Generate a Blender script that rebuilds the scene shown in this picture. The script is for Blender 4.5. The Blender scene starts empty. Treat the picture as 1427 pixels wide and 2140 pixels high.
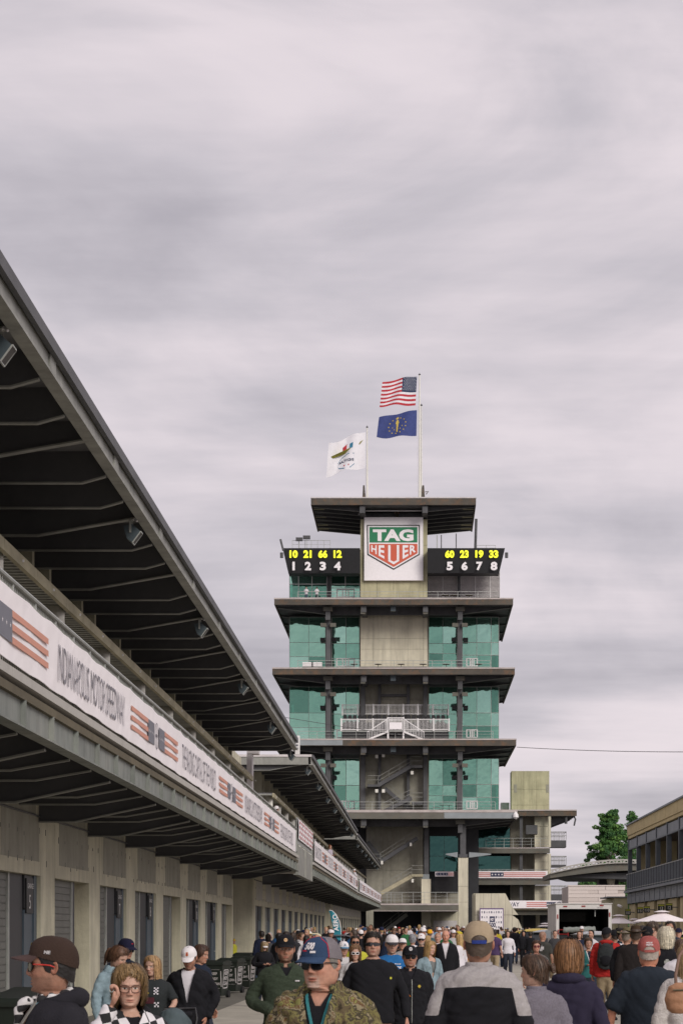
import bpy, math, random
import numpy as np
from mathutils import Vector, Matrix
from mathutils.bvhtree import BVHTree
R = math.radians
random.seed(7); rng = np.random.RandomState(7)
scene = bpy.context.scene
COL = scene.collection
# ---------------------------------------------------------------- camera
CAMZ = 1.72; F = 4700.0; VX = 872.0; VY = 1952.0
cam_d = bpy.data.cameras.new('camera'); cam = bpy.data.objects.new('camera', cam_d); COL.objects.link(cam)
scene.camera = cam
cam.location = (0, 0, CAMZ); cam.rotation_euler = (R(90), 0, 0)
cam_d.sensor_fit = 'HORIZONTAL'; cam_d.sensor_width = 36; cam_d.lens = F / 1427 * 36
cam_d.shift_x = (713.5 - VX) / 1427; cam_d.shift_y = (VY - 1070) / 1427
cam_d.clip_start = .1; cam_d.clip_end = 6000
cam_d.dof.use_dof = True; cam_d.dof.focus_distance = 45; cam_d.dof.aperture_fstop = 24
# ---------------------------------------------------------------- world: overcast sky
w = bpy.data.worlds.new('World'); scene.world = w; w.use_nodes = True
nt = w.node_tree; N = nt.nodes; L = nt.links; N.clear()
def nd(tree, t, **k):
    n = tree.nodes.new(t)
    for a, b in k.items(): setattr(n, a, b)
    return n
sky = nd(nt, 'ShaderNodeTexSky', sky_type='NISHITA', sun_disc=False, sun_elevation=R(28), sun_rotation=R(147))
b_sky = nd(nt, 'ShaderNodeBackground'); b_sky.inputs[1].default_value = .05; L.new(sky.outputs[0], b_sky.inputs[0])
tc = nd(nt, 'ShaderNodeTexCoord'); sep = nd(nt, 'ShaderNodeSeparateXYZ'); L.new(tc.outputs['Generated'], sep.inputs[0])
def mth(tree, op, a, b=None, c=None):
    n = tree.nodes.new('ShaderNodeMath'); n.operation = op
    for i, v in enumerate((a, b, c)):
        if v is None: continue
        if isinstance(v, (int, float)): n.inputs[i].default_value = v
        else: tree.links.new(v, n.inputs[i])
    return n.outputs[0]
zc = mth(nt, 'ADD', mth(nt, 'MAXIMUM', sep.outputs[2], 0.0), .12)
cx = mth(nt, 'DIVIDE', sep.outputs[0], zc); cy = mth(nt, 'DIVIDE', sep.outputs[1], zc)
cmb = nd(nt, 'ShaderNodeCombineXYZ')
L.new(mth(nt, 'MULTIPLY', cx, .8), cmb.inputs[0]); L.new(mth(nt, 'MULTIPLY', cy, .95), cmb.inputs[1])
n1 = nd(nt, 'ShaderNodeTexNoise'); n1.inputs['Scale'].default_value = 1.35; n1.inputs['Detail'].default_value = 5; n1.inputs['Roughness'].default_value = .5; n1.inputs['Distortion'].default_value = .35
L.new(cmb.outputs[0], n1.inputs['Vector'])
cmb2 = nd(nt, 'ShaderNodeCombineXYZ')
L.new(mth(nt, 'MULTIPLY', cx, .35), cmb2.inputs[0]); L.new(mth(nt, 'MULTIPLY', cy, 1.2), cmb2.inputs[1]); cmb2.inputs[2].default_value = 4.3
n2 = nd(nt, 'ShaderNodeTexNoise'); n2.inputs['Scale'].default_value = 2.2; n2.inputs['Detail'].default_value = 6; n2.inputs['Roughness'].default_value = .58; n2.inputs['Distortion'].default_value = .2
L.new(cmb2.outputs[0], n2.inputs['Vector'])
mp3 = nd(nt, 'ShaderNodeMapping'); mp3.inputs['Scale'].default_value = (3.2, 3.2, 7.5); mp3.inputs['Location'].default_value = (.6, .2, 1.1); L.new(tc.outputs['Generated'], mp3.inputs[0])
n3 = nd(nt, 'ShaderNodeTexNoise'); n3.inputs['Scale'].default_value = 1.7; n3.inputs['Detail'].default_value = 8; n3.inputs['Roughness'].default_value = .52; n3.inputs['Distortion'].default_value = .5; L.new(mp3.outputs[0], n3.inputs['Vector'])
mixn = mth(nt, 'ADD', mth(nt, 'ADD', mth(nt, 'MULTIPLY', n1.outputs[0], .34), mth(nt, 'MULTIPLY', n2.outputs[0], .26)), mth(nt, 'MULTIPLY', n3.outputs[0], .40))
cr = nd(nt, 'ShaderNodeValToRGB'); L.new(mixn, cr.inputs[0])
e = cr.color_ramp.elements; e[0].position = .36; e[0].color = (.33, .31, .345, 1); e[1].position = .62; e[1].color = (.66, .59, .615, 1)
x = e.new(.45); x.color = (.45, .42, .455, 1); x = e.new(.53); x.color = (.585, .53, .56, 1)
b_cl = nd(nt, 'ShaderNodeBackground'); L.new(cr.outputs[0], b_cl.inputs[0]); b_cl.inputs[1].default_value = .93
mx = nd(nt, 'ShaderNodeMixShader'); mx.inputs[0].default_value = .96
L.new(b_sky.outputs[0], mx.inputs[1]); L.new(b_cl.outputs[0], mx.inputs[2])
wo = nd(nt, 'ShaderNodeOutputWorld'); L.new(mx.outputs[0], wo.inputs[0])
# ---------------------------------------------------------------- sun behind the cloud layer
sd = bpy.data.lights.new('sun', 'SUN'); sd.energy = 1.5; sd.angle = R(24); sd.color = (1, .955, .88)
sun = bpy.data.objects.new('sun', sd); COL.objects.link(sun)
sun.rotation_euler = (R(62), 0, R(33))
scene.view_settings.view_transform = 'Standard'; scene.view_settings.look = 'None'
scene.view_settings.exposure = .52; scene.view_settings.gamma = 1; scene.view_settings.use_curve_mapping = False

# ---------------------------------------------------------------- helpers
def P(px, py, y): return ((px - VX) / F * y, CAMZ + (VY - py) / F * y)
def PX(px, y): return (px - VX) / F * y
def PZ(py, y): return CAMZ + (VY - py) / F * y
def ground(y):
    return float(np.interp(y, [0, 60, 130, 268, 4000], [0, 0, .36, .5, .5]))
def woff(o):
    v = Vector((0, 0, 0))
    while o: v += o.location; o = o.parent
    return v
def thing(name, label, cat, loc=(0, 0, 0), rz=0, group=None):
    o = bpy.data.objects.new(name, None); COL.objects.link(o); o.location = loc; o.rotation_euler = (0, 0, rz)
    o.empty_display_size = .2
    o['label'] = label; o['category'] = cat
    if group: o['group'] = group
    return o
def tag(o, label, cat, group=None):
    o['label'] = label; o['category'] = cat
    if group: o['group'] = group
    return o
class MB:
    def __init__(s): s.v = []; s.f = []; s.m = []; s.n = 0
    def add(s, vs, fs, mi=0):
        s.v.extend([tuple(map(float, p)) for p in vs])
        for f in fs: s.f.append(tuple(i + s.n for i in f)); s.m.append(mi)
        s.n += len(vs); return s
    def box(s, x0, x1, y0, y1, z0, z1, mi=0):
        vs = [(x, y, z) for z in (z0, z1) for y in (y0, y1) for x in (x0, x1)]
        return s.add(vs, [(0, 2, 3, 1), (4, 5, 7, 6), (0, 1, 5, 4), (2, 6, 7, 3), (0, 4, 6, 2), (1, 3, 7, 5)], mi)
    def hexa(s, a, b, mi=0):      # two quads (bottom/front loop a, other loop b)
        return s.add(list(a) + list(b), [(3, 2, 1, 0), (4, 5, 6, 7), (0, 1, 5, 4), (1, 2, 6, 5), (2, 3, 7, 6), (3, 0, 4, 7)], mi)
    def prism(s, la, lb, mi=0):
        n = len(la); return s.add(list(la) + list(lb), [tuple(range(n))[::-1], tuple(range(n, 2 * n))] + [(i, (i + 1) % n, n + (i + 1) % n, n + i) for i in range(n)], mi)
    def bar(s, p, q, w, h=None, up=(0, 0, 1), mi=0):
        h = h or w; p = Vector(p); q = Vector(q); d = (q - p).normalized(); up = Vector(up)
        if abs(d.dot(up)) > .99: up = Vector((0, 1, 0))
        a = d.cross(up).normalized() * w / 2; b = a.cross(d).normalized() * h / 2
        return s.hexa([p - a - b, p + a - b, p + a + b, p - a + b], [q - a - b, q + a - b, q + a + b, q - a + b], mi)
    def tube(s, pts, r, n=8, mi=0, cap=True):
        pts = [Vector(p) for p in pts]; rs = r if isinstance(r, (list, tuple)) else [r] * len(pts)
        vs = []; up = None
        for i, p in enumerate(pts):
            d = (pts[min(i + 1, len(pts) - 1)] - pts[max(i - 1, 0)]).normalized()
            if up is None: up = Vector((0, 0, 1)) if abs(d.z) < .9 else Vector((1, 0, 0))
            a = d.cross(up).normalized(); up = a.cross(d).normalized()
            for k in range(n):
                t = 2 * math.pi * k / n; vs.append(p + (a * math.cos(t) + up * math.sin(t)) * rs[i])
        fs = [(i * n + k, i * n + (k + 1) % n, (i + 1) * n + (k + 1) % n, (i + 1) * n + k) for i in range(len(pts) - 1) for k in range(n)]
        if cap: fs += [tuple(range(n))[::-1], tuple(range((len(pts) - 1) * n, len(pts) * n))]
        return s.add(vs, fs, mi)
    def quad(s, a, b, c, d, mi=0): return s.add([a, b, c, d], [(0, 1, 2, 3)], mi)
    def mesh(s, name, mats, off=(0, 0, 0), smooth=False):
        me = bpy.data.meshes.new(name)
        ox, oy, oz = off
        me.from_pydata([(x - ox, y - oy, z - oz) for x, y, z in s.v], [], s.f)
        if not isinstance(mats, (list, tuple)): mats = [mats]
        for m in mats: me.materials.append(m)
        if len(mats) > 1: me.polygons.foreach_set('material_index', s.m)
        if smooth: me.shade_smooth()
        me.validate(); return me
    def build(s, name, mats, parent=None, local=False, smooth=False, loc=(0, 0, 0)):
        off = (0, 0, 0) if (local or parent is None) else woff(parent)
        if parent is not None and not local: off = (off[0] + loc[0], off[1] + loc[1], off[2] + loc[2])
        o = bpy.data.objects.new(name, s.mesh(name, mats, off, smooth)); COL.objects.link(o)
        o.parent = parent; o.location = loc
        return o
def inst(me, name, parent, wloc, rz=0):     # a part sharing mesh data, at a world position
    o = bpy.data.objects.new(name, me); COL.objects.link(o); o.parent = parent
    o.location = Vector(wloc) - woff(parent) if parent else Vector(wloc); o.rotation_euler = (0, 0, rz)
    return o
def single(name, mb, mats, label, cat, base=None, group=None, smooth=False):   # a one-mesh thing with its origin at its base
    v = np.array(mb.v); b = base or (v[:, 0].mean(), v[:, 1].mean(), v[:, 2].min())
    o = bpy.data.objects.new(name, mb.mesh(name, mats, b, smooth)); COL.objects.link(o); o.location = b
    return tag(o, label, cat, group)
# ---------------------------------------------------------------- materials
def mat(name, c, rough=.7, var=.15, sc=3.0, bump=0.0, bsc=20.0, metal=0.0, stain=None, stain_amt=.0, st_sc=(1, 1, 1), spec=.5, coat=0, emis=None, rustc=None, rust=0., grain=0.):
    m = bpy.data.materials.new(name); m.use_nodes = True; t = m.node_tree; p = t.nodes['Principled BSDF']
    p.inputs['Roughness'].default_value = rough; p.inputs['Metallic'].default_value = metal
    p.inputs['Specular IOR Level'].default_value = spec; p.inputs['Coat Weight'].default_value = coat
    co = t.nodes.new('ShaderNodeTexCoord').outputs['Object']
    c4 = (*c, 1)
    if var or stain_amt or rust or grain:
        n = t.nodes.new('ShaderNodeTexNoise'); n.inputs['Scale'].default_value = sc; n.inputs['Detail'].default_value = 6; n.inputs['Roughness'].default_value = .6
        t.links.new(co, n.inputs['Vector'])
        r = t.nodes.new('ShaderNodeValToRGB'); t.links.new(n.outputs[0], r.inputs[0])
        r.color_ramp.elements[0].position = .3; r.color_ramp.elements[1].position = .7
        r.color_ramp.elements[0].color = (*[x * (1 - var) for x in c], 1); r.color_ramp.elements[1].color = (*[min(1, x * (1 + var)) for x in c], 1)
        out = r.outputs[0]
        def overlay(out, color, lo, hi, scale3, base_sc, amt, det=5):
            mp = t.nodes.new('ShaderNodeMapping'); mp.inputs['Scale'].default_value = scale3; t.links.new(co, mp.inputs[0])
            n2 = t.nodes.new('ShaderNodeTexNoise'); n2.inputs['Scale'].default_value = base_sc; n2.inputs['Detail'].default_value = det; n2.inputs['Roughness'].default_value = .65
            t.links.new(mp.outputs[0], n2.inputs['Vector'])
            r2 = t.nodes.new('ShaderNodeMapRange'); r2.inputs[1].default_value = lo; r2.inputs[2].default_value = hi; r2.inputs[3].default_value = 0; r2.inputs[4].default_value = amt
            t.links.new(n2.outputs[0], r2.inputs[0])
            mi = t.nodes.new('ShaderNodeMix'); mi.data_type = 'RGBA'; t.links.new(r2.outputs[0], mi.inputs['Factor']); t.links.new(out, mi.inputs['A']); mi.inputs['B'].default_value = (*color, 1)
            return mi.outputs['Result']
        if stain_amt: out = overlay(out, stain or tuple(x * .45 for x in c), .45, .75, st_sc, 1.6, stain_amt)
        if rust: out = overlay(out, rustc or (.20, .10, .045), .48, .7, (1, 1, 1), 1.1, rust, 8)
        if grain: out = overlay(out, tuple(x * .5 for x in c), .5, .8, (1, 1, 1), 60, grain, 3)
        t.links.new(out, p.inputs['Base Color'])
    else: p.inputs['Base Color'].default_value = c4
    if bump:
        n = t.nodes.new('ShaderNodeTexNoise'); n.inputs['Scale'].default_value = bsc; n.inputs['Detail'].default_value = 4
        t.links.new(co, n.inputs['Vector']); bp = t.nodes.new('ShaderNodeBump'); bp.inputs['Strength'].default_value = bump; bp.inputs['Distance'].default_value = .02
        t.links.new(n.outputs[0], bp.inputs['Height']); t.links.new(bp.outputs[0], p.inputs['Normal'])
    if emis:
        p.inputs['Emission Color'].default_value = (*emis[:3], 1); p.inputs['Emission Strength'].default_value = emis[3]
    return m
M = {}
M['conc'] = mat('concrete', (.54, .505, .385), .9, .16, 1.3, .5, 14, stain_amt=.5, st_sc=(2.2, 2.2, .22), grain=.35)
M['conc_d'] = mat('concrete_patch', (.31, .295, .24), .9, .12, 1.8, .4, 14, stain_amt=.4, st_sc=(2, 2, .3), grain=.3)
M['conc_y'] = mat('concrete_lichen', (.46, .43, .28), .9, .2, .5, .3, 8, stain_amt=.6, st_sc=(1.3, 1.3, .15), grain=.3)
M['conc_t'] = mat('concrete_tower', (.62, .575, .45), .9, .12, .45, .3, 8, stain_amt=.55, st_sc=(1.2, 1.2, .12), grain=.25)
M['slab'] = mat('slab_edge', (.44, .42, .39), .85, .2, 1.6, .4, 12, stain_amt=.5, st_sc=(1, 1, 1))
M['beam_y'] = mat('precast_beam', (.40, .36, .25), .85, .18, 1.2, .4, 12, stain_amt=.6, st_sc=(1, .5, 1.5))
M['steel'] = mat('dull_galvanised', (.30, .30, .275), .62, .22, 1.4, .15, 8, metal=.25, stain_amt=.6, st_sc=(2, 2, .5))
M['girder'] = mat('weathered_girder', (.23, .245, .225), .65, .25, 1.1, .2, 8, metal=.2, stain_amt=.7, st_sc=(2, 2, .4), rust=.12)
M['dark'] = mat('dark_steel', (.075, .075, .08), .6, .25, 1.0, .1, 8)
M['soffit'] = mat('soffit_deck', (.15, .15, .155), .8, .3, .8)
M['flange'] = mat('flange_edge', (.24, .24, .22), .6, .25, 1.5)
M['rust'] = mat('rusty_fascia', (.088, .075, .060), .75, .3, .35, .2, 4, rust=.7, stain_amt=.5, st_sc=(.3, 1, 2))
M['fascia'] = mat('grey_fascia', (.13, .125, .105), .7, .25, .4, .2, 4, rust=.2, stain_amt=.4, st_sc=(.3, 1, 2))
M['fascia_p'] = mat('painted_patch', (.26, .285, .30), .6, .15, .6)
M['edge'] = mat('slab_lip', (.50, .44, .42), .8, .15, .5, stain_amt=.5, st_sc=(.6, 1, 1))
M['galv'] = mat('galvanised', (.38, .39, .37), .5, .15, 4, metal=.4)
M['white'] = mat('white_paint', (.76, .74, .74), .5, .05, 3)
M['whitem'] = mat('weathered_white', (.60, .56, .56), .6, .12, 2, stain_amt=.3)
M['vinyl'] = mat('banner_vinyl', (.86, .81, .83), .6, .04, 1.5, .25, 3)
M['ink'] = mat('banner_ink', (.20, .19, .215), .6, .05)
M['navy'] = mat('banner_navy', (.15, .15, .18), .6, .05)
M['coral'] = mat('banner_coral', (.60, .27, .19), .6, .05)
M['black'] = mat('black_paint', (.012, .012, .014), .5, .2, 3)
M['teal'] = mat('teal_paint', (.10, .22, .21), .5, .1)
M['slat'] = mat('roller_slat', (.15, .15, .135), .55, .12, 2, metal=.3)
M['doorb'] = mat('blue_grey_door', (.06, .082, .105), .5, .15, 2)
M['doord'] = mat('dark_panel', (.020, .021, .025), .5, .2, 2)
M['speak'] = mat('speaker_blue_grey', (.055, .075, .088), .45, .1, 4)
M['grill'] = mat('speaker_grille', (.075, .07, .065), .8, .2, 60)
M['col'] = mat('round_column_paint', (.74, .72, .66), .6, .06, 2)
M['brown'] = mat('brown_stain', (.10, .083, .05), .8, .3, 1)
def glass(name, c, tr=.3, rough=.04, metal=.85):
    m = bpy.data.materials.new(name); m.use_nodes = True; t = m.node_tree; p = t.nodes['Principled BSDF']
    p.inputs['Base Color'].default_value = (*c, 1); p.inputs['Metallic'].default_value = metal; p.inputs['Roughness'].default_value = rough
    tb = t.nodes.new('ShaderNodeBsdfTransparent'); tb.inputs[0].default_value = (.35, .75, .62, 1)
    ms = t.nodes.new('ShaderNodeMixShader'); ms.inputs[0].default_value = tr
    co = t.nodes.new('ShaderNodeTexCoord'); n = t.nodes.new('ShaderNodeTexNoise'); n.inputs['Scale'].default_value = .6
    t.links.new(co.outputs['Object'], n.inputs['Vector']); b = t.nodes.new('ShaderNodeBump'); b.inputs['Strength'].default_value = .35; b.inputs['Distance'].default_value = .06
    t.links.new(n.outputs[0], b.inputs['Height']); t.links.new(b.outputs[0], p.inputs['Normal'])
    t.links.new(p.outputs[0], ms.inputs[1]); t.links.new(tb.outputs[0], ms.inputs[2])
    t.links.new(ms.outputs[0], t.nodes['Material Output'].inputs[0]); return m
M['glass'] = glass('green_glass', (.36, .66, .53), .24); M['glass3'] = glass('green_glass_c', (.42, .72, .60), .15); M['glass4'] = glass('green_glass_d', (.22, .46, .37), .45)
M['glass2'] = glass('green_glass_b', (.30, .60, .48), .3)
M['glassd'] = glass('dark_green_glass', (.06, .15, .14), .3)
# text as mesh
def text_mb(mb, txt, origin, xdir, zdir, size, sx=1.0, mi=0, depth=.0, bold=0.0, align='LEFT', shear=0.0):
    cu = bpy.data.curves.new('t', 'FONT'); cu.body = txt; cu.size = 1; cu.align_x = align; cu.resolution_u = 3; cu.extrude = 0; cu.offset = bold; cu.shear = shear
    ob = bpy.data.objects.new('t', cu); me = ob.to_mesh()
    n = len(me.vertices); co = np.empty(n * 3); me.vertices.foreach_get('co', co); co = co.reshape(-1, 3)
    fs = [tuple(p.vertices) for p in me.polygons]
    ob.to_mesh_clear(); bpy.data.objects.remove(ob); bpy.data.curves.remove(cu)
    o = np.array(origin); X = np.array(xdir, float); Z = np.array(zdir, float)
    v = o + co[:, :1] * size * sx * X + co[:, 1:2] * size * Z
    mb.add(v, fs, mi); return v
def star(mb, c, xdir, zdir, r, mi=0):
    c = np.array(c); X = np.array(xdir, float); Z = np.array(zdir, float); vs = []
    for k in range(10):
        a = math.pi / 2 + k * math.pi / 5; q = r if k % 2 == 0 else r * .42
        vs.append(c + X * math.cos(a) * q + Z * math.sin(a) * q)
    vs.append(c); mb.add(vs, [(10, k, (k + 1) % 10) for k in range(10)], mi)
# ================================================================ ground
M['ground'] = mat('asphalt', (.075, .074, .07), .95, .2, .5, .5, 30, grain=.3)
M['strip'] = mat('asphalt_strip', (.15, .14, .115), .95, .15, .8, .5, 30, stain_amt=.4, grain=.3)
M['pave'] = mat('concrete_paving', (.40, .37, .31), .95, .14, .7, .5, 30, stain_amt=.45, grain=.3)
M['earth'] = mat('joint_fill', (.12, .11, .09), .95, .2, 2)
YS = [-300, 0, 60, 130, 268, 700, 3500]
def sheet(name, x0, x1, ys, dz, m, parent=None):
    mb = MB()
    for a, b in zip(ys[:-1], ys[1:]):
        mb.quad((x0, a, ground(a) + dz), (x1, a, ground(a) + dz), (x1, b, ground(b) + dz), (x0, b, ground(b) + dz))
    o = bpy.data.objects.new(name, mb.mesh(name, m)); COL.objects.link(o); o['kind'] = 'structure'; o.parent = parent; return o
sheet('ground', -2500, 2500, YS, 0, M['ground'])
sheet('verge_strip', -6.8, -4.42, [-10, 0, 60, 130, 262], .006, M['strip'])
pv = sheet('pavement', -4.4, 14.4, [-10, 0, 60, 130, 262], .004, M['earth'])
for j in range(23):
    y0 = 4 + j * 6.0; y1 = y0 + 5.97
    for i in range(4):
        x0 = -4.4 + i * 4.7 + .015; x1 = x0 + 4.67
        mb = MB(); a, b = ground(y0) + .002, ground(y1) + .002; t = .02 + random.uniform(0, .004)
        mb.hexa([(x0, y0, a), (x1, y0, a), (x1, y0, a + t), (x0, y0, a + t)], [(x0, y1, b), (x1, y1, b), (x1, y1, b + t), (x0, y1, b + t)])
        mb.build('paving_slab', M['pave'], pv)

# ================================================================ garages with terrace on the left
def sec_off(k):        # lateral and vertical offset of a garage section along its length
    if k == 3: return (lambda y: -(y - 172) / 90 * .33, lambda y: .25 + (y - 172) / 90 * .32)
    if k == 2: return (lambda y: 0., lambda y: .14 + (y - 93) / 79 * .1)
    return (lambda y: 0., lambda y: 0.)
def section(k, label, y0, y1, wy0, wy1, ph, rdz, openings=True):
    dX, dZ = sec_off(k); B = thing('garage_building', label, 'building', (-10, y0, 0), group=None)
    Z0 = CAMZ
    def pt(X, Z, y, rz=0): return (-(X + dX(y)), y, Z0 + Z + dZ(y) + rz)
    def run(name, poly, ya, yb, m, rz=0, mb=None, parent=B, build=True):
        mb = mb or MB(); mb.prism([pt(X, Z, ya, rz) for X, Z in poly], [pt(X, Z, yb, rz) for X, Z in poly])
        return mb.build(name, m, parent) if build else mb
    def rect(X0, X1, Za, Zb): return [(X0, Za), (X1, Za), (X1, Zb), (X0, Zb)]
    # ground-floor wall: piers, lintel band, recess
    G = lambda y: ground(y) - Z0 - dZ(y) - .1
    TOPL = 1.04
    n0 = math.floor((wy0 - ph) / 6)
    # lintel band above openings, in upright plank-formed panels
    y = wy0; j = 0
    ys = []
    kk = n0
    while ph + kk * 6 < wy1:
        a, b = ph + kk * 6, ph + kk * 6 + 1.6        # pier (right edge at b)
        for (p, q, typ) in ((a, b, 'pier'), (b, a + 6, 'open')):
            p, q = max(p, wy0), min(q, wy1)
            if q - p < .05: continue
            if typ == 'pier' or not openings:
                run('concrete_pier', rect(6.8, 7.6, G(p), 2.95), p, q - .02, M['conc'])
            else:
                run('lintel_panel', rect(6.8, 7.6, TOPL, 2.95), p, q - .02, M['conc'])
                c = .5 * (p + q)
                if q - p > 3:
                    run('patch_panel', rect(6.796, 6.9, TOPL + .25, TOPL + 1.05), p + .5, q - .15, M['conc_d'] if k == 1 else M['slab'])
                    if k == 1: run('patch_panel', rect(6.797, 6.9, TOPL + 1.09, TOPL + 1.45), p + .6, q - .5, M['conc_d'])
                    # opening content
                    dx = 6.96
                    rl = 1.9 if (kk % 3) else 2.9
                    gz = G(c)
                    mbs = MB()
                    nsl = 22
                    for s_ in range(nsl):
                        za = gz + (TOPL - gz) * s_ / nsl; zb = gz + (TOPL - gz) * (s_ + .86) / nsl
                        run('', rect(dx, dx + .03, za, zb), p, p + rl, None, mb=mbs, build=False)
                    run('', rect(dx + .02, dx + .05, gz, TOPL), p, p + rl, None, mb=mbs, build=False)
                    door = mbs.build('roller_door', M['slat'], B)
                    run('door_jamb', rect(6.93, 7.0, gz, TOPL), p + rl, p + rl + .12, M['galv'])
                    run('dark_panel', rect(6.93, 6.99, gz, TOPL), p + rl + .12, q - 1.15, M['doord'])
                    if rl < 2.5 or k != 1:
                        d = run('door', rect(6.90, 6.97, gz, .42), q - 1.13, q - .28, M['doorb'])
                        run('door_frame', rect(6.87, 6.98, gz, TOPL), q - .28, q - .0, M['doorb'])
                        run('transom', rect(6.895, 6.97, .44, TOPL), q - 1.13, q - .28, M['doord'])
                        h = MB().bar(pt(6.86, gz + 1.15, q - .4), pt(6.86, gz + 1.15, q - .52), .03); h.build('handle', M['galv'], d)
                        if k == 1:
                            num = {0: '5', 1: '6', 2: '7', 3: '8', 4: '9', 5: '10', 6: '11', 7: '12'}.get(kk + 1)
                            sg = run('door_sign', rect(6.868, 6.892, .36, .98), q - 1.06, q - .36, M['black'])
                            if num:
                                t = MB()
                                text_mb(t, 'GARAGE', pt(6.862, .80, q - .98), (0, 1, 0), (0, 0, 1), .13, 1.2)
                                text_mb(t, num, pt(6.862, .44, q - .84), (0, 1, 0), (0, 0, 1), .36, 1.1)
                                t.build('lettering', M['white'], sg)
        kk += 1
    # conduit under the deck and form-tie marks on the wall
    MB().tube([pt(6.765, 2.10, wy0), pt(6.765, 2.10, wy1)], .018, 6).build('conduit', M['dark'], B)
    tm = MB(); rt = random.Random(k); y = wy0 + .4
    while y < wy1 - .5:
        for zz in (1.25, 1.75, 2.3):
            if rt.random() < .7: q = y + rt.uniform(-.08, .08); z1 = zz + rt.uniform(-.05, .05); tm.box(-(6.794 + dX(q)), -(6.81 + dX(q)), q, q + .035, Z0 + dZ(q) + z1, Z0 + dZ(q) + z1 + rt.uniform(.05, .12))
        y += .75
    o_ = tm.build('form_tie_marks', M['doord'], B); o_['kind'] = 'stuff'
    # body behind
    e = .02
    run('building_body', rect(7.62, 16, G(wy1), 2.7), wy0 + .1, wy1 - .1, M['conc'])
    run('end_wall', rect(6.82, 16, G(wy0), 2.9), wy0 - .25, wy0 - .02, M['conc'])
    # deck: soffit, concrete slab, lip girder
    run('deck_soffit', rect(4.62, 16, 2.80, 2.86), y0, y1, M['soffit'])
    # slab edge in cast lengths
    y = y0
    while y < y1 - .1:
        q = min(y + 6, y1); run('slab_edge', rect(4.5, 5.4, 2.862, 2.97), y, q - .015, M['slab']); y = q
    run('deck_floor', rect(5.4, 16, 2.862, 2.965), y0, y1, M['slab'])
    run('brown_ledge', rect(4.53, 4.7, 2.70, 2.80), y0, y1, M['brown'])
    g = MB(); run('', rect(4.585, 4.605, 2.38, 2.70), y0, y1, None, mb=g, build=False)
    run('', rect(4.50, 4.69, 2.36, 2.38), y0, y1, None, mb=g, build=False)
    gg = g.build('edge_girder', M['girder'], B)
    y = y0 + 1
    while y < y1:
        run('stiffener', rect(4.52, 4.585, 2.38, 2.70), y, y + .02, M['girder']); y += 2
    # deck beams (main and minor alternate)
    def beam_mesh(prof, m1, th=.045, fw=.16):     # prof: list (X, Zbottom); web up to top, bottom flange follows
        mb = MB(); ztop = prof['top']; pts = prof['pts']
        poly = pts + [(pts[-1][0], ztop), (pts[0][0], ztop)]
        mb.prism([(-X, -th / 2, Z) for X, Z in poly], [(-X, th / 2, Z) for X, Z in poly], 0)
        for (Xa, Za), (Xb, Zb) in zip(pts[:-1], pts[1:]):
            mb.hexa([(-Xa, -fw / 2, Za - .025), (-Xa, fw / 2, Za - .025), (-Xa, fw / 2, Za), (-Xa, -fw / 2, Za)],
                    [(-Xb, -fw / 2, Zb - .025), (-Xb, fw / 2, Zb - .025), (-Xb, fw / 2, Zb), (-Xb, -fw / 2, Zb)], 1)
        return mb.mesh('beam', [M['dark'], M['flange']])
    big = beam_mesh(dict(top=2.8, pts=[(6.79, 2.02), (6.15, 2.02), (4.7, 2.33)]), 0)
    sml = beam_mesh(dict(top=2.8, pts=[(6.79, 2.22), (5.5, 2.22), (4.7, 2.36)]), 0, .03, .10)
    def put(me, name, y, rz=0): inst(me, name, B, (-dX(y), y, Z0 + dZ(y) + rz))
    y = ph - .2 + 6 * math.ceil((y0 - ph + .4) / 6)
    while y < y1 - .1:
        put(big, 'deck_beam', y)
        for d in (2, 4):
            if y + d < y1: put(sml, 'deck_beam', y + d)
        y += 6
    # railing
    r = MB()
    r.tube([pt(4.58, 3.99, y0), pt(4.58, 3.99, y1)], .03, 8)
    r.tube([pt(4.56, 3.12, y0), pt(4.56, 3.12, y1)], .02, 6)
    r.build('top_rail', M['galv'], B)
    pm = MB().bar((-4.6, 0, 2.97), (-4.6, 0, 3.97), .05, .06).mesh('rail_post', M['galv'])
    y = y0 + .5
    while y < y1: inst(pm, 'rail_post', B, (-dX(y), y, Z0 + dZ(y))); y += 1.5
    nb = int((y1 - y0) / .12)
    bal = MB()
    for i in range(nb):
        y = y0 + i * .12; bal.bar(pt(4.60, 2.98, y), pt(4.60, 3.97, y), .016, .016)
    b_ = bal.build('balusters', M['galv'], B); b_['kind'] = 'stuff'
    # round columns on the terrace, precast beam over, corrugated soffit behind
    cm = MB().tube([(-6.52, 0, 2.965), (-6.52, 0, 5.885)], .17, 20).mesh('round_column', M['col'], smooth=False)
    cm.shade_smooth()
    y = ph - .1 + 6 * math.ceil((y0 + .4 - ph) / 6)
    while y < y1 - .2: inst(cm, 'round_column', B, (-dX(y), y, Z0 + dZ(y))); y += 6
    y = y0
    while y < y1 - .1:
        q = min(y + 3, y1); run('precast_beam', rect(6.24, 6.32, 5.80, 5.985), y, q - .02, M['beam_y'])
        lg = MB().bar(pt(6.22, 5.87, y + 1.5), pt(6.22, 5.91, y + 1.5), .03); lg.build('beam_lug', M['white'], B); y = q
    run('upper_wall', rect(7.9, 8.2, 2.97, 6.9), y0, y1, M['conc'])
    run('upper_soffit', rect(6.33, 7.9, 5.95, 5.99), y0, y1, M['soffit'])
    rib = MB(); y = y0
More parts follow.
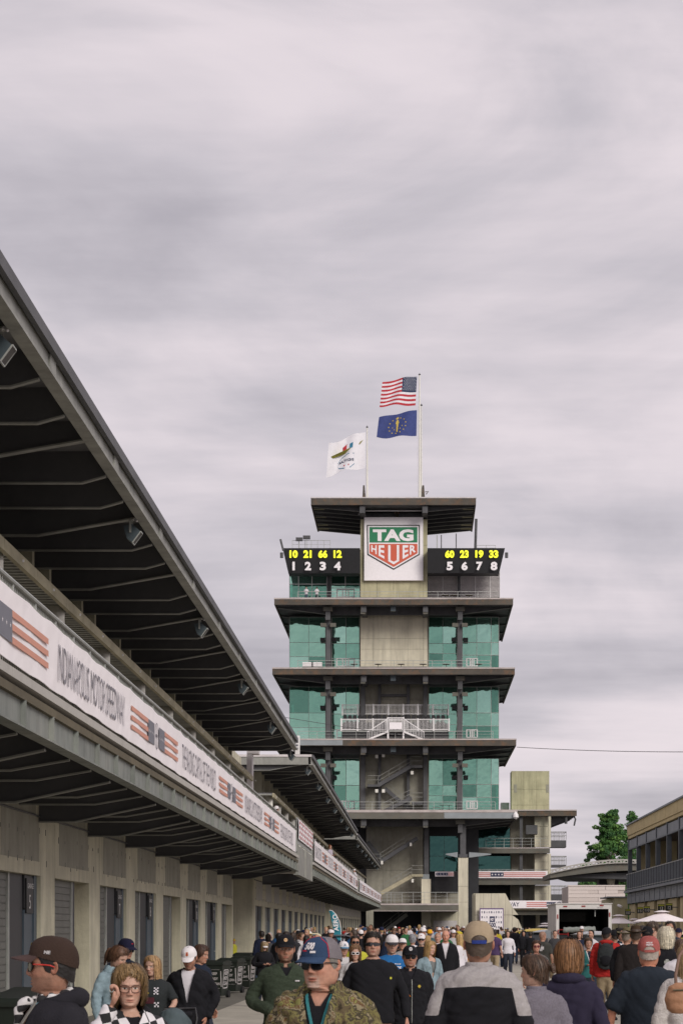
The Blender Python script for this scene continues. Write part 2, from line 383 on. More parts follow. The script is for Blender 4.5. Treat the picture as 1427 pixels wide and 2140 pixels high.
    while y < y1: rib.hexa([pt(6.33, 5.89, y), pt(7.9, 5.89, y), pt(7.9, 5.945, y), pt(6.33, 5.945, y)], [pt(6.33, 5.89, y + .14), pt(7.9, 5.89, y + .14), pt(7.9, 5.945, y + .14), pt(6.33, 5.945, y + .14)]); y += .3
    rb = rib.build('corrugation', M['steel'], B); rb['kind'] = 'stuff'
    # pilasters carrying the roof
    pl = MB().box(-7.5, -7.0, -.12, .12, 5.995, 7.4).mesh('pilaster', M['conc'])
    y = 41.0 + 6 * math.ceil((y0 + .3 - 41) / 6)
    while y < y1 - .3:
        put(pl, 'pilaster', y, rdz * .3); put(pl, 'pilaster', min(y + 1.9, y1 - .2), rdz * .3); y += 6
    # roof: deck, girder, beams
    ry0, ry1 = y0, y1
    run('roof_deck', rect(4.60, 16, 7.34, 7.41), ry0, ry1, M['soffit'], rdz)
    run('shaded_capping', rect(4.53, 4.60, 7.28, 7.44), ry0, ry1, M['dark'], rdz)  # top flange edge, coloured dark to paint the roof overhang's shadow
    run('roof_sheet', rect(4.55, 16, 7.412, 7.45), ry0, ry1, M['fascia'], rdz)
    g = MB(); run('', rect(4.625, 4.645, 7.02, 7.34), ry0, ry1, None, rdz, mb=g, build=False)
    run('', rect(4.55, 4.73, 6.985, 7.02), ry0, ry1, None, rdz, mb=g, build=False)
    g.build('roof_girder', M['steel'], B)
    y = ry0 + 3.2
    while y < ry1: run('girder_plate', rect(4.60, 4.625, 7.06, 7.28), y, y + .45, M['steel'], rdz); y += 6
    # end faces of deck and roof
    run('roof_end_girder', rect(4.75, 8.4, 7.0, 7.33), ry0 - .06, ry0 - .01, M['steel'], rdz)
    run('roof_end_flashing', rect(4.6, 8.4, 7.34, 7.44), ry0 - .1, ry0 - .01, M['whitem'], rdz)
    rbig = beam_mesh(dict(top=7.34, pts=[(9, 6.78), (6.45, 6.78), (4.74, 7.08)]), 0)
    rsml = beam_mesh(dict(top=7.34, pts=[(9, 6.87), (5.1, 6.87), (4.74, 6.97)]), 0, .03, .10)
    y = 32.2 + 6 * math.ceil((y0 + .2 - 32.2) / 6)
    while y < y1 - .1:
        put(rbig, 'roof_beam', y, rdz)
        for d in (2, 4):
            if y + d < y1: put(rsml, 'roof_beam', y + d, rdz)
        y += 6
    return B, pt, run, rect
S1 = section(1, 'nearest grey concrete garage building on the left with a steel roof overhang above numbered doors', 13, 85.6, 13, 83, 40.6, 0)
S2 = section(2, 'middle section of the left garage row, beyond the grey connecting gate panel', 98, 171.5, 93.5, 166.5, 98.9, .22)
S3 = section(3, 'farthest section of the left garage row, ending beside the tower', 173, 260, 176, 258, 179, 0)
# connector between the first two sections
B, pt, run, rect = S1
CN = thing('connecting_bridge', 'grey steel connecting bridge with a plain panel between two garage sections', 'bridge', (-6, 86, 0))
run('side_panel', rect(4.62, 4.66, 2.3, 3.42), 86.2, 97.8, M['steel'], parent=CN)
run('deck_slab', rect(4.66, 16, 2.6, 2.95), 85.7, 97.9, M['slab'], parent=CN)
run('lower_flange', rect(4.55, 4.75, 2.26, 2.30), 86.2, 97.8, M['steel'], parent=CN)
for y in (86.2, 92, 97.6): run('panel_rib', rect(4.55, 4.62, 2.30, 3.42), y, y + .15, M['steel'], parent=CN)
run('top_rail', rect(4.6, 4.64, 4.4, 4.46), 86, 97.9, M['galv'], parent=CN)
run('duct', rect(6.35, 6.55, 4.6, 6.9), 86.4, 87.2, M['whitem'], parent=CN)
run('duct', rect(6.1, 6.55, 6.92, 7.15), 86.4, 87.2, M['whitem'], parent=CN)
run('back_wall', rect(7.2, 16, 2.95, 7.2), 87.3, 92, M['conc'], parent=CN)
run('rail_mesh', rect(4.61, 4.63, 3.46, 4.38), 86, 97.9, M['galv'], parent=CN)
# banners on the terrace rail
def banner(label, S, ya, yb, z0, z1, items, X=4.50, seed=1, tall=.48, zt=None):
    B, pt, run, rect = S
    r_ = random.Random(seed); n = max(2, int((yb - ya) / .5)); mb = MB(); vs = []
    for i in range(n + 1):
        y = ya + (yb - ya) * i / n
        sag = .018 * abs(math.sin(i * math.pi / 3)) + r_.uniform(0, .012)
        for j, z in enumerate((z0 + .5 * sag, z0 * .66 + z1 * .34, z0 * .33 + z1 * .67, z1 - sag)):
            vs.append(pt(X - .01 - (.012 * math.sin(i * 1.3 + j) + r_.uniform(-.003, .003)), z, y))
    base = np.array(vs).mean(0); w_ = woff(B)
    mb.add(vs, [(i * 4 + j, (i + 1) * 4 + j, (i + 1) * 4 + j + 1, i * 4 + j + 1) for i in range(n) for j in range(3)])
    # back layer gives the cloth thickness
    mb.add([(v[0] - .012, v[1], v[2]) for v in vs], [(i * 4 + j, i * 4 + j + 1, (i + 1) * 4 + j + 1, (i + 1) * 4 + j) for i in range(n) for j in range(3)])
    T = thing('banner', label, 'banner', pt(X, z0, ya))
    mb.build('vinyl_sheet', M['vinyl'], T)
    Xp = X - .027
    zc_ = zt or .5 * (z0 + z1) - .02
    def Q(a, b, za, zb, mi): ink.quad(pt(Xp, za, a), pt(Xp, za, b), pt(Xp, zb, b), pt(Xp, zb, a), mi)
    M.setdefault('red', mat('print_red', (.50, .09, .09), .6, .05))
    for it in items:
        ink = MB()
        if it[0] == 'T':
            _, s, a, b = it; t = MB(); v = text_mb(t, s, (0, 0, 0), (1, 0, 0), (0, 0, 1), 1.0, bold=-.004)
            v = np.array(t.v); wx = v[:, 0].max() - v[:, 0].min(); hz = v[:, 2].max(); x0 = v[:, 0].min()
            vv = [pt(Xp, zc_ - tall / 2 + p[2] / hz * tall, a + (p[0] - x0) / wx * (b - a)) for p in v]
            ink.add(vv, t.f, 0)
        elif it[0] == 'F':
            _, a, b, half = it; L_ = b - a; h = tall * .8
            def flag(s0, s1, left):   # stripes on [s0,..], canton beside centre
                c0, c1 = (s0 + (s1 - s0) * .72, s1) if left else (s0, s0 + (s1 - s0) * .28)
                t0, t1 = (s0, c0) if left else (c1, s1)
                for q in range(3): Q(t0, t1, zc_ - h / 2 + q * h * .4, zc_ - h / 2 + q * h * .4 + h * .2, 2)
                Q(c0, c1, zc_ - h / 2, zc_ + h / 2, 1)
                for q in range(4):
                    yy = c0 + (c1 - c0) * (q + .5) / 4; star(ink, pt(Xp - .002, zc_, yy), (0, 1, 0), (0, 0, 1), h * .14 if (c1 - c0) > 1 else h * .09, 3)
            if half != 'R': flag(a, a + L_ * .45, True)
            if half != 'L': flag(b - L_ * .45, b, False)
            cyc = a + L_ * .5; ring = []
            for q in range(16):
                t_ = q * math.pi / 8; ring += [pt(Xp - .002, zc_ + math.sin(t_) * h * .62, cyc + math.cos(t_) * .26), pt(Xp - .002, zc_ + math.sin(t_) * h * .56, cyc + math.cos(t_) * .22)]
            ink.add(ring, [(2 * q, (2 * q + 2) % 32, (2 * q + 3) % 32, 2 * q + 1) for q in range(16)], 0)
            Q(cyc - .02, cyc + .02, zc_ - h * .5, zc_ + h * .5, 0); Q(cyc - .14, cyc + .14, zc_ - .02, zc_ + .03, 0)
        elif it[0] == 'D':      # scattered red emblems
            _, a, b = it
            nn = 9
            for q in range(nn):
                for s_ in range(4):
                    yy = a + (b - a) * (q + .5 + .25 * (s_ % 2)) / nn; zz = z0 + (z1 - z0) * (s_ + .6) / 4.2
                    Q(yy - .25, yy + .25, zz - .05, zz + .05, 4)
        o_ = ink.build({'T': 'lettering', 'F': 'flag_print', 'D': 'emblem_print'}[it[0]], [M['ink'], M['navy'], M['coral'], M['vinyl'], M['red']], T)
        if it[0] == 'D': o_['kind'] = 'stuff'
    for i in range(int((yb - ya) / 1.5)):
        if k_tie(i): pass
    return T
def k_tie(i): return True
IM, RC = 'INDIANAPOLIS MOTOR SPEEDWAY', 'THE RACING CAPITAL OF THE WORLD'
it = [('F', 20.2, 27.9, 'B'), ('T', IM, 28.7, 35.2), ('F', 36, 43, 'B'), ('T', RC, 43.8, 51.1), ('F', 52, 59, 'B'), ('T', IM, 59.8, 66.5), ('F', 67.4, 74.4, 'B'), ('T', RC, 75.4, 82.8)]
it = [(q[0], q[1], q[2] * .978, q[3] * .978) if q[0] == 'T' else (q[0], q[1] * .978, q[2] * .978, q[3]) for q in it]
banner('long white banner on the nearest garage terrace rail reading Indianapolis Motor Speedway', S1, 14, 83.2, 3.00, 3.83, it, tall=.46)
banner('short white banner dotted with small red emblems on the connecting bridge rail', S1, 86.1, 97.8, 3.62, 4.42, [('D', 86.3, 97.6)], X=4.56)
it = []; y = 99
while y < 160:
    it += [('T', IM if len(it) % 4 == 0 else RC, y, y + 6.2), ('F', y + 7, y + 13.4, 'B')]; y += 14.4
banner('white lettered banner along the rail of the middle garage section', S2, 98.2, 168, 3.05, 3.95, it, tall=.55, seed=3)
it = []; y = 176
while y < 250:
    it += [('T', IM if len(it) % 4 == 0 else RC, y, y + 6.2), ('F', y + 7, y + 13.4, 'B')]; y += 14.4
banner('small distant white banner on the rail of the farthest garage section', S3, 175, 259, 3.02, 3.95, it, tall=.55, seed=4)
# loudspeakers under the roof edges
def speaker(parent_name, loc, label, rz=0):
    T = thing('loudspeaker', label, 'loudspeaker', loc, rz, 'loudspeakers along the garage roof edges')
    return T
sp_body = MB()
# wedge shaped cabinet, grille facing down and out (+x, -z)
prof = [(-.27, .10), (-.02, .16), (.20, -.04), (-.02, -.34), (-.16, -.24)]
sp_body.prism([(x, -.20, z) for x, z in prof], [(x, .20, z) for x, z in prof])
sp_body = sp_body.mesh('cabinet', M['speak'])
g_ = MB(); a = Vector((.20, 0, -.04)); b = Vector((-.02, 0, -.34)); nrm = Vector((.30, 0, -.22)).normalized() * .02
g_.hexa([a + Vector((0, -.18, 0)) + nrm * .2, b + Vector((0, -.18, 0)) + nrm * .2, b + Vector((0, .18, 0)) + nrm * .2, a + Vector((0, .18, 0)) + nrm * .2],
        [a + Vector((0, -.18, 0)) + nrm, b + Vector((0, -.18, 0)) + nrm, b + Vector((0, .18, 0)) + nrm, a + Vector((0, .18, 0)) + nrm])
g_ = g_.mesh('grille', M['grill'])
fr = MB()
for s_ in (-1, 1): fr.bar(a + Vector((0, .19 * s_, 0)) + nrm * .6, b + Vector((0, .19 * s_, 0)) + nrm * .6, .03)
fr.bar(a + Vector((0, -.19, 0)) + nrm * .6, a + Vector((0, .19, 0)) + nrm * .6, .03); fr.bar(b + Vector((0, -.19, 0)) + nrm * .6, b + Vector((0, .19, 0)) + nrm * .6, .03)
fr = fr.mesh('grille_frame', M['galv'])
br = MB()
for s_ in (-1, 1): br.box(-.10, -.04, .21 * s_ - .012, .21 * s_ + .012, -.08, .26)
br.box(-.10, -.04, -.22, .22, .26, .285); br.tube([(-.07, -.235, -.05), (-.07, -.21, -.05)], .03, 10); br.tube([(-.07, .235, -.05), (-.07, .21, -.05)], .03, 10)
br = br.mesh('bracket', M['galv'])
sock = MB().tube([(-.03, .03, .30), (.02, .03, .34), (.05, .0, .30), (.10, -.04, .26)], .03, 8).mesh('cable_clamp', M['white'])
n_sp = 0
def add_sp(S, ys, rdz, dXs, names):
    pt = S[1]
    for i, y in enumerate(ys):
        p = pt(4.79, 6.81, y, rdz)
        T = thing('loudspeaker', names(i), 'loudspeaker', p, 0, 'loudspeakers along the garage roof edges')
        for me, nm in ((sp_body, 'cabinet'), (g_, 'grille'), (fr, 'grille_frame'), (br, 'bracket'), (sock, 'cable_clamp')):
            o = bpy.data.objects.new(nm, me); COL.objects.link(o); o.parent = T
        T.scale = (.62, .62, .62)
O_ = ['nearest', 'second', 'third', 'fourth', 'fifth', 'sixth', 'seventh']
add_sp(S1, [26, 38, 50, 62, 74.2, 85.9], 0, 0, lambda i: 'blue-grey wedge loudspeaker hung under the nearest roof edge, %s from the camera' % O_[i])
add_sp(S2, [98.8, 109.5, 120.5, 131, 142, 153, 164.5], .22, 0, lambda i: 'small loudspeaker under the middle roof edge, %s from its near end' % O_[i])
add_sp(S3, [180, 192, 204, 216, 228, 240, 252], 0, 0, lambda i: 'tiny loudspeaker under the farthest roof edge, %s from its near end' % O_[i])
for yy_, h_ in ((131, .25), (183, .25)):
    S_ = S2 if yy_ < 172 else S3
    S_[2]('riser', S_[3](4.75, 5.6, 2.97, 2.97 + h_), yy_ - .5, yy_ + .5, M['slab'])
# white end sign on the first roof
e_ = MB(); p = S1[1](4.62, 6.95, 85.9); e_.box(p[0] - .05, p[0] + .13, p[1], p[1] + .12, p[2] - .1, p[2] + .62)
q_ = MB()
for z in (.1, .22, .34, .46): q_.box(p[0] - .02, p[0] + .07, p[1] - .012, p[1] - .002, p[2] + z, p[2] + z + .06)
T = thing('camera_housing', 'white equipment box at the far end of the nearest roof edge', 'equipment box', p)
e_.build('housing', M['white'], T); q_.build('dark_marks', M['navy'], T)
# ================================================================ the tower
TY = 268.0
TW = thing('control_tower', 'tall green-glass and concrete tower with stacked overhanging roofs and a lettered shield sign', 'tower', (PX(822, TY), TY, ground(TY)))
def bx(mb, pxa, pxb, pya, pyb, y0, y1, mi=0, yref=None):   # pixel rectangle at the front depth, real depth y0..y1
    yr = yref or y0
    return mb.box(PX(pxa, yr), PX(pxb, yr), y0, y1, PZ(pyb, yr), PZ(pya, yr), mi)
def part(name, m, pxa, pxb, pya, pyb, y0, y1, parent=None, yref=None):
    return bx(MB(), pxa, pxb, pya, pyb, y0, y1, 0, yref).build(name, m, parent or TW)
# --- overhanging floor plates
def plate(l, r_, yt, yb, depth, lip=3, m='rust', patch=None, beams=True, lx=None):
    xl, xr = PX(l, TY), PX(r_, TY); zt, zb = PZ(yt, TY), PZ(yb, TY); lz = PZ(yt + lip, TY)
    part('floor_lip', M['edge'], l - .5, r_ + .5, yt, yt + lip, TY - .06, TY + 3.0)
    part('fascia', M[m], l, r_, yt + lip + .05, yb, TY, TY + .18)
    if patch: part('fascia_panel', M['fascia_p'], patch[0], patch[1], yt + lip + .3, yb - 1, TY - .03, TY - .005)
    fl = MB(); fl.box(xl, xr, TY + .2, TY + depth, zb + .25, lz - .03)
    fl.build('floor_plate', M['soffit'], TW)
    for s in (0, 1):
        a = (xl, xl + .18) if s == 0 else (xr - .18, xr)
        MB().box(a[0], a[1], TY + .2, TY + depth, zb, lz).build('side_fascia', M[m], TW)
    if not beams: return
    # outriggers: beams under the plate that fan to the edges, with pale flanges
    for k in range(5):
        yy = TY + 3 + k * (depth - 4) / 4.0
        for (a, b) in ((xl + .2, PX(684, TY)), (PX(962, TY), xr - .2)):
            e0, e1 = (a, b) if a == xl + .2 else (b, a)
            mb = MB(); mb.prism([(e0, yy - .06, zb + .2), (e0, yy - .06, zb + .05), (e1, yy - .06, zb - .75), (e1, yy - .06, zb + .2)], [(e0, yy + .06, zb + .2), (e0, yy + .06, zb + .05), (e1, yy + .06, zb - .75), (e1, yy + .06, zb + .2)])
            mb.bar((e0, yy, zb + .04), (e1, yy, zb - .77), .3, .05, mi=1)
            mb.build('outrigger', [M['dark'], M['flange']], TW)
    for pxc in (760, 889):
        x = PX(pxc, TY); MB().box(x - .3, x + .3, TY + .5, TY + 8, zb - .8, zb + .24).build('floor_beam', M['dark'], TW)
    MB().box(PX(684, TY), PX(962, TY), TY + 3.4, TY + 3.8, zb - .75, zb + .24).build('cross_beam', M['dark'], TW)
    for pxc in (684, 962):   # capital blocks
        x = PX(pxc, TY); MB().box(x - .55, x + .55, TY + 1.2, TY + 2.3, zb - .55, zb - .05).build('bearing_block', M['fascia'], TW)
        MB().box(x - .28, x + .28, TY + 1.4, TY + 2.1, zb - 1.6, zb - .56).build('bearing_stem', M['dark'], TW)
    for pxc in (758, 889):
        x = PX(pxc, TY); MB().box(x - .28, x + .28, TY + .6, TY + 1.2, zb - 1.0, zb - .02).build('bracket', M['fascia'], TW)
plate(573, 1072, 1249.5, 1264, 34)
plate(569, 1075.5, 1395, 1410, 34)
plate(570, 1078.5, 1544, 1559, 34, patch=(600, 716))
plate(575, 1080.5, 1693, 1712, 34, lip=5.5, m='fascia', patch=(928, 1078))
# top roof
xl, xr = PX(649.5, TY), PX(994.5, TY)
part('roof_edge', M['whitem'], 649, 995, 1038.5, 1041, TY - .05, TY + .3)
part('roof_fascia', M['rust'], 650, 994, 1041.2, 1055, TY, TY + .2)
MB().box(xl, xr, TY + .22, TY + 18, PZ(1053, TY), PZ(1041, TY)).build('roof_deck', M['soffit'], TW)
for s in (xl, xr - .2): MB().box(s, s + .2, TY + .22, TY + 18, PZ(1055, TY), PZ(1041, TY)).build('side_fascia', M['rust'], TW)
zb = PZ(1055, TY)
for k in range(7):
    yy = TY + 1.5 + k * 2.6
    mb = MB()
    for (a, b) in ((xl + .2, PX(757, TY)), (xr - .2, PX(888, TY))):
        m_ = MB(); m_.prism([(a, yy - .05, zb + .1), (a, yy - .05, zb), (b, yy - .05, zb - .55), (b, yy - .05, zb + .1)], [(a, yy + .05, zb + .1), (a, yy + .05, zb), (b, yy + .05, zb - .55), (b, yy + .05, zb + .1)])
        m_.bar((a, yy, zb - .02), (b, yy, zb - .57), .22, .04, mi=1); m_.build('roof_rib', [M['dark'], M['flange']], TW)
        if k in (0, 2, 4, 5): MB().box(min(a, a + (b - a) * .22), max(a, a + (b - a) * .22), yy + .9, yy + 1.6, zb - .03, zb - .01).build('skylight_strip', M['conc_y'], TW)
for pxc in (757, 888):
    x = PX(pxc, TY); MB().box(x - .32, x + .32, TY + .3, TY + 17, zb - .9, zb + .05).build('roof_beam', M['dark'], TW)
MB().box(PX(763, TY), PX(882, TY), TY + 2.6, TY + 2.75, zb - .28, zb - .16).build('light_tube', M['white'], TW)
MB().box(PX(757, TY), PX(888, TY), TY + 5, TY + 5.3, zb - 2.2, zb - .05).build('rear_panel', M['soffit'], TW)
for pxc in (760, 885): part('roof_post', M['dark'], pxc - 4, pxc + 4, 1056, 1085, TY + 5.5, TY + 6)
# --- central shaft: panels with recessed joints
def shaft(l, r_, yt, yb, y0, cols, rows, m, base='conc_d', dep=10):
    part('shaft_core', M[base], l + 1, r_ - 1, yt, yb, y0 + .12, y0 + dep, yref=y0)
    for i in range(len(cols) - 1):
        for j in range(len(rows) - 1):
            part('concrete_panel', M[m], cols[i] + .22, cols[i + 1] - .22, rows[j] + .22, rows[j + 1] - .22, y0 + random.uniform(0, .02), y0 + .11, yref=y0)
SY = TY + 3.5
shaft(753, 893, 1085, 1248.5, SY, [753, 761, 788, 822, 856, 884, 893], [1085, 1140, 1212, 1248.5], 'conc_y')
shaft(753, 893, 1266, 1394, TY + 5.4, [753, 780, 816, 852, 884, 893], [1266, 1279, 1335, 1357, 1394], 'conc_t')
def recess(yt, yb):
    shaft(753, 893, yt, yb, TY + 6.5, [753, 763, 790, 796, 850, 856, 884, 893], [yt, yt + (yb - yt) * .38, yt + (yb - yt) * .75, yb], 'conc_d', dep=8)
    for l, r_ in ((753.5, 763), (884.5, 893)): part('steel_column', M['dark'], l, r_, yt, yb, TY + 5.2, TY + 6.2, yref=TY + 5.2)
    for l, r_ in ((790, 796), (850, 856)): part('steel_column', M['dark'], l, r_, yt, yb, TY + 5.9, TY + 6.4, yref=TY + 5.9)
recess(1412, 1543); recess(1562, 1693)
part('cross_rail', M['dark'], 796, 850, 1451, 1456, TY + 5.9, TY + 6.3)
# --- steel columns at the glass, one per storey
for yt, yb in ((1266, 1393), (1412, 1543), (1562, 1692)):
    for pxc, ww in ((686, 4.8), (961, 4.8)):
        part('steel_column', M['dark'], pxc - ww, pxc + ww, yt, yb, TY + 2.4, TY + 3.1, yref=TY + 2.4)
        for s in (-1, 1):       # small floodlights on the column sides
            x = PX(pxc + s * 10, TY + 2.2); z = PZ(yt + 36, TY)
            f = MB().box(x - .35, x + .35, TY + 1.9, TY + 2.3, z - .2, z + .25); f.build('column_lamp', M['fascia'], TW)
            x = PX(pxc + s * 12, TY + 8); z = PZ(yt + 54, TY)
            f = MB().box(x - .28, x + .28, TY + 7.5, TY + 8, z - .2, z + .25); f.build('window_speaker', M['black'], TW)
# --- glazing
GY = TY + 8.6
def glazing(l, r_, yt, yb, vs, hs, y0=GY, ms=('glass', 'glass2'), mull='galv', w=.7):
    xs = [l] + vs + [r_]; hz = [yt] + hs + [yb]
    for i in range(len(xs) - 1):
        for j in range(len(hz) - 1):
            g = part('glass_pane', M[random.choice(['glass', 'glass', 'glass2', 'glass3', 'glass4']) if ms[0] == 'glass' else ms[0]], xs[i] + .1, xs[i + 1] - .1, hz[j] + .1, hz[j + 1] - .1, y0, y0 + .03, yref=y0)
    f = MB()
    for x in xs: bx(f, x - w / 2, x + w / 2, yt, yb, y0 - .08, y0 - .01, 0, y0)
    for z in hz: bx(f, l, r_, z - w / 2, z + w / 2, y0 - .06, y0 - .012, 0, y0)
    f.build('mullion_frame', M[mull], TW)
def dbl_door(xc, yb, w=36, y0=GY - .15):
    f = MB(); h = 17
    for x in (xc - w / 2, xc - w / 6, xc, xc + w / 6, xc + w / 2): bx(f, x - 1.1, x + 1.1, yb - h, yb, y0 - .1, y0, 0, y0)
    for z in (yb - h, yb - h * .08): bx(f, xc - w / 2, xc + w / 2, z, z + 1.8, y0 - .08, y0 + .02, 0, y0)
    f.build('door_frame', M['white'], TW)
for yt, yb in ((1290, 1396), (1436, 1545), (1586, 1694)):
    d = (yb - yt)
    glazing(605, 680, yt, yb, [645], [yt + d * .5, yt + d * .78])
    glazing(693, 751, yt, yb, [723], [yt + d * .52, yt + d * .82], w=1.0)
    glazing(896, 955, yt, yb, [925], [yt + d * .52, yt + d * .72, yt + d * .86])
    glazing(966, 1042, yt, yb, [996, 1026], [yt + d * .5, yt + d * .75], w=1.0)
    dbl_door(722, yb - 3); dbl_door(986, yb - 3, 22)
    # inside: floor, back wall and ceiling strip so that the glass has depth behind it
    MB().box(PX(607, GY), PX(750, GY), GY + 7, GY + 7.3, PZ(yb, GY), PZ(yt, GY)).build('interior_wall', M['conc_d'], TW)
    MB().box(PX(898, GY), PX(1040, GY), GY + 5, GY + 5.3, PZ(yb, GY), PZ(yt, GY)).build('interior_wall', M['conc_d'], TW)
    for a, b in ((607, 750), (898, 1040)):
        for q in range(4):
            x = PX(a + (b - a) * (q + .5) / 4, GY + 4); z = PZ(yt + 12, GY)
            MB().box(x - .5, x + .5, GY + 3, GY + 4, z, z + .1).build('ceiling_lamp', M['white'], TW)
    sd_ = MB()
    for px in (605, 1042):
        x = PX(px, GY); sd_.box(x - .02, x + .02, GY, GY + 20, PZ(yb, GY), PZ(yt, GY))
    sd_.build('side_glass', M['glass'], TW)
for l_, r_ in ((751, 754), (892.5, 896)): part('side_wall', M['conc_d'], l_, r_, 1255, 1705, TY + 6.6, GY + .4, yref=TY + 6.6)
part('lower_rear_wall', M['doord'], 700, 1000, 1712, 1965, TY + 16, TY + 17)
# storey under the scoreboard
y5 = GY - 2
glazing(605, 683, 1190, 1249, [624, 652], [1221], y0=y5, mull='white', w=1.2)
glazing(692, 752, 1190, 1249, [721.5], [1221, 1229], y0=y5, mull='white', w=1.2)
dbl_door(722, 1248, 36, y5 - .1)
for a, b in ((895, 955), (962, 1044)):
    f = MB(); nl = 22
    part('louvre_back', M['doord'], a, b, 1194, 1250, y5 + .1, y5 + .2, yref=y5)
    for q in range(nl):
        z = 1196 + q * 2.45; x0, x1 = PX(a, y5), PX(b, y5); zz = PZ(z, y5)
        f.hexa([(x0, y5 - .1, zz - .04), (x1, y5 - .1, zz - .04), (x1, y5 + .02, zz - .04), (x0, y5 + .02, zz - .04)], [(x0, y5 - .1, zz + .045), (x1, y5 - .1, zz + .045), (x1, y5 + .02, zz + .045), (x0, y5 + .02, zz + .045)])
    o = f.build('louvre_slats', M['whitem'], TW)
    for x in [a] + [a + (b - a) * t for t in ((.5,) if b - a < 70 else (.38, .75))] + [b]: part('louvre_post', M['white'], x - .6, x + .6, 1194, 1250, y5 - .16, y5 - .11, yref=y5)
part('steel_column', M['dark'], 683.5, 692, 1195, 1250, y5 - .5, y5 - .1, yref=y5)
part('steel_column', M['dark'], 955.3, 961.8, 1195, 1250, y5 - .5, y5 - .1, yref=y5)
MB().box(PX(606, y5), PX(1043, y5), y5 + 5, y5 + 20, PZ(1250, y5), PZ(1150, y5)).build('upper_body', M['conc_d'], TW)
MB().box(PX(606, y5), PX(1043, y5), y5 - .4, y5 + 5, PZ(1192, y5), PZ(1150, y5)).build('upper_floor', M['dark'], TW)
# --- railings on each plate
def railing(l, r_, ybase, y, h=1.07, step=2.2, ms='galv', nrail=3, parent=None, name='railing', ztop=None):
    zb_ = PZ(ybase, TY) if ztop is None else ztop; x0, x1 = PX(l, y), PX(r_, y); f = MB()
    for q in range(nrail): f.bar((x0, y, zb_ + h * (q + 1) / nrail), (x1, y, zb_ + h * (q + 1) / nrail), .05 if q == nrail - 1 else .03)
    n = max(1, int((x1 - x0) / step))
    for i in range(n + 1): f.bar((x0 + (x1 - x0) * i / n, y, zb_), (x0 + (x1 - x0) * i / n, y, zb_ + h), .05)
    return f.build(name, M[ms], parent or TW)
railing(622, 1040, 1249.5, TY + 2.2); railing(622, 1024, 1395, TY + 2.2); railing(622, 1030, 1544, TY + 2.2); railing(735, 1035, 1693, TY + 2.2)
# --- sign panel with the shield
sy = SY - .5
SG = thing('shield_sign', 'white square sign panel with a green and red lettered shield near the tower top', 'sign', (PX(822, sy), sy, PZ(1213, sy)))
M['sgreen'] = mat('sign_green', (.012, .20, .085), .5, .04); M['sred'] = mat('sign_red', (.62, .11, .055), .5, .04); M['sblack'] = mat('sign_black', (.03, .035, .035), .5, .04); M['swhite'] = mat('sign_white', (.88, .84, .86), .5, .04)
bx(MB(), 761, 884, 1081, 1213, sy, sy + .35, 0, sy).build('panel', M['swhite'], SG)
def poly_px(name, m, pts, d, th=.04):
    mb = MB(); mb.prism([(PX(x, sy), sy - d, PZ(z, sy)) for x, z in pts], [(PX(x, sy), sy - d + th, PZ(z, sy)) for x, z in pts][:]); return mb.build(name, M[m], SG)
poly_px('shield_outline', 'sblack', [(766.5, 1097), (877, 1097), (877, 1159.5), (822.5, 1191), (767.5, 1159.5)], .05)
poly_px('shield_white', 'swhite', [(768.6, 1099.3), (874.8, 1099.3), (874.8, 1158), (822.5, 1188.3), (769.7, 1158)], .08, .02)
poly_px('green_field', 'sgreen', [(772, 1102), (872, 1102), (872, 1134), (772, 1134)], .11, .02)
poly_px('red_field', 'sred', [(772, 1137), (872, 1137), (872, 1156.5), (822.5, 1185), (772, 1156.5)], .11, .02)
def px_text(mb, s, l, r_, yt, yb, y, bold=.02, mi=0, fn=None):
    t = MB(); text_mb(t, s, (0, 0, 0), (1, 0, 0), (0, 0, 1), 1, bold=bold); v = np.array(t.v)
    x0, x1, z0, z1 = v[:, 0].min(), v[:, 0].max(), v[:, 2].min(), v[:, 2].max(); out = []
    for p in v:
        u = (p[0] - x0) / (x1 - x0); q = (p[2] - z0) / (z1 - z0)
        X = l + u * (r_ - l); Yp = yb + q * (yt - yb)
        if fn: X, Yp = fn(u, q)
        out.append((PX(X, y), y, PZ(Yp, y)))
    mb.add(out, t.f, mi)
t = MB(); px_text(t, 'TAG', 779, 864, 1106, 1131, sy - .125, .05); t.build('lettering', M['swhite'], SG)
t = MB()
letters = [('H', 775.5, 787), ('E', 791, 803), ('E', 841, 853), ('R', 856, 869)]
def bot(x): return 1156.5 - 3 + (28.5 * (1 - abs(x - 822.5) / 50.5))
for ch, a, b in letters:
    tp = 1139.5
    def fn(u, q, a=a, b=b):
        X = a + u * (b - a); bt = bot(X) - 3
        return X, bt + q * (tp - bt)
    px_text(t, ch, a, b, 0, 0, sy - .125, .03, 0, fn)
for pl in ([(811, 1139.5), (816, 1139.5), (816, 1171), (811, 1170)], [(829, 1139.5), (834, 1139.5), (834, 1170), (829, 1171)], [(811, 1170.2), (816, 1171.2), (822.5, 1174.5), (829, 1171.2), (834, 1170.2), (834, 1173), (822.5, 1180), (811, 1173)]):
    t.add([(PX(a, sy), sy - .125, PZ(b, sy)) for a, b in pl], [tuple(range(len(pl)))])
t.build('lettering', M['swhite'], SG)
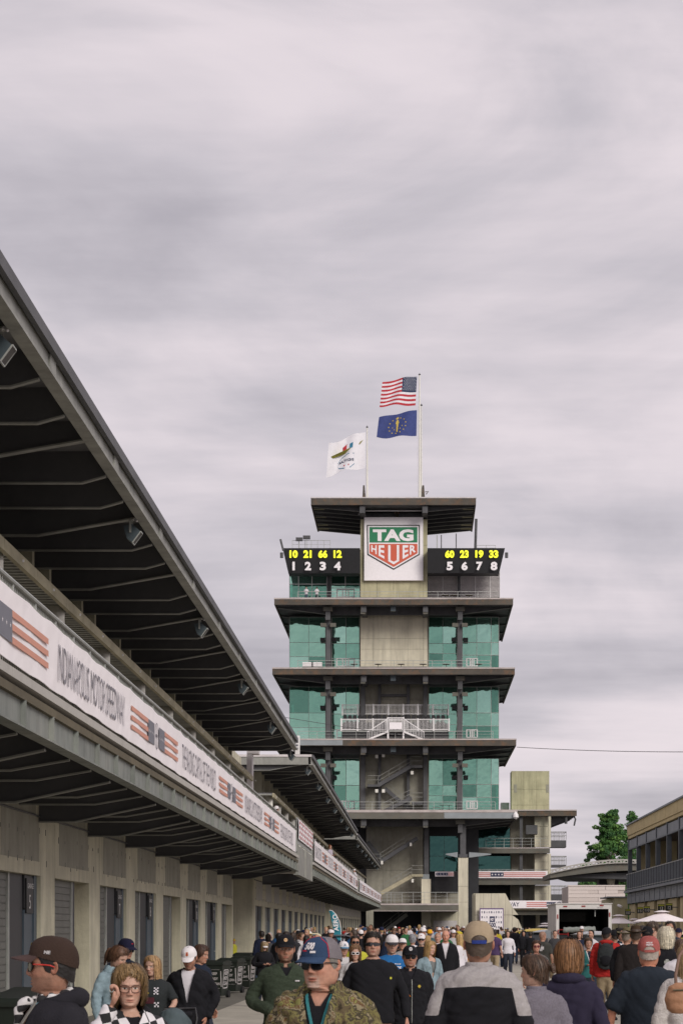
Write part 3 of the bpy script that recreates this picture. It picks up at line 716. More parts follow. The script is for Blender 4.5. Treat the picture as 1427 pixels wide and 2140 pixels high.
# --- scoreboards
def board(l0, l1, r0, r1, label, digs, nums):
    yt, yb = 1145.5, 1196.5; y = TY + 1.0
    T = thing('scoreboard', label, 'scoreboard', (PX((l0 + r0) / 2, y), y, PZ(yb, y)), 0, None)
    mb = MB(); mb.prism([(PX(l1, y), y + .5, PZ(yb, y)), (PX(r1, y), y + .5, PZ(yb, y)), (PX(r0, y), y, PZ(yt, y)), (PX(l0, y), y, PZ(yt, y))],
             [(PX(l1, y), y + 3, PZ(yb, y)), (PX(r1, y), y + 3, PZ(yb, y)), (PX(r0, y), y + 3, PZ(yt, y)), (PX(l0, y), y + 3, PZ(yt, y))])
    mb.build('cabinet', M['black'], T)
    for s, a, b in digs:
        t = MB(); px_text(t, s, a, b, 1150, 1166, y - .06, .05); t.build('lamp_digits', M['digit'], T)
    for s, a, b in nums:
        t = MB(); px_text(t, s, a, b, 1174, 1192, y + .0, .05); t.build('painted_digit', M['swhite'], T)
M['digit'] = mat('lit_digits', (.5, .5, .02), .5, 0, emis=(.80, .78, .02, .85))
board(590.5, 602, 752, 752, 'black scoreboard left of the shield sign with numbers one to four', [('10', 605, 622), ('21', 634, 651), ('66', 665, 684), ('12', 697, 714)], [('1', 611, 616), ('2', 637, 650), ('3', 668, 681), ('4', 698, 712)])
board(893, 893, 1055, 1043, 'black scoreboard right of the shield sign with numbers five to eight', [('60', 930, 949), ('23', 961, 979), ('19', 993, 1010), ('33', 1022, 1041)], [('5', 933, 946), ('6', 964, 977), ('7', 995, 1008), ('8', 1025, 1039)])
# roof-terrace kit beside the boards
railing(611, 690, 1145, TY + 3.5, h=1.5, step=.7, ztop=PZ(1145, TY)); railing(996, 1035, 1145, TY + 3.5, h=.9, step=.8, ztop=PZ(1145, TY))
part('mast', M['galv'], 912, 914, 1118, 1145, TY + 3, TY + 3.1); part('mast', M['dark'], 921, 923, 1118, 1145, TY + 3.4, TY + 3.5); part('mast', M['dark'], 952, 954, 1115, 1145, TY + 4, TY + 4.1)
m_ = MB().tube([(PX(993, TY + 2), TY + 2, PZ(1145, TY)), (PX(995, TY + 2), TY + 2, PZ(1078, TY))], .16, 8); m_.build('mast', M['dark'], TW)
m_ = MB().tube([(PX(592, TY + 1), TY + 1, PZ(1148, TY)), (PX(586, TY + 1), TY + 1, PZ(1124, TY))], .12, 8); m_.build('mast', M['dark'], TW)
for a, b, z in ((618, 632, 1123), (633, 648, 1119)): part('floodlight', M['dark'], a, b, z, z + 7, TY + 3, TY + 3.4); part('lamp_pole', M['galv'], (a + b) / 2 - .6, (a + b) / 2 + .6, z + 7, 1146, TY + 3.1, TY + 3.2)
cm_ = MB().tube([(PX(763, SY), SY - .1, PZ(1080, SY)), (PX(762, SY), SY - .6, PZ(1074, SY)), (PX(752, SY), SY - .7, PZ(1073, SY)), (PX(750, SY), SY - .7, PZ(1078, SY))], .09, 8); cm_.build('camera_arm', M['white'], TW)
for px in (587.5, 1059): m_ = MB().tube([(PX(px, TY), TY + 1, PZ(1152, TY)), (PX(px, TY), TY + 1, PZ(1163, TY))], .2, 10); m_.build('dome_camera', M['dark'], TW)
for k, (a, b) in enumerate(((814, 829), (814, 829), (814, 829))):
    z = (1265, 1411, 1560)[k]; part('hanging_camera_box', M['speak'], a + 2, b - 2, z + 1, z + 12, TY + .8, TY + 1.5)
TL = {(790, 1394): 'left end of the row before the blank tan panel', (838, 1394): 'second in the row before the blank tan panel', (884, 1394): 'under the right edge of the blank tan panel', (932, 1394): 'before the right-hand glass on the second terrace down', (1000, 1394): 'by the white door on the second terrace down',
 (925, 1692): 'left of the pair below the lowest green glass', (938, 1692): 'right of the pair below the lowest green glass', (740, 1394): 'before the white double door left of the blank tan panel', (930, 1248): 'leftmost of three before the grey louvres', (948, 1248): 'middle one of three before the grey louvres', (980, 1248): 'rightmost of three before the grey louvres'}
# people-size clutter on the terraces: tables, chairs, covered sofa
for (px, yb) in ((790, 1394), (838, 1394), (884, 1394), (932, 1394), (1000, 1394), (925, 1692), (938, 1692), (740, 1394), (930, 1248), (948, 1248), (980, 1248)):
    y = TY + 3.2; x = PX(px, y); z = PZ(yb + 1, TY)
    T = thing('terrace_table', 'small dark table, %s' % TL[(px, yb)], 'table', (x, y, z), 0, 'terrace tables on the tower')
    MB().tube([(0, 0, .72), (0, 0, .76)], .45, 12).build('table_top', M['brown'], T, local=True)
    MB().tube([(0, 0, 0), (0, 0, .72)], .04, 6).build('leg', M['dark'], T, local=True)
sf = MB(); y = TY + 3
for px in (643, 662): bx(sf, px - 11, px + 11, 1384, 1393, y, y + .9, 0, y)
single('covered_sofa', sf, M['white'], 'pair of white covered sofas on the left of the second terrace down', 'sofa')
# --- grandstand on the third terrace
GS = thing('grandstand', 'small white-railed grandstand with black seats on the tower terrace', 'grandstand', (PX(826, TY + 3.2), TY + 3.2, PZ(1544, TY)))
gy = TY + 3.2; zf = PZ(1544, TY)
def Lp(px): return PX(px, gy)
def rail_panel(l, r_, za, zb_, y, posts):
    f = MB()
    for z in (za, zb_): f.bar((Lp(l), y, z), (Lp(r_), y, z), .09)
    f.build('rail', M['white'], GS)
    n = int((Lp(r_) - Lp(l)) / .16); g = MB()
    for i in range(n + 1): x = Lp(l) + i * .16; g.bar((x, y, za), (x, y, zb_), .045)
    o = g.build('pickets', M['white'], GS); o['kind'] = 'stuff'
    for px in posts: MB().box(Lp(px) - .09, Lp(px) + .09, y - .1, y, za - .2, zb_ + .1).build('rail_post', M['white'], GS)
rail_panel(712, 939, zf + 1.35, zf + 2.6, gy, [713, 747, 779, 809, 843, 873, 906, 938])
rail_panel(714, 937, zf + 3.5, zf + 4.6, gy + 2.6, [714, 747, 779, 811, 842, 873, 905, 937])
MB().box(Lp(714), Lp(937), gy + .1, gy + 2.5, zf + 1.1, zf + 1.3).build('deck', M['galv'], GS)
MB().box(Lp(714), Lp(937), gy + 1.2, gy + 2.5, zf + 1.3, zf + 2.2).build('upper_tier', M['dark'], GS)
MB().box(Lp(714), Lp(937), gy + .15, gy + .2, zf + .05, zf + 1.1).build('skirt', M['black'], GS)
seat = MB(); seat.box(-.26, .26, -.05, .40, .40, .48); seat.prism([(x, .36, z) for x, z in ((-.26, .45), (.26, .45), (.24, .95), (.14, 1.02), (-.14, 1.02), (-.24, .95))], [(x, .44, z) for x, z in ((-.26, .45), (.26, .45), (.24, .95), (.14, 1.02), (-.14, 1.02), (-.24, .95))])
seat = seat.mesh('seat', M['black'])
for i in range(21): inst(seat, 'seat', GS, (Lp(720 + i * 10.3), gy + 1.3, zf + 2.25))
for i in range(21): inst(seat, 'seat', GS, (Lp(720 + i * 10.3), gy + .4, zf + 1.3))
lp = MB(); lp.box(Lp(811), Lp(843), gy - 1.3, gy - .1, zf + 1.0, zf + 1.15); lp.build('landing', M['galv'], GS)
for a in (811, 843): MB().box(Lp(a) - .1, Lp(a) + .1, gy - 1.3, gy - 1.2, zf, zf + 2.75).build('rail_post', M['white'], GS)
g = MB()
for i in range(12): x = Lp(811) + (Lp(843) - Lp(811)) * i / 11; g.bar((x, gy - 1.3, zf + 1.2), (x, gy - 1.3, zf + 2.6), .045)
g.bar((Lp(811), gy - 1.3, zf + 2.65), (Lp(843), gy - 1.3, zf + 2.65), .1); g.bar((Lp(811), gy - 1.3, zf + 2.3), (Lp(843), gy - 1.3, zf + 2.3), .06)
g.build('landing_rail', M['white'], GS)
MB().box(Lp(814), Lp(840), gy - 1.35, gy - 1.32, zf + 1.3, zf + 2.1).build('sign_panel', M['swhite'], GS)
for s, a, b in ((-1, 811, 768), (1, 843, 886)):
    f = MB(); f.bar((Lp(a), gy - 1.3, zf + 1.0), (Lp(b), gy - 1.3, zf), .25, .2)
    f.bar((Lp(a), gy - 1.3, zf + 2.55), (Lp(b), gy - 1.3, zf + .95), .1)
    for i in range(14):
        u = i / 13; x = Lp(a) + (Lp(b) - Lp(a)) * u; f.bar((x, gy - 1.3, zf + 1.0 - u), (x, gy - 1.3, zf + 2.55 - 1.6 * u), .045)
    f.build('stair', M['white'], GS)
# --- stairs in the shaft recess
def stair(xa, ya, xb, yb, y, w=.5, m='dark', par=None, rail=True):
    f = MB(); z = lambda q: PZ(q, y); a = (PX(xa, y), y, z(ya)); b = (PX(xb, y), y, z(yb))
    f.bar(a, b, .12, .45, mi=0); f.bar((a[0], y + 1.3, a[2]), (b[0], y + 1.3, b[2]), .12, .45, mi=0)
    n = int(abs(b[2] - a[2]) / .18) + 1
    for i in range(n):
        u = (i + .5) / n; x = a[0] + (b[0] - a[0]) * u; zz = a[2] + (b[2] - a[2]) * u; f.box(x - .14, x + .14, y + .06, y + 1.25, zz - .02, zz + .02)
    if rail:
        for h in (.55, 1.05): f.bar((a[0], y, a[2] + h), (b[0], y, b[2] + h), .05, mi=1)
        for u in (0, .33, .66, 1): x = a[0] + (b[0] - a[0]) * u; zz = a[2] + (b[2] - a[2]) * u; f.bar((x, y, zz), (x, y, zz + 1.05), .05, mi=1)
    return f.build('stair_flight', [M[m], M['flange']], par or TW)
def landing(l, r_, py, y, m='dark'):
    f = MB(); f.box(PX(l, y), PX(r_, y), y - .1, y + 2.8, PZ(py + 3, y), PZ(py - 2, y))
    for h in (.55, 1.05): f.bar((PX(l, y), y - .1, PZ(py - 2, y) + h), (PX(r_, y), y - .1, PZ(py - 2, y) + h), .05, mi=1)
    return f.build('stair_landing', [M[m], M['flange']], TW)
ysr = TY + 3.9
stair(790, 1642, 858, 1602, ysr); landing(768, 791, 1642, ysr); landing(858, 882, 1602, ysr); stair(804, 1648, 858, 1694, ysr + 1.4)
stair(795, 1700, 860, 1668, ysr - .6, rail=True); landing(860, 883, 1678, ysr - .6)
for px, py in ((787, 1650), (801, 1650), (861, 1612), (787, 1578), (801, 1576)): part('wall_lamp', M['col'], px - 3, px + 3, py, py + 7, TY + 3.6, TY + 3.75)
# --- lower storeys
LY = TY + 2
part('concrete_column', M['conc_t'], 957.5, 978, 1793, 1853, LY, LY + 1.2); part('concrete_column', M['conc_t'], 957.5, 978, 1853.5, 1886, LY, LY + 1.2); part('concrete_column', M['conc_t'], 957.5, 978, 1886.5, 1965, LY, LY + 1.2)
part('steel_column', M['dark'], 961.5, 973.5, 1713, 1792.6, LY, LY + .7)
part('column_cap', M['dark'], 959, 977, 1786, 1792.8, LY - .1, LY + .9)
part('steel_column', M['dark'], 886, 896, 1713, 1828, LY + 4, LY + 4.6); part('column_cap', M['fascia_p'], 882, 897, 1828, 1838, LY + 4, LY + 5)
part('concrete_column', M['conc_t'], 880.5, 900, 1838, 1889, LY + 3.8, LY + 5); part('concrete_column', M['conc_t'], 880.5, 900, 1906, 1965, LY + 3.8, LY + 5)
for a, b in ((931, 956), (980, 1026)):
    mb = MB(); zz = PZ(1787, LY)
    s = 1 if a > 957 else -1
    x0, x1 = (PX(a, LY), PX(b, LY)); xi, xo = (x0, x1) if s > 0 else (x1, x0)
    mb.prism([(xi, LY, zz - .35), (xi, LY, zz + .3), (xo, LY, zz + .12), (xo, LY, zz)], [(xi, LY + 1, zz - .35), (xi, LY + 1, zz + .3), (xo, LY + 1, zz + .12), (xo, LY + 1, zz)]); mb.build('column_lamp', M['fascia_p'], TW)
shaft(765, 884, 1714, 1888, TY + 9, [765, 800, 816, 857, 884], [1714, 1760, 1820, 1888], 'conc_d', dep=10)
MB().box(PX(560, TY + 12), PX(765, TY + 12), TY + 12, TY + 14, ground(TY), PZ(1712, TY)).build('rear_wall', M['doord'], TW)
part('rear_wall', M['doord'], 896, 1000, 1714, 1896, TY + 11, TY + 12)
glazing(898, 957, 1748, 1822, [928], [1790], y0=TY + 9, ms=('glassd', 'glassd'), mull='dark')
stair(795, 1802, 872, 1752, TY + 5); stair(796, 1868, 860, 1832, TY + 5, m='beam_y'); landing(860, 884, 1830, TY + 5, 'beam_y'); landing(768, 795, 1806, TY + 5); stair(768, 1760, 800, 1800, TY + 7)
for px, py in ((858, 1762), (862, 1838), (798, 1800), (824, 1716)): part('wall_lamp', M['col'], px - 2.2, px + 2.2, py, py + 7, TY + 4.6, TY + 4.8)
# first-floor deck
part('deck_lip', M['edge'], 760, 958, 1889, 1892.5, TY - .05, TY + 12); part('deck_girder', M['fascia'], 760, 958, 1892.6, 1904, TY, TY + .4); part('deck_flange', M['edge'], 760, 958, 1904.1, 1905.2, TY - .1, TY + .5)
MB().box(PX(700, TY + 1), PX(957, TY + 1), TY + .5, TY + 13, PZ(1904, TY), PZ(1893, TY)).build('deck_slab', M['soffit'], TW)
railing(770, 957, 1889, TY + 1.2, h=1.35, step=1.3)
railing(762, 840, 1889, TY + 5, h=1.2, step=.9)
part('parapet', M['conc_d'], 901, 957, 1868, 1889, TY + 8, TY + 8.3); part('ground_wall', M['conc'], 900, 957, 1906, 1965, TY + 8, TY + 8.4); part('ground_panel', M['whitem'], 905, 955, 1925, 1965, TY + 7.9, TY + 7.98)
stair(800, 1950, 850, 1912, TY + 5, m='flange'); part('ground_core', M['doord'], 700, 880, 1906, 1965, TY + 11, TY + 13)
part('ground_pier', M['conc_d'], 765, 780, 1900, 1965, TY - 4, TY - 3)
part('window_frame', M['black'], 909, 947, 1821, 1868, TY + 7, TY + 7.3)
# --- right wing behind the tower
WY = 288.0
WG = thing('wing_building', 'lower concrete wing with open balconies right of the tower under a tan block', 'building', (PX(1100, WY), WY, ground(WY)))
def wp(name, m, a, b, c, d, y0, y1, **k): return part(name, M[m], a, b, c, d, y0, y1, parent=WG, yref=y0)
for a, b in ((1068.5, 1094), (1094.4, 1121), (1121.4, 1147.5)):
    for c, d in ((1612, 1650), (1650.4, 1683), (1683.4, 1692.5)): wp('concrete_panel', 'conc_y', a, b, c, d, WY + 6, WY + 10)
for a in (1074, 1141): wp('vent', 'conc_d', a, a + 6, 1640, 1657, WY + 5.96, WY + 6)
wp('roof_lip', 'edge', 1040, 1205, 1692.6, 1695, WY - .1, WY + 14); wp('roof_fascia', 'rust', 1040, 1205, 1695.1, 1706, WY, WY + .3)
MB().box(PX(1040, WY), PX(1204.5, WY), WY + .3, WY + 14, PZ(1704, WY), PZ(1696, WY)).build('roof_plate', M['soffit'], WG)
for k in range(4):
    y = WY + 2 + k * 3.4; a, b = PX(1204, WY), PX(1152, WY); z = PZ(1706, WY)
    m_ = MB().prism([(a, y, z + .1), (a, y, z), (b, y, z - 1.2), (b, y, z + .1)], [(a, y + .2, z + .1), (a, y + .2, z), (b, y + .2, z - 1.2), (b, y + .2, z + .1)]); m_.build('outrigger', M['dark'], WG)
for (yt, yb_) in ((1772, 1784), (1837, 1850)):
    wp('floor_lip', 'edge', 985, 1149, yt, yt + 2, WY - .05, WY + 6); wp('floor_girder', 'fascia', 985, 1149, yt + 2.1, yb_, WY, WY + .4)
    wp('floor_slab', 'soffit', 985, 1149, yt + 2.1, yb_ - 3, WY + .5, WY + 10)
wp('rear_wall', 'doord', 985, 1118, 1707, 1905, WY + 6.1, WY + 6.6)
for c, d in ((1707, 1771), (1785, 1836.6), (1851, 1903)):
    for q in range(3):
        wp('pier_panel', 'conc_t', 1117, 1148, c + (d - c) * q / 3 + .2, c + (d - c) * (q + 1) / 3 - .2, WY + 1.5, WY + 2.6)
    wp('corner_post', 'conc_t', 1146, 1151, c, d, WY - .1, WY + .5); wp('inner_wall', 'conc_d', 1066, 1117, c, d, WY + 4, WY + 4.5)
wp('glass_pane', 'glassd', 990, 1065, 1710, 1772, WY + 4, WY + 4.1); wp('glass_pane', 'glassd', 990, 1068, 1790, 1837, WY + 4, WY + 4.1)
wp('steel_column', 'dark', 1085.5, 1092, 1700, 1905, WY + .6, WY + 1.0)
wp('window_frame', 'dark', 1099, 1123, 1725, 1744, WY + 1.3, WY + 1.5)
railing(1015, 1148, 0, WY + .3, h=1.2, step=1.1, ztop=PZ(1772, WY), parent=WG); railing(985, 1148, 0, WY + 1.0, h=1.2, step=1.1, ztop=PZ(1837, WY), parent=WG)
for i, py in enumerate((1757, 1808, 1870)):      # little side balconies
    b_ = MB(); x0, x1 = PX(1150, WY + 2), PX(1183, WY + 2); z = PZ(py, WY + 2)
    b_.box(x0, x1, WY + 2, WY + 5, z - .9 if i != 1 else z - .3, z); b_.build('balcony_floor', M['dark'], WG)
    f = MB()
    for yy in (WY + 2, WY + 5):
        f.bar((x0, yy, z + 1.1), (x1, yy, z + 1.1), .07); f.bar((x0, yy, z + .6), (x1, yy, z + .6), .05)
        for q in range(7): f.bar((x0 + (x1 - x0) * q / 6, yy, z), (x0 + (x1 - x0) * q / 6, yy, z + 1.1), .05)
    f.bar((x1, WY + 2, z + 1.1), (x1, WY + 5, z + 1.1), .07); f.build('balcony_rail', M['flange'], WG)
hg = MB().tube([(PX(1199, WY), WY + .5, PZ(1706, WY)), (PX(1203, WY), WY + .5, PZ(1712, WY)), (PX(1200, WY), WY + .5, PZ(1726, WY))], .12, 6); hg.build('hanging_camera', M['dark'], WG)
hg = MB().tube([(PX(1183, WY), WY + .5, PZ(1706, WY)), (PX(1183, WY), WY + .5, PZ(1722, WY))], .18, 8); hg.build('hanging_camera', M['dark'], WG)
tag(bx(MB(), 1047, 1064, 1678, 1692, WY + 9, WY + 12).build('roof_unit', M['whitem']), 'small white rooftop unit beside the tan stair block', 'roof unit')
hw = MB().tube([(PX(1077, TY), TY - .2, PZ(1697, TY)), (PX(1077, TY), TY - .2, PZ(1703, TY)), (PX(1077.5, TY), TY - .2, PZ(1709, TY)), (PX(1077, TY), TY - .2, PZ(1713, TY))], [.08, .32, .36, .1], 10); hw.build('dome_camera', M['white'], TW)
# flags-and-stars banners
def fbanner(label, l, r_, yt, yb, y, canton=None, txt=None, stripes=None, ring=None):
    T = thing('banner', label, 'banner', (PX(l, y), y, PZ(yb, y)))
    bx(MB(), l, r_, yt, yb, y, y + .04, 0, y).build('vinyl_sheet', M['vinyl'], T)
    d = y - .02; h = yb - yt
    for a, b in (stripes or []):
        for q in range(3):
            bx(MB(), a, b, yt + h * (.2 + q * .24), yt + h * (.2 + q * .24 + .13), d, d + .01, 0, d).build('stripe', M['coralp'], T)
    if canton:
        a, b = canton; bx(MB(), a, b, yt + h * .2, yt + h * .8, d - .01, d, 0, d).build('canton', M['navyb'], T)
        for q in range(4):
            s = MB(); star(s, (PX(a + (b - a) * (q + .5) / 4, d), d - .025, PZ(yt + h * .5, d)), (1, 0, 0), (0, 0, 1), h * .16 * d / F); s.build('star', M['vinyl'], T)
    if txt:
        t = MB(); px_text(t, txt[0], txt[1], txt[2], yt + h * .22, yb - h * .22, d, .01); t.build('lettering', M['navyb'], T)
    if ring:
        t = MB()
        for q in range(14):
            a0, a1 = q * math.pi / 7, (q + 1) * math.pi / 7; rr = h * .3 * d / F; c = (PX(ring, d), d, PZ((yt + yb) / 2, d))
            t.bar((c[0] + math.cos(a0) * rr, c[1], c[2] + math.sin(a0) * rr), (c[0] + math.cos(a1) * rr, c[1], c[2] + math.sin(a1) * rr), .05)
        t.bar((c[0] - rr * .6, c[1], c[2]), (c[0] + rr * .6, c[1], c[2] + .05), .1); t.build('emblem', M['navyb'], T)
M['coralp'] = mat('pale_red_print', (.62, .22, .21), .6, .03); M['navyb'] = mat('navy_print', (.03, .035, .09), .6, .03)
fbanner('small starred banner in the dark opening between the two tower columns', 909, 948, 1822.5, 1832.5, TY + 6, canton=(911, 936), stripes=[(936.3, 948)])
fbanner('wide stars-and-stripes banner along the wing balcony right of the tower column', 990, 1144, 1821, 1836, WY - .4, canton=(1025, 1052), stripes=[(991, 1024.6), (1052.4, 1140)])
fbanner('long low banner ending in DWAY between the concrete wedge and the box truck', 1040, 1182, 1883, 1899, 262, canton=(1142, 1161), stripes=[(1100, 1141.6)], txt=('SPEEDWAY', 1022 + 8, 1085), ring=1168)
RB = thing('low_canopy', 'low steel canopy carrying the banner beside the concrete wedge', 'canopy', (PX(1120, 263), 263, ground(263)))
for a, b, c, d, y0, y1, m_, nm in ((1040, 1182, 1899.5, 1903, 262.5, 266, 'beam_y', 'ledge'), (1045, 1180, 1903.1, 1913, 263, 263.4, 'fascia', 'girder'), (1045, 1180, 1903.2, 1906, 263.5, 280, 'soffit', 'roof_slab'), (1088, 1093, 1913, 1965, 266, 266.6, 'fascia', 'post'), (1120, 1128, 1913, 1965, 270, 271, 'conc', 'post'), (1168, 1180, 1913, 1965, 264, 265, 'conc', 'post'), (1050, 1180, 1906, 1965, 279, 280, 'doord', 'back_wall')):
    part(nm, M[m_], a, b, c, d, y0, y1, parent=RB, yref=y0)
# concrete wedge wall with step-and-repeat board
RY = 255.0
WD = thing('wedge_wall', 'tan concrete wall with a sloping right edge in front of the tower base', 'wall', (PX(1030, RY), RY, ground(RY)))
def wedge_edge(py): return np.interp(py, [1868, 1916, 1955], [1056, 1080, 1096])
xs = [993, 1010, 1026, 1042, 1056, 1070, 1083, 1097]
for a, b in zip(xs[:-1], xs[1:]):
    for c, d in ((1868, 1913), (1913.4, 1966)):
        # clip strip to the slope
        pts = []
        def top_at(x): return np.interp(x, [1056, 1080, 1096], [1868, 1916, 1955]) if x > 1056 else 1868
        ta, tb = max(c, top_at(a + .2)), max(c, top_at(b - .2))
        if ta >= d - .5: continue
        tb = min(tb, d - .2)
        poly = [(a + .2, d - .2), (b - .2, d - .2), (b - .2, tb), (a + .2, ta)]
        MB().prism([(PX(x, RY), RY, PZ(z, RY)) for x, z in poly], [(PX(x, RY), RY + 1.2, PZ(z, RY)) for x, z in poly]).build('wall_panel', M['conc_t'], WD)
part('return_wall', M['conc'], 989.5, 993, 1868, 1966, RY + .3, RY + 8, parent=WD, yref=RY + .3)
M['purple'] = mat('purple_print', (.12, .06, .2), .6, .02)
BD = thing('backdrop_board', 'square white backdrop board with a purple edge and rows of small marks on the concrete wedge', 'board', (PX(1027, RY - .5), RY - .5, PZ(1958, RY)))
d = RY - .6
bx(MB(), 1002, 1052, 1899, 1960, d, d + .2, 0, d).build('frame', M['purple'], BD); bx(MB(), 1003.6, 1050.6, 1901.5, 1960, d - .03, d - .005, 0, d).build('face', M['vinyl'], BD)
mk = 0
for row in range(5):
    for colm in range(9):
        if 2 < colm < 6 and row > 0: continue
        t = MB(); x = 1007 + colm * 5.0; z = 1905 + row * 10.5
        px_text(t, '8IA'[(colm + row) % 3], x - 1.1, x + 1.1, z, z + 4.6, d - .04, .02); t.build('small_mark', M['navyb'], BD)
bx(MB(), 1023, 1034, 1916, 1928, d - .05, d - .035, 0, d).build('crest', M['navyb'], BD)
t = MB(); px_text(t, 'INDY', 1024.5, 1032.5, 1919.5, 1925.5, d - .06, .03); t.build('lettering', M['vinyl'], BD)
t = MB(); px_text(t, '500', 1021.5, 1035.5, 1929, 1939, d - .05, .03); t.build('lettering', M['navyb'], BD)
# --- flagpoles and flags
def pole(px, yt, yb, label, y=TY + 3, r=.11):
    T = thing('flagpole', label, 'flagpole', (PX(px, y), y, PZ(yb, y)), 0, None); x = PX(px, y)
    MB().tube([(x, y, PZ(yb, y)), (x, y, PZ(yt + 5, y))], [r * 1.3, r * .7], 10).build('pole', M['col'], T, smooth=False)
    MB().tube([(x, y, PZ(yt + 5, y)), (x, y, PZ(yt + 3, y)), (x, y, PZ(yt + 2, y)), (x, y, PZ(yt, y))], [.08, .16, .05, .02], 8).build('finial', M['dark'], T)
    ln = MB().bar((x - .3, y, PZ(yb - 10, y)), (x - .2, y, PZ(yt + 8, y)), .02); ln.build('halyard', M['whitem'], T)
pole(767, 889, 1040, 'shorter left flagpole on the tower roof flying the white flag')
pole(876.5, 779, 1040, 'taller right flagpole on the tower roof flying two flags', r=.12)
pole(880.5, 843, 1040, 'thin bare pole standing against the taller flagpole on the roof', y=TY + 3.4, r=.08)
for px, label in ((760.5, 'rusty steel stub left of the shorter flagpole'), (884.5, 'rusty steel stub right of the taller flagpole')):
    y = TY + 3.2; m_ = MB(); m_.prism([(PX(px - 3.4, y), y, PZ(1040, y)), (PX(px + 3.2, y), y, PZ(1040, y)), (PX(px + 1.5, y), y, PZ(1014, y)), (PX(px - 2, y), y, PZ(1014, y))], [(PX(px - 3.4, y), y + .6, PZ(1040, y)), (PX(px + 3.2, y), y + .6, PZ(1040, y)), (PX(px + 1.5, y), y + .6, PZ(1014, y)), (PX(px - 2, y), y + .6, PZ(1014, y))])
    if px > 800: m_.tube([(PX(888, y), y, PZ(1028, y)), (PX(895, y), y, PZ(1027, y)), (PX(890, y), y, PZ(1033, y))], .06, 6)
    single('steel_stub', m_, M['rust'], label, 'steel stub')
def warp(hx0, hy0, hx1, hy1, fx0, fy0, fx1, fy1, wav=2.0, ph=0., y=TY + 3, mir=False):
    # hoist top/bottom (right side) and fly top/bottom (left side) in pixels
    def fn(u, v):     # u 0 at hoist ->1 at fly, v 0 bottom ->1 top
        hx, hy = hx1 + (hx0 - hx1) * v, hy1 + (hy0 - hy1) * v; fx, fy = fx1 + (fx0 - fx1) * v, fy1 + (fy0 - fy1) * v
        X = hx + (fx - hx) * u; Yp = hy + (fy - hy) * u - 2.2 * math.sin(u * math.pi) * (v) + wav * .5 * math.sin(u * 7 + ph + v * 1.5) * u
        d = y - .05 + .35 * math.sin(u * 8.5 + ph + v * 2.2) * min(1, u * 2)
        return PX(X, y), d, PZ(Yp, y)
    return fn
def flag(label, fn, regions, mats, nu=40, nv=26, overlay=None):
    mb = MB()
    for side, dd in ((0, 0.), (1, .02)):
        vs = []
        for i in range(nu + 1):
            for j in range(nv + 1):
                p = fn(i / nu, j / nv); vs.append((p[0], p[1] + dd, p[2]))
        st = mb.n; mb.v.extend(vs); mb.n += len(vs)
        for i in range(nu):
            for j in range(nv):
                a = i * (nv + 1) + j; f = (a, a + 1, a + nv + 2, a + nv + 1)
                if side: f = f[::-1]
                mb.f.append(tuple(st + q for q in f)); mb.m.append(regions((i + .5) / nu, (j + .5) / nv))
    T = thing('flag', label, 'flag', tuple(fn(0, 0)))
    mb.build('cloth', mats, T, smooth=True)
    if overlay: overlay(T)
M['f_white'] = mat('flag_white', (.82, .80, .84), .8, .05); M['f_red'] = mat('flag_red', (.50, .035, .05), .8, .1); M['f_blue'] = mat('flag_canton', (.028, .045, .10), .8, .1); M['f_ind'] = mat('flag_blue', (.045, .065, .22), .8, .15); M['f_gold'] = mat('flag_gold', (.62, .47, .10), .8, .1)
M['f_olive'] = mat('flag_olive', (.22, .20, .03), .8, .2); M['f_teal'] = mat('flag_teal', (.05, .22, .35), .8)
def surf(mb, fn, pts2, fs, mi=0, d=-.04):
    mb.add([(lambda p: (p[0], p[1] + d, p[2]))(fn(u, v)) for u, v in pts2], fs, mi)
def star2(mb, fn, u, v, ru, rv, mi=0):
    pts = [(u + math.sin(k * math.pi / 5) * (ru if k % 2 == 0 else ru * .45), v + math.cos(k * math.pi / 5) * (rv if k % 2 == 0 else rv * .45)) for k in range(10)] + [(u, v)]
    surf(mb, fn, pts, [(10, k, (k + 1) % 10) for k in range(10)], mi)
fA = warp(871, 787, 868, 847, 799, 799, 793, 848, 5, .6)
def ovA(T):
    mb = MB()
    for r_ in range(9):
        for c in range(6 if r_ % 2 == 0 else 5):
            star2(mb, fA, .03 + (c + (.5 if r_ % 2 else 0)) * .066, .965 - r_ * .052, .016, .02)
    o = mb.build('stars', M['f_white'], T); o['kind'] = 'stuff'
flag('red and white striped flag with a starred blue corner, highest on the taller pole', fA, lambda u, v: 2 if (u < .40 and v > 6 / 13) else (1 if int((1 - v) * 13) % 2 == 0 else 0), [M['f_white'], M['f_red'], M['f_blue']], 44, 39, ovA)
fB = warp(871, 857, 870, 911, 792, 874, 787, 914, 6, 2.2)
def ovB(T):
    mb = MB()
    for k in range(13):
        a = k * 2 * math.pi / 13; star2(mb, fB, .5 + .22 * math.cos(a), .48 + .33 * math.sin(a), .022, .04)
    for k in range(5): a = math.pi + (k + .5) * math.pi / 5 ; star2(mb, fB, .5 + .13 * math.cos(a), .5 + .2 * math.sin(a), .018, .033)
    star2(mb, fB, .5, .82, .04, .07)
    o = mb.build('stars', M['f_gold'], T); o['kind'] = 'stuff'
    t = MB(); surf(t, fB, [(.485, .2), (.515, .2), (.525, .55), (.545, .62), (.52, .74), (.48, .74), (.455, .62), (.475, .55)], [tuple(range(8))]); t.build('torch', M['f_gold'], T)
flag('dark blue flag with a gold torch and ring of stars, lower on the taller pole', fB, lambda u, v: 0, [M['f_ind']], 40, 20, ovB)
fC = warp(764, 903, 763, 978, 687, 927, 682, 992, 12, 1.1)
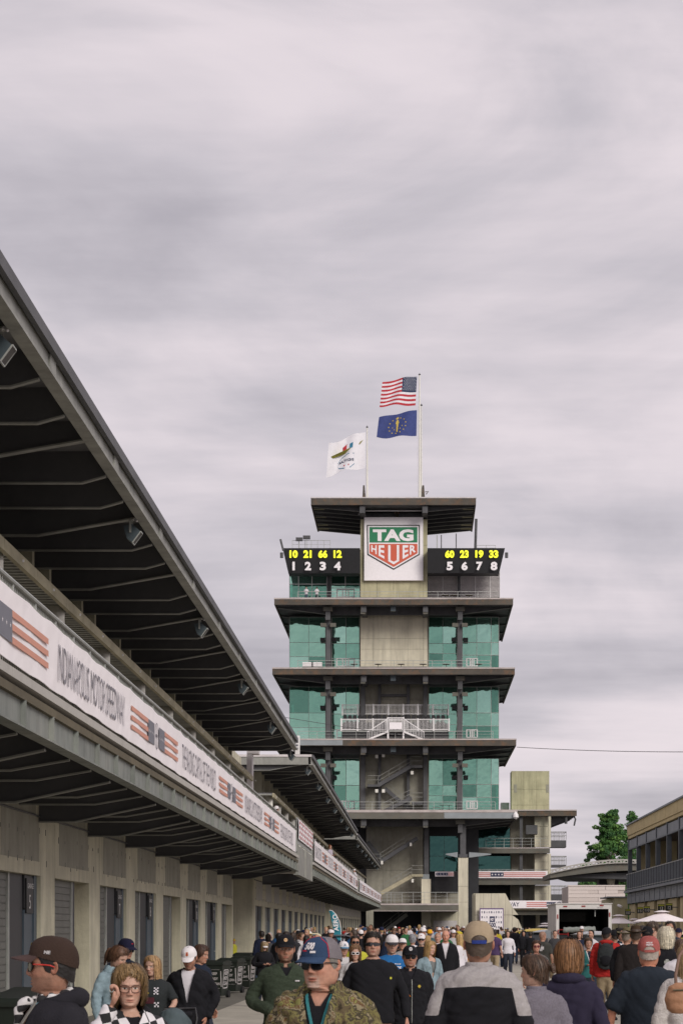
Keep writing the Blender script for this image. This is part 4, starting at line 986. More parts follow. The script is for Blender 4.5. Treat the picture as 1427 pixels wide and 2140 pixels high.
def ovC(T):
    t = MB(); surf(t, fC, [(.06, .80), (.40, .62), (.62, .60), (.92, .60), (.86, .54), (.55, .50), (.42, .52), (.14, .70)], [tuple(range(8))]); t.build('wings', M['f_olive'], T)
    for a, b, m_ in ((.34, .44, 'f_teal'), (.43, .52, 'f_white'), (.50, .60, 'f_red')):
        t = MB(); surf(t, fC, [(a, .62), (b, .60), (b + .01, .74), (a - .01, .77)], [(0, 1, 2, 3)], d=-.05); t.build('emblem_flag', M[m_], T)
    t = MB()
    outl = [(.30, .44), (.45, .46), (.62, .40), (.72, .30), (.70, .12), (.55, .04), (.38, .06), (.28, .16), (.30, .44)]
    for (a, b), (c, d) in zip(outl[:-1], outl[1:]):
        surf(t, fC, [(a, b), (a, b + .02), (c, d + .02), (c, d)], [(0, 1, 2, 3)])
    t.build('crest_outline', M['f_teal'], T)
    tt = MB(); text_mb(tt, 'INDYCAR', (0, 0, 0), (1, 0, 0), (0, 0, 1), 1, bold=.02); v = np.array(tt.v); m = MB(); w_ = v[:, 0].max()
    m.add([(lambda p: (p[0], p[1] - .05, p[2]))(fC(.30 + .40 * q[0] / w_, .24 + .11 * q[2])) for q in v], tt.f); m.build('lettering', M['f_blue'], T)
    t = MB(); surf(t, fC, [(.42, .12), (.56, .11), (.56, .15), (.42, .16)], [(0, 1, 2, 3)]); t.build('red_bar', M['f_red'], T)
flag('white flag with winged emblem and mirrored lettering on the shorter pole', fC, lambda u, v: 0, [M['f_white']], 40, 26, ovC)
# cables
def cable(a, b, sag, label, r=.03):
    pts = [Vector(a).lerp(Vector(b), t / 12) - Vector((0, 0, sag * 4 * (t / 12) * (1 - t / 12))) for t in range(13)]
    single('cable', MB().tube(pts, r, 5), M['dark'], label, 'cable', base=tuple(pts[0]))
cable((PX(1080, 268), 268, PZ(1562, 268)), (PX(1440, 230), 230, PZ(1572, 230)), .15, 'thin black cable running right from the tower plate across the sky', .035)
cable((PX(597, 250), 250, PZ(1500, 250)), (PX(900, 268), 267.5, PZ(1545, 268)), .1, 'thin black cable slung from the left roof to the tower terrace', .03)
# ================================================================ right-hand garages
RX = 14.5
RG = thing('gallery_building', 'two-storey tan garage building with an open grey steel gallery at the right edge', 'building', (RX + 3, 100, 0))
M['tanw'] = mat('tan_block', (.50, .42, .24), .9, .12, 1.0, .4, 12, stain_amt=.4, st_sc=(1.5, 1.5, .3), grain=.3)
M['tanp'] = mat('tan_panel', (.50, .405, .21), .85, .1, .7, .2, 12, stain_amt=.25)
M['bsteel'] = mat('blue_grey_steel', (.105, .12, .135), .55, .15, 2, metal=.2)
M['bpanel'] = mat('blue_grey_panel', (.20, .22, .24), .6, .15, 1.2, stain_amt=.3)
M['bronze'] = mat('bronze_soffit', (.14, .105, .08), .7, .2, 1)
M['signy'] = mat('sign_yellow', (.42, .45, .04), .5); M['signb'] = mat('sign_dark', (.012, .018, .012), .5, .1)
def rr(name, m, X0, X1, Z0, Z1, y0, y1, parent=RG): return MB().box(X0, X1, y0, y1, CAMZ + Z0, CAMZ + Z1).build(name, m, parent)
YE = 155.0
rr('roof_cap', M['bpanel'], RX - .15, RX + 9, 7.40, 7.50, 92, YE + .1)
y = 95.0
while y < YE - .1:
    rr('parapet_panel', M['tanp'], RX - .05, RX + .3, 6.72, 7.40, y + .02, y + 5.98)
    rr('lower_panel', M['tanp'], RX, RX + .3, 6.50, 6.70, y + .02, y + 5.98); y += 6
rr('end_parapet', M['tanp'], RX, RX + 9, 6.5, 7.4, YE - .3, YE + .05)
rr('gallery_ceiling', M['bronze'], RX + .3, RX + 8, 6.35, 6.45, 92, YE)
rr('gallery_back_wall', M['bronze'], RX + 3.2, RX + 3.5, 2.9, 6.4, 92, YE - 1.5)
y = 95.0
while y < YE + .2:
    rr('gallery_column', M['bsteel'], RX + .02, RX + .3, 2.9, 6.5, y - .12, y + .16)
    if y < YE - 1: rr('transom_panel', M['bpanel'], RX + .08, RX + .16, 5.82, 6.40, y + .2, y + 5.85); rr('transom_rail', M['bsteel'], RX + .04, RX + .2, 5.74, 5.82, y + .17, y + 5.87)
    y += 6
rr('gallery_floor', M['bpanel'], RX - .25, RX + 9, 2.78, 2.93, 92, YE + .3)
f = MB(); f.bar((RX - .1, 92, CAMZ + 4.05), (RX - .1, YE, CAMZ + 4.05), .05); f.bar((RX - .1, 92, CAMZ + 3.05), (RX - .1, YE, CAMZ + 3.05), .04)
f.build('gallery_rail', M['galv'], RG)
g = MB(); y = 92
while y < YE: g.bar((RX - .1, y, CAMZ + 2.93), (RX - .1, y, CAMZ + 4.05), .03); y += .3
o = g.build('balusters', M['bpanel'], RG)
y = 92
g = MB()
while y < YE: g.bar((RX - .1, y, CAMZ + 2.93), (RX - .1, y, CAMZ + 4.1), .07); y += 1.5
g = g.build('baluster_posts', M['bsteel'], RG); g['kind'] = 'stuff'
y = 95.0
while y < YE - .1:
    for q in range(2):
        a = y + q * 3
        p = rr('apron_panel', M['bpanel'], RX - .05, RX + .1, 2.05, 2.76, a + .35, a + 2.95); rr('apron_rib', M['bsteel'], RX - .02, RX + .2, 2.0, 2.77, a, a + .34)
        h = MB()
        for u in range(3):
            for v in range(2): h.box(RX - .058, RX - .052, a + 1.2 + u * .45, a + 1.3 + u * .45, CAMZ + 2.48 + v * .12, CAMZ + 2.54 + v * .12)
        h.build('bolt_holes', M['black'], p)
    # ground floor wall: block panel, door recess
    rr('block_wall', M['tanw'], RX + .1, RX + .6, -1.8, 2.0, y + 1.72, y + 3.9); rr('block_wall', M['tanw'], RX + .1, RX + .6, -1.8, 2.0, y + 3.93, y + 5.98)
    rr('door_recess', M['bsteel'], RX + .45, RX + .55, -1.8, 2.0, y, y + 1.7)
    y += 6
rr('building_core', M['tanw'], RX + .62, RX + 9, -1.8, 2.7, 92, YE - .1)
rr('end_wall', M['tanw'], RX + .62, RX + 9, 2.95, 7.3, YE - .6, YE - .1)
for (s, px, py, w_) in (('107', 1312, 1907, 'farthest, at the building corner,'), ('111', 1337.5, 1903, 'second from the building corner,'), ('110', 1351.5, 1901.5, 'middle one of five,'), ('13', 1381.5, 1897.5, 'above the largest white parasol,'), ('12', 1398, 1896, 'nearest to the right picture edge,')):
    yy = F * (RX - .35) / (px - VX)
    x = RX - .35; z = PZ(py, yy)
    T = thing('number_sign', 'black hanging number sign, %s reading %s' % (w_, s), 'sign', (x, yy, z))
    MB().box(x - .19, x + .19, yy, yy + .05, z - .20, z + .20).build('board', M['signb'], T)
    MB().box(x - .17, x + .17, yy - .01, yy - .002, z + .09, z + .17).build('band', M['signy'], T)
    t = MB(); text_mb(t, s, (x, yy - .01, z - .14), (1, 0, 0), (0, 0, 1), .27, .8, align='CENTER', bold=.01); t.build('lettering', M['col'], T)
    MB().box(x + .19, x + .5, yy, yy + .04, z - .05, z).build('arm', M['bsteel'], T)
# small tan hut and white block wall
hy = 158.0
HT = thing('small_hut', 'small tan flat-roofed block building beside the white wall', 'building', (PX(1288, hy), hy, ground(hy)))
x0, x1, xm = PX(1268, hy), PX(1312, hy), PX(1283, hy)
MB().box(xm, x1, hy, hy + 6, 0, PZ(1877, hy)).build('front_wall', M['conc_y'], HT); MB().hexa([(x0, hy + 3, 0), (xm, hy, 0), (xm, hy, PZ(1877, hy)), (x0, hy + 3, PZ(1880, hy))], [(x0 + .1, hy + 6, 0), (xm + .01, hy + 6, 0), (xm + .01, hy + 6, PZ(1877, hy)), (x0 + .1, hy + 6, PZ(1880, hy))]).build('side_wall', M['conc_y'], HT)
MB().box(x0, x1 + .1, hy - .1, hy + 6, PZ(1877, hy), PZ(1874.5, hy)).build('coping', M['bpanel'], HT)
MB().tube([(PX(1291, hy), hy - .15, PZ(1893, hy)), (PX(1297, hy), hy - .45, PZ(1896, hy))], .10, 8).build('wall_lamp', M['white'], HT)
wy = 185.0
WW = thing('block_wall_building', 'windowless pinkish-white block wall above the box truck', 'building', (PX(1245, wy), wy, ground(wy)))
M['pinkw'] = mat('pink_white_block', (.66, .58, .545), .9, .05, 1); M['pinkw2'] = mat('pink_white_block_b', (.60, .525, .49), .9, .07, 1); M['mortar'] = mat('mortar', (.47, .41, .38), .9, .05)
MB().box(PX(1187, wy), PX(1306, wy), wy + .08, wy + 8, 0, PZ(1853, wy)).build('wall_core', M['mortar'], WW)
MB().box(PX(1186.5, wy), PX(1306, wy), wy - .05, wy + .6, PZ(1853, wy), PZ(1850.6, wy)).build('coping', M['pinkw'], WW)
blk = MB().box(-.80, .80, 0, .07, -.145, .145); b1 = blk.mesh('block', M['pinkw']); b2 = blk.mesh('block', M['pinkw2'])
nb_ = 0
for r_ in range(17):
    z = PZ(1853, wy) - .16 - r_ * .31
    for c in range(4):
        x = PX(1187, wy) + .62 + c * 1.63 - (.6 if r_ % 2 else 0)
        if x - .8 < PX(1187, wy): x = PX(1187, wy) + .8 + .01 if r_ % 2 == 0 else PX(1187, wy) + .81
        if x + .8 > PX(1306, wy): continue
        inst(b1 if random.random() < .7 else b2, 'block', WW, (x, wy + random.uniform(0, .01), z))
# curved canopy with white truss
cy_ = 222.0
CP = thing('curved_canopy', 'dark curved canopy roof with a pale zigzag truss along its top edge', 'canopy', (PX(1250, cy_), cy_, ground(cy_)))
xs_ = np.linspace(1150, 1345, 14)
def top(px): return 1821 - 22 * math.sin(max(0, min(1, (px - 1150) / 220)) * math.pi * .72)
def bot_(px): return 1836 - 16 * math.sin(max(0, min(1, (px - 1150) / 220)) * math.pi * .62)
for a, b in zip(xs_[:-1], xs_[1:]):
    MB().hexa([(PX(a, cy_), cy_, PZ(bot_(a), cy_)), (PX(b, cy_), cy_, PZ(bot_(b), cy_)), (PX(b, cy_), cy_, PZ(top(b) + 5, cy_)), (PX(a, cy_), cy_, PZ(top(a) + 5, cy_))],
              [(PX(a, cy_), cy_ + 14, PZ(bot_(a), cy_)), (PX(b, cy_), cy_ + 14, PZ(bot_(b), cy_)), (PX(b, cy_), cy_ + 14, PZ(top(b) + 5, cy_)), (PX(a, cy_), cy_ + 14, PZ(top(a) + 5, cy_))]).build('roof_segment', M['fascia'], CP)
    m_ = (a + b) / 2
    t = MB(); P3 = lambda q, d: (PX(q, cy_), cy_ - .3, PZ(d, cy_))
    t.bar(P3(a, top(a) + 5), P3(m_, top(m_) - 1), .12); t.bar(P3(m_, top(m_) - 1), P3(b, top(b) + 5), .12); t.bar(P3(a, top(a) - 1), P3(b, top(b) - 1), .14); t.bar(P3(a, top(a) + 5), P3(b, top(b) + 5), .1)
    t.build('truss_bay', M['slab'], CP)
MB().hexa([(PX(1152, cy_), cy_ + 1, PZ(1834, cy_)), (PX(1340, cy_), cy_ + 1, PZ(1838, cy_)), (PX(1340, cy_), cy_ + 1, PZ(1823, cy_)), (PX(1152, cy_), cy_ + 1, PZ(1830, cy_))], [(PX(1200, cy_), cy_ + 12, PZ(1838, cy_)), (PX(1340, cy_), cy_ + 12, PZ(1838, cy_)), (PX(1340, cy_), cy_ + 12, PZ(1823, cy_)), (PX(1200, cy_), cy_ + 12, PZ(1830, cy_))]).build('soffit', M['dark'], CP)
v = MB(); v.prism([(PX(a, cy_), cy_ + 3, PZ(b, cy_)) for a, b in ((1279, 1848), (1289, 1848), (1294, 1818), (1270, 1818))], [(PX(a, cy_), cy_ + 5, PZ(b, cy_)) for a, b in ((1279, 1848), (1289, 1848), (1294, 1818), (1270, 1818))]); v.build('flared_pier', M['conc_t'], CP)
MB().box(PX(1279, cy_), PX(1289, cy_), cy_ + 3, cy_ + 5, ground(cy_), PZ(1848, cy_)).build('pier_stem', M['conc_t'], CP)
MB().box(PX(1262, cy_), PX(1304, cy_), cy_ + 6, cy_ + 9, ground(cy_), PZ(1822, cy_)).build('dark_core', M['doord'], CP)
# ================================================================ trees
M['bark'] = mat('bark', (.07, .055, .04), .9, .2, 4)
M['leaf1'] = mat('leaf_mid', (.085, .20, .05), .75, .25, .4); M['leaf2'] = mat('leaf_light', (.15, .29, .065), .75, .25, .4); M['leaf3'] = mat('leaf_dark', (.045, .125, .04), .8, .25, .4)
def tree(label, px, ytop, w_px, y, seed, lean=0, n=9000, low=.25):
    r = np.random.RandomState(seed); x0 = PX(px, y); z0 = ground(y); zt = PZ(ytop, y); H = zt - z0; Wd = w_px / F * y / 2
    T = thing('tree', label, 'tree', (x0, y, z0)); tr = MB()
    tr.tube([(x0, y, z0), (x0 + .2, y, z0 + H * .3), (x0 - .1, y + .2, z0 + H * .6), (x0, y, z0 + H * .92)], [.55, .42, .25, .05], 10)
    tips = []
    for i in range(46):
        u = low + (1 - low) * (i + .5) / 46; zz = z0 + H * u
        # outline: wide middle-lower, pointed uneven top
        env = Wd * (math.sin(min(1, (1 - u) / (1 - low) * 1.05 + .06) * math.pi * .62)) * (1 if u > low + .05 else .7)
        a = i * 2.4 + r.uniform(-.4, .4); L_ = env * r.uniform(.62, 1.18)
        tip = (x0 + math.cos(a) * L_, y + math.sin(a) * L_, zz + L_ * r.uniform(.15, .45)); st = (x0, y, zz - L_ * .15)
        mid = tuple((s * .5 + t * .5 + r.uniform(-.2, .2)) for s, t in zip(st, tip)); tr.tube([st, mid, tip], [.16, .09, .03], 5)
        tips.append((np.array(st), np.array(tip), L_))
    tr.build('trunk', M['bark'], T)
    vs = []; fs = []; ms = []
    pts = []
    per = n // len(tips)
    for st, tip, L_ in tips:
        for c in range(9):
            cc = st + (tip - st) * r.uniform(.35, 1.06) + r.normal(0, .30, 3); s_ = r.uniform(.28, .74) * (L_ / Wd * .5 + .6); mi_ = r.choice([0, 1, 2], p=[.4, .25, .35])
            k = per // 9; q = r.normal(0, 1, (k, 3)); q /= np.linalg.norm(q, axis=1)[:, None]; q *= (r.uniform(.3, 1, (k, 1)) ** .5) * s_ * np.array([1.15, 1.15, .7]); pts.append((cc + q, mi_))
    for q, mi_ in pts:
        k = len(q); a = r.normal(0, 1, (k, 3)); b = np.cross(a, r.normal(0, 1, (k, 3))); a /= np.linalg.norm(a, axis=1)[:, None]; b /= np.linalg.norm(b, axis=1)[:, None]; sz = r.uniform(.09, .19, (k, 1))
        base = len(vs)
        V = np.stack([q - a * sz, q - b * sz * .55, q + a * sz, q + b * sz * .55], 1).reshape(-1, 3)
        vs.extend(V.tolist()); fs.extend([(base + 4 * i, base + 4 * i + 1, base + 4 * i + 2, base + 4 * i + 3) for i in range(k)]); ms.extend([mi_ if r.rand() < .75 else 0 for _ in range(k)])
    mb = MB(); mb.v = vs; mb.f = fs; mb.m = ms; mb.n = len(vs)
    o = mb.build('crown', [M['leaf1'], M['leaf2'], M['leaf3']], T); o['kind'] = 'stuff'
tree('large green tree rising behind the curved canopy, left of the gallery building', 1274, 1698, 122, 300, 3, n=64000, low=.10)
tree('narrower tree half hidden behind the gallery building corner', 1322, 1708, 80, 330, 5, n=30000, low=.2)
tree('low bushy tree seen through the open gallery columns', 1352, 1772, 70, 290, 8, n=9000, low=.1)
tree('low tree showing under the left end of the curved canopy', 1228, 1836, 76, 260, 12, n=7000, low=.1)
# ================================================================ box truck, cars, carts, umbrellas
ty = 100.0; sc_ = F / ty
TK = thing('box_truck', 'white box truck seen from behind with its rear wide open', 'truck', (PX(1219, ty), ty, ground(ty)))
M['tkw'] = mat('truck_white', (.64, .62, .60), .45, .08, 2, stain_amt=.15); M['tkred'] = mat('marker_red', (.30, .02, .02), .4, 0)
M['tkin'] = mat('truck_inside', (.075, .075, .07), .8, .3, 1); M['tarp'] = mat('rolled_tarp', (.24, .26, .24), .7, .3, 3, .8, 5)
def tb(name, m, a, b, c, d, y0, y1, par=TK): return part(name, m, a, b, c, d, y0, y1, parent=par, yref=ty)
tb('top_rail', M['tkw'], 1161.5, 1278, 1890, 1900.5, ty, ty + .15)
tb('corner_post', M['tkw'], 1162, 1168, 1900.6, 1993, ty, ty + .15); tb('corner_post', M['tkw'], 1271.5, 1278, 1900.6, 1993, ty, ty + .15)
tb('roof_edge', M['tkw'], 1159, 1279.5, 1888.5, 1890, ty - .05, ty + 6.5)
b_ = MB(); b_.box(PX(1162, ty), PX(1163.5, ty), ty + .16, ty + 6.5, PZ(1993, ty), PZ(1890, ty)); b_.box(PX(1276.5, ty), PX(1278, ty), ty + .16, ty + 6.5, PZ(1993, ty), PZ(1890, ty)); b_.build('side_walls', M['tkw'], TK)
tb('inner_roof', M['tkin'], 1163.6, 1276.4, 1890.2, 1892, ty + .16, ty + 6.5); tb('front_bulkhead', M['tkin'], 1163.6, 1276.4, 1892, 1993, ty + 6.3, ty + 6.5); tb('load_floor', M['tkin'], 1163, 1277, 1991, 1997, ty + .02, ty + 6.4)
b_ = MB(); b_.box(PX(1163.6, ty), PX(1164.2, ty), ty + .2, ty + 6.2, PZ(1990, ty), PZ(1893, ty)); b_.box(PX(1275.8, ty), PX(1276.4, ty), ty + .2, ty + 6.2, PZ(1990, ty), PZ(1893, ty)); b_.build('inner_lining', M['tkin'], TK)
tb('rolled_cover', M['tkin'], 1171, 1235, 1906, 1927, ty + 3, ty + 3.3)
for a, c in ((1177, 1893), (1215, 1892.5), (1253, 1891)): tb('marker_lamp', M['tkred'], a, a + 8, c + 1, c + 3.4, ty - .03, ty - .002)
for a, c in ((1165, 1912), (1165.8, 1944), (1166, 1970), (1273.5, 1908), (1273.8, 1975)): tb('marker_lamp', M['tkred'], a - 1, a + 1.2, c, c + 9, ty - .03, ty - .002)
tb('strap', M['galv'], 1243.5, 1245.5, 1902, 1916, ty + .3, ty + .34)
t = MB(); px_text(t, 'Tuk-Rack-X', 1247, 1260, 1896.2, 1898.6, ty - .01, .0); t.build('lettering', M['ink'], TK)
tb('bumper', M['dark'], 1164, 1276, 1999, 2005, ty - .1, ty + .1); tb('chassis', M['dark'], 1185, 1255, 1997.5, 2003, ty + .3, ty + 9)
tb('cab', M['tkw'], 1172, 1268, 1922, 2000, ty + 7.0, ty + 9)
def wheel(par, x, y, z, r=.45, w_=.28, m='black', axis='x'):
    W_ = MB(); W_.tube([(x - w_ / 2, y, z), (x + w_ / 2, y, z)], r, 20); o = W_.build('wheel', M[m], par)
    q = MB().tube([(x - w_ / 2 - .01, y, z), (x + w_ / 2 + .01, y, z)], r * .5, 14); q.build('rim', M['galv'], o); return o
for s in (-1, 1):
    for yy in (1.2, 7.6): wheel(TK, PX(1219, ty) + s * .98, ty + yy, ground(ty) + .45)
tp = MB(); r = random.Random(4); pts = [(PX(1176 + i * 6.6, ty), ty - .35 - .02 * (i % 2), PZ(1944 + (1.0 if i % 2 else 0) - i * .15, ty)) for i in range(11)]
tp.tube(pts, [.10 + r.uniform(.015, .04) for _ in pts], 12)
single('rolled_tarpaulin', tp, M['tarp'], 'rolled grey tarpaulin carried across the open rear of the box truck', 'tarpaulin', smooth=True)
tr_ = thing('hand_truck', 'dark red trolley standing inside the open box truck', 'trolley', (PX(1179, ty), ty + .8, PZ(1991, ty)))
f = MB()
for dx in (-.22, .22): f.tube([(dx, 0, 0), (dx, 0, 1.0)], .03, 8)
for z in (.2, .5, .8, 1.0): f.tube([(-.22, 0, z), (.22, 0, z)], .025, 6)
f.build('frame', M['tkred'], tr_, local=True); f = MB().box(-.2, .2, -.02, .3, .0, .75); f.build('load', M['black'], tr_, local=True)
# vintage cars (rounded bodies lofted from side sections)
def car(label, px, y, rz, body, roofc, seed=0, convertible=False):
    T = thing('vintage_car', label, 'car', (PX(px, y), y, ground(y)), rz)
    prof = [(-2.2, .42, .62), (-2.1, .38, .9), (-1.5, .30, 1.0), (-.9, .28, 1.02), (-.6, .28, 1.05), (.9, .28, 1.05), (1.4, .30, .98), (2.0, .36, .85), (2.2, .45, .6)]
    mb = MB(); n = 14; vs = []
    for (yy, zb_, zt_) in prof:
        w_ = .86 if abs(yy) < 1.8 else .74
        for k in range(n):
            a = 2 * math.pi * k / n; c, s = math.cos(a), math.sin(a); e = .5
            vs.append((w_ * abs(c) ** e * (1 if c > 0 else -1), yy, (zb_ + zt_) / 2 + (zt_ - zb_) / 2 * abs(s) ** e * (1 if s > 0 else -1)))
    m_ = len(prof); mb.add(vs, [(i * n + k, i * n + (k + 1) % n, (i + 1) * n + (k + 1) % n, (i + 1) * n + k) for i in range(m_ - 1) for k in range(n)] + [tuple(range(n))[::-1], tuple(range((m_ - 1) * n, m_ * n))])
    mb.build('body', body, T, local=True, smooth=True)
    c = MB(); lo = [(-1.15, 1.0, .76), (1.05, 1.0, .76)]; 
    c.prism([(-.72, -1.2, 1.02), (.72, -1.2, 1.02), (.72, 1.05, 1.02), (-.72, 1.05, 1.02)], [(-.6, -.85, 1.52), (.6, -.85, 1.52), (.6, .55, 1.52), (-.6, .55, 1.52)]); c.build('windows', M['cargl'], T, local=True)
    rf = MB(); vs = []
    for i in range(9):
        for j in range(9):
            u, v_ = i / 8 * 2 - 1, j / 8 * 2 - 1; vs.append((u * .68, -.15 + v_ * .85, 1.53 + .13 * (1 - u * u) ** .5 * (1 - v_ * v_) ** .5 + .0))
    rf.add(vs, [(i * 9 + j, (i + 1) * 9 + j, (i + 1) * 9 + j + 1, i * 9 + j + 1) for i in range(8) for j in range(8)]); rf.box(-.68, .68, -1.0, .7, 1.49, 1.53)
    rf.build('roof', roofc, T, local=True, smooth=False)
    for s in (-1, 1):
        for yy in (-1.4, 1.4):
            W_ = MB(); W_.tube([(s * .72, yy, .34), (s * .90, yy, .34)], .34, 18); o = W_.build('wheel', M['black'], T, local=True); q = MB().tube([(s * .70, yy, .34), (s * .915, yy, .34)], .19, 14); q.build('rim', M['galv'], o, local=True)
            fd = MB(); pts = [(s * .84, yy + .46 * math.cos(a), .36 + .44 * math.sin(a)) for a in np.linspace(0, math.pi, 9)]
            for p, q2 in zip(pts[:-1], pts[1:]): fd.bar(p, q2, .24, .05)
            fd.build('fender', body, T, local=True)
        MB().tube([(s * .58, -2.25, .78), (s * .58, -2.05, .78)], .11, 14).build('headlight', M['galv'], T, local=True)
        MB().bar((s * .56, -.9, 1.03), (s * .58, -.7, 1.5), .05).build('pillar', M['galv'], T, local=True)
    MB().box(-.8, .8, -2.36, -2.27, .42, .52).build('bumper', M['galv'], T, local=True); MB().box(-.3, .3, -2.26, -2.2, .5, .9).build('grille', M['galv'], T, local=True)
    return T
M['cargl'] = mat('car_glass', (.03, .035, .04), .08, 0); M['silver'] = mat('silver_paint', (.36, .38, .38), .25, .05, metal=.7, coat=.5); M['cream'] = mat('cream_fabric', (.62, .56, .36), .7, .06); M['carbk'] = mat('car_black', (.02, .022, .025), .25, 0, coat=.6)
M['bluep'] = mat('car_blue', (.05, .09, .16), .25, 0, coat=.6); M['yel'] = mat('yellow_canvas', (.66, .50, .13), .7, .08); M['maroon'] = mat('car_maroon', (.16, .02, .03), .25, 0, coat=.6)
car('silver vintage car with a rounded bright roof parked right behind the box truck', 1238, 92, R(20), M['silver'], M['silver'])
car('dark vintage car with a long cream fabric roof right of the silver car', 1290, 108, R(75), M['carbk'], M['cream'])
car('black and silver vintage car left of the box truck', 1148, 112, R(-15), M['carbk'], M['silver'])
car('vintage car with a yellow canvas roof left of the box truck', 1118, 128, R(80), M['maroon'], M['yel'])
car('dark blue vintage car mostly hidden by the crowd at the right', 1385, 96, R(60), M['bluep'], M['cream'])
# truck mirror beside the old cars
mr = thing('wing_mirror', 'tall grey wing mirror on a stalk left of the box truck', 'mirror', (PX(1141, 97), 97, ground(97)))
part('mirror_head', M['bpanel'], 1140, 1150.5, 1945, 1962, 97, 97.12, parent=mr); MB().bar((PX(1152, 97), 97.1, ground(97) + .3), (PX(1152, 97), 97.1, PZ(1948, 97)), .05).build('stalk', M['dark'], mr); MB().bar((PX(1145, 97), 97.1, PZ(1953, 97)), (PX(1165, 97), 97.1, PZ(1953, 97)), .03).build('arm', M['dark'], mr)
def cart(label, px, y, m, py, w_, pxl):
    T = thing('golf_cart', label, 'golf cart', (PX(px, y), y, ground(y)), R(90)); zt = PZ(py, y) - ground(y)
    rf = MB(); L_ = w_ / F * y / 2; vs = []
    for i in range(9):
        for j in range(7):
            u, v_ = i / 8 * 2 - 1, j / 6 * 2 - 1; vs.append((v_ * .6, u * L_, zt - .05 - .10 * (u ** 4) - .05 * v_ ** 2))
    rf.add(vs, [(i * 7 + j, (i + 1) * 7 + j, (i + 1) * 7 + j + 1, i * 7 + j + 1) for i in range(8) for j in range(6)]); rf.add([(a, b, c - .06) for a, b, c in vs], [(i * 7 + j, i * 7 + j + 1, (i + 1) * 7 + j + 1, (i + 1) * 7 + j) for i in range(8) for j in range(6)])
    rf.build('canopy', m, T, local=True, smooth=True)
    for a in (-.5, .5):
        for b in (-.85, .85): MB().tube([(a, b * L_, .6), (a, b * L_, zt - .15)], .025, 8).build('post', M['white'], T, local=True)
    bd = MB(); bd.prism([(-.6, -L_ * .95, .3), (-.6, L_ * .95, .3), (-.6, L_ * .95, .65), (-.6, L_ * .7, .8), (-.6, L_ * .3, .55), (-.6, -L_ * .1, .55), (-.6, -L_ * .3, .75), (-.6, -L_ * .95, .75)], [(.6, -L_ * .95, .3), (.6, L_ * .95, .3), (.6, L_ * .95, .65), (.6, L_ * .7, .8), (.6, L_ * .3, .55), (.6, -L_ * .1, .55), (.6, -L_ * .3, .75), (.6, -L_ * .95, .75)]); bd.build('body', m, T, local=True)
    MB().box(-.55, .55, -L_ * .5, -L_ * .1, .75, .9).build('seat', M['black'], T, local=True); MB().box(-.55, .55, -L_ * .55, -L_ * .48, .8, 1.3).build('seat_back', M['black'], T, local=True)
    for a in (-.55, .55):
        for b in (-.65, .65): MB().tube([(a - .08, b * L_, .22), (a + .08, b * L_, .22)], .22, 16).build('wheel', M['black'], T, local=True)
cart('golf cart with a cream roof in the crowd by the garages', 653, 80, M['cream'], 1947.5, 38, 0)
cart('golf cart with a flat black roof below the teal feather flag', 711, 84, M['black'], 1951.5, 52, 0)
cart('distant cart with a pale yellow roof left of the parked old cars', 1092, 140, M['yel'], 1944, 34, 0)
M['umb'] = mat('umbrella_canvas', (.80, .74, .74), .8, .04)
def umbrella(label, px, pytop, pyrim, wpx, y, n=8):
    x = PX(px, y); zt = PZ(pytop, y); zr = PZ(pyrim, y); r = wpx / F * y / 2; T = thing('parasol', label, 'parasol', (x, y, ground(y)))
    for k in range(n):
        a0, a1 = 2 * math.pi * k / n, 2 * math.pi * (k + 1) / n; mb = MB(); vs = []
        for i in range(6):
            u = i / 5
            for j in range(5):
                a = a0 + (a1 - a0) * j / 4; edge = 1 - .06 * math.sin(j / 4 * math.pi) * u
                vs.append((x + math.cos(a) * r * u * edge, y + math.sin(a) * r * u * edge, zt - (zt - zr) * (u ** .9)))
        mb.add(vs, [(i * 5 + j, (i + 1) * 5 + j, (i + 1) * 5 + j + 1, i * 5 + j + 1) for i in range(5) for j in range(4)]); mb.build('canopy_panel', M['umb'], T)
        MB().bar((x, y, zt - .1), (x + math.cos(a0) * r * .97, y + math.sin(a0) * r * .97, zr - .02), .025).build('rib', M['galv'], T)
    MB().tube([(x, y, ground(y)), (x, y, zt + .06)], .03, 8).build('pole', M['galv'], T); MB().tube([(x, y, zt - .02), (x, y, zt + .04)], [.35, .12], 12).build('vent_cap', M['umb'], T)
umbrella('largest white parasol at the right, in front of the gallery building', 1383, 1906, 1927, 124, 90)
umbrella('white parasol partly behind the box truck, left of the largest one', 1293, 1914, 1931, 72, 112)
umbrella('small white parasol overlapping between the two larger ones', 1325, 1922, 1930, 30, 126)
umbrella('smallest white parasol standing left of the box truck', 1139, 1931, 1937, 34, 150)
# teal feather flag
fy = 105.0; FF = thing('feather_flag', 'teal feather banner with white lettering beside the garages', 'flag', (PX(703, fy), fy, ground(fy)))
pl_ = [(688, 1903), (694, 1904.5), (702, 1912), (709, 1926), (712, 1942), (713, 1972)]
MB().tube([(PX(a, fy), fy, PZ(b, fy)) for a, b in pl_], .02, 6).build('pole', M['white'], FF)
lft = [(687, 1903), (690, 1912), (693, 1925), (696, 1940), (698, 1966)]
m_ = MB(); vs = []
for i in range(14):
    u = i / 13; a = np.interp(u, np.linspace(0, 1, 5), [q[0] for q in lft]); az = np.interp(u, np.linspace(0, 1, 5), [q[1] for q in lft]); bq = np.interp(u, np.linspace(0, 1, 6), [q[0] for q in pl_]); bz = np.interp(u, np.linspace(0, 1, 6), [q[1] for q in pl_])
    for j in range(4): t_ = j / 3; vs.append((PX(a + (bq - a) * t_, fy), fy + .04 * math.sin(u * 9 + j), PZ(az + (min(bz, 1966) - az) * t_, fy)))
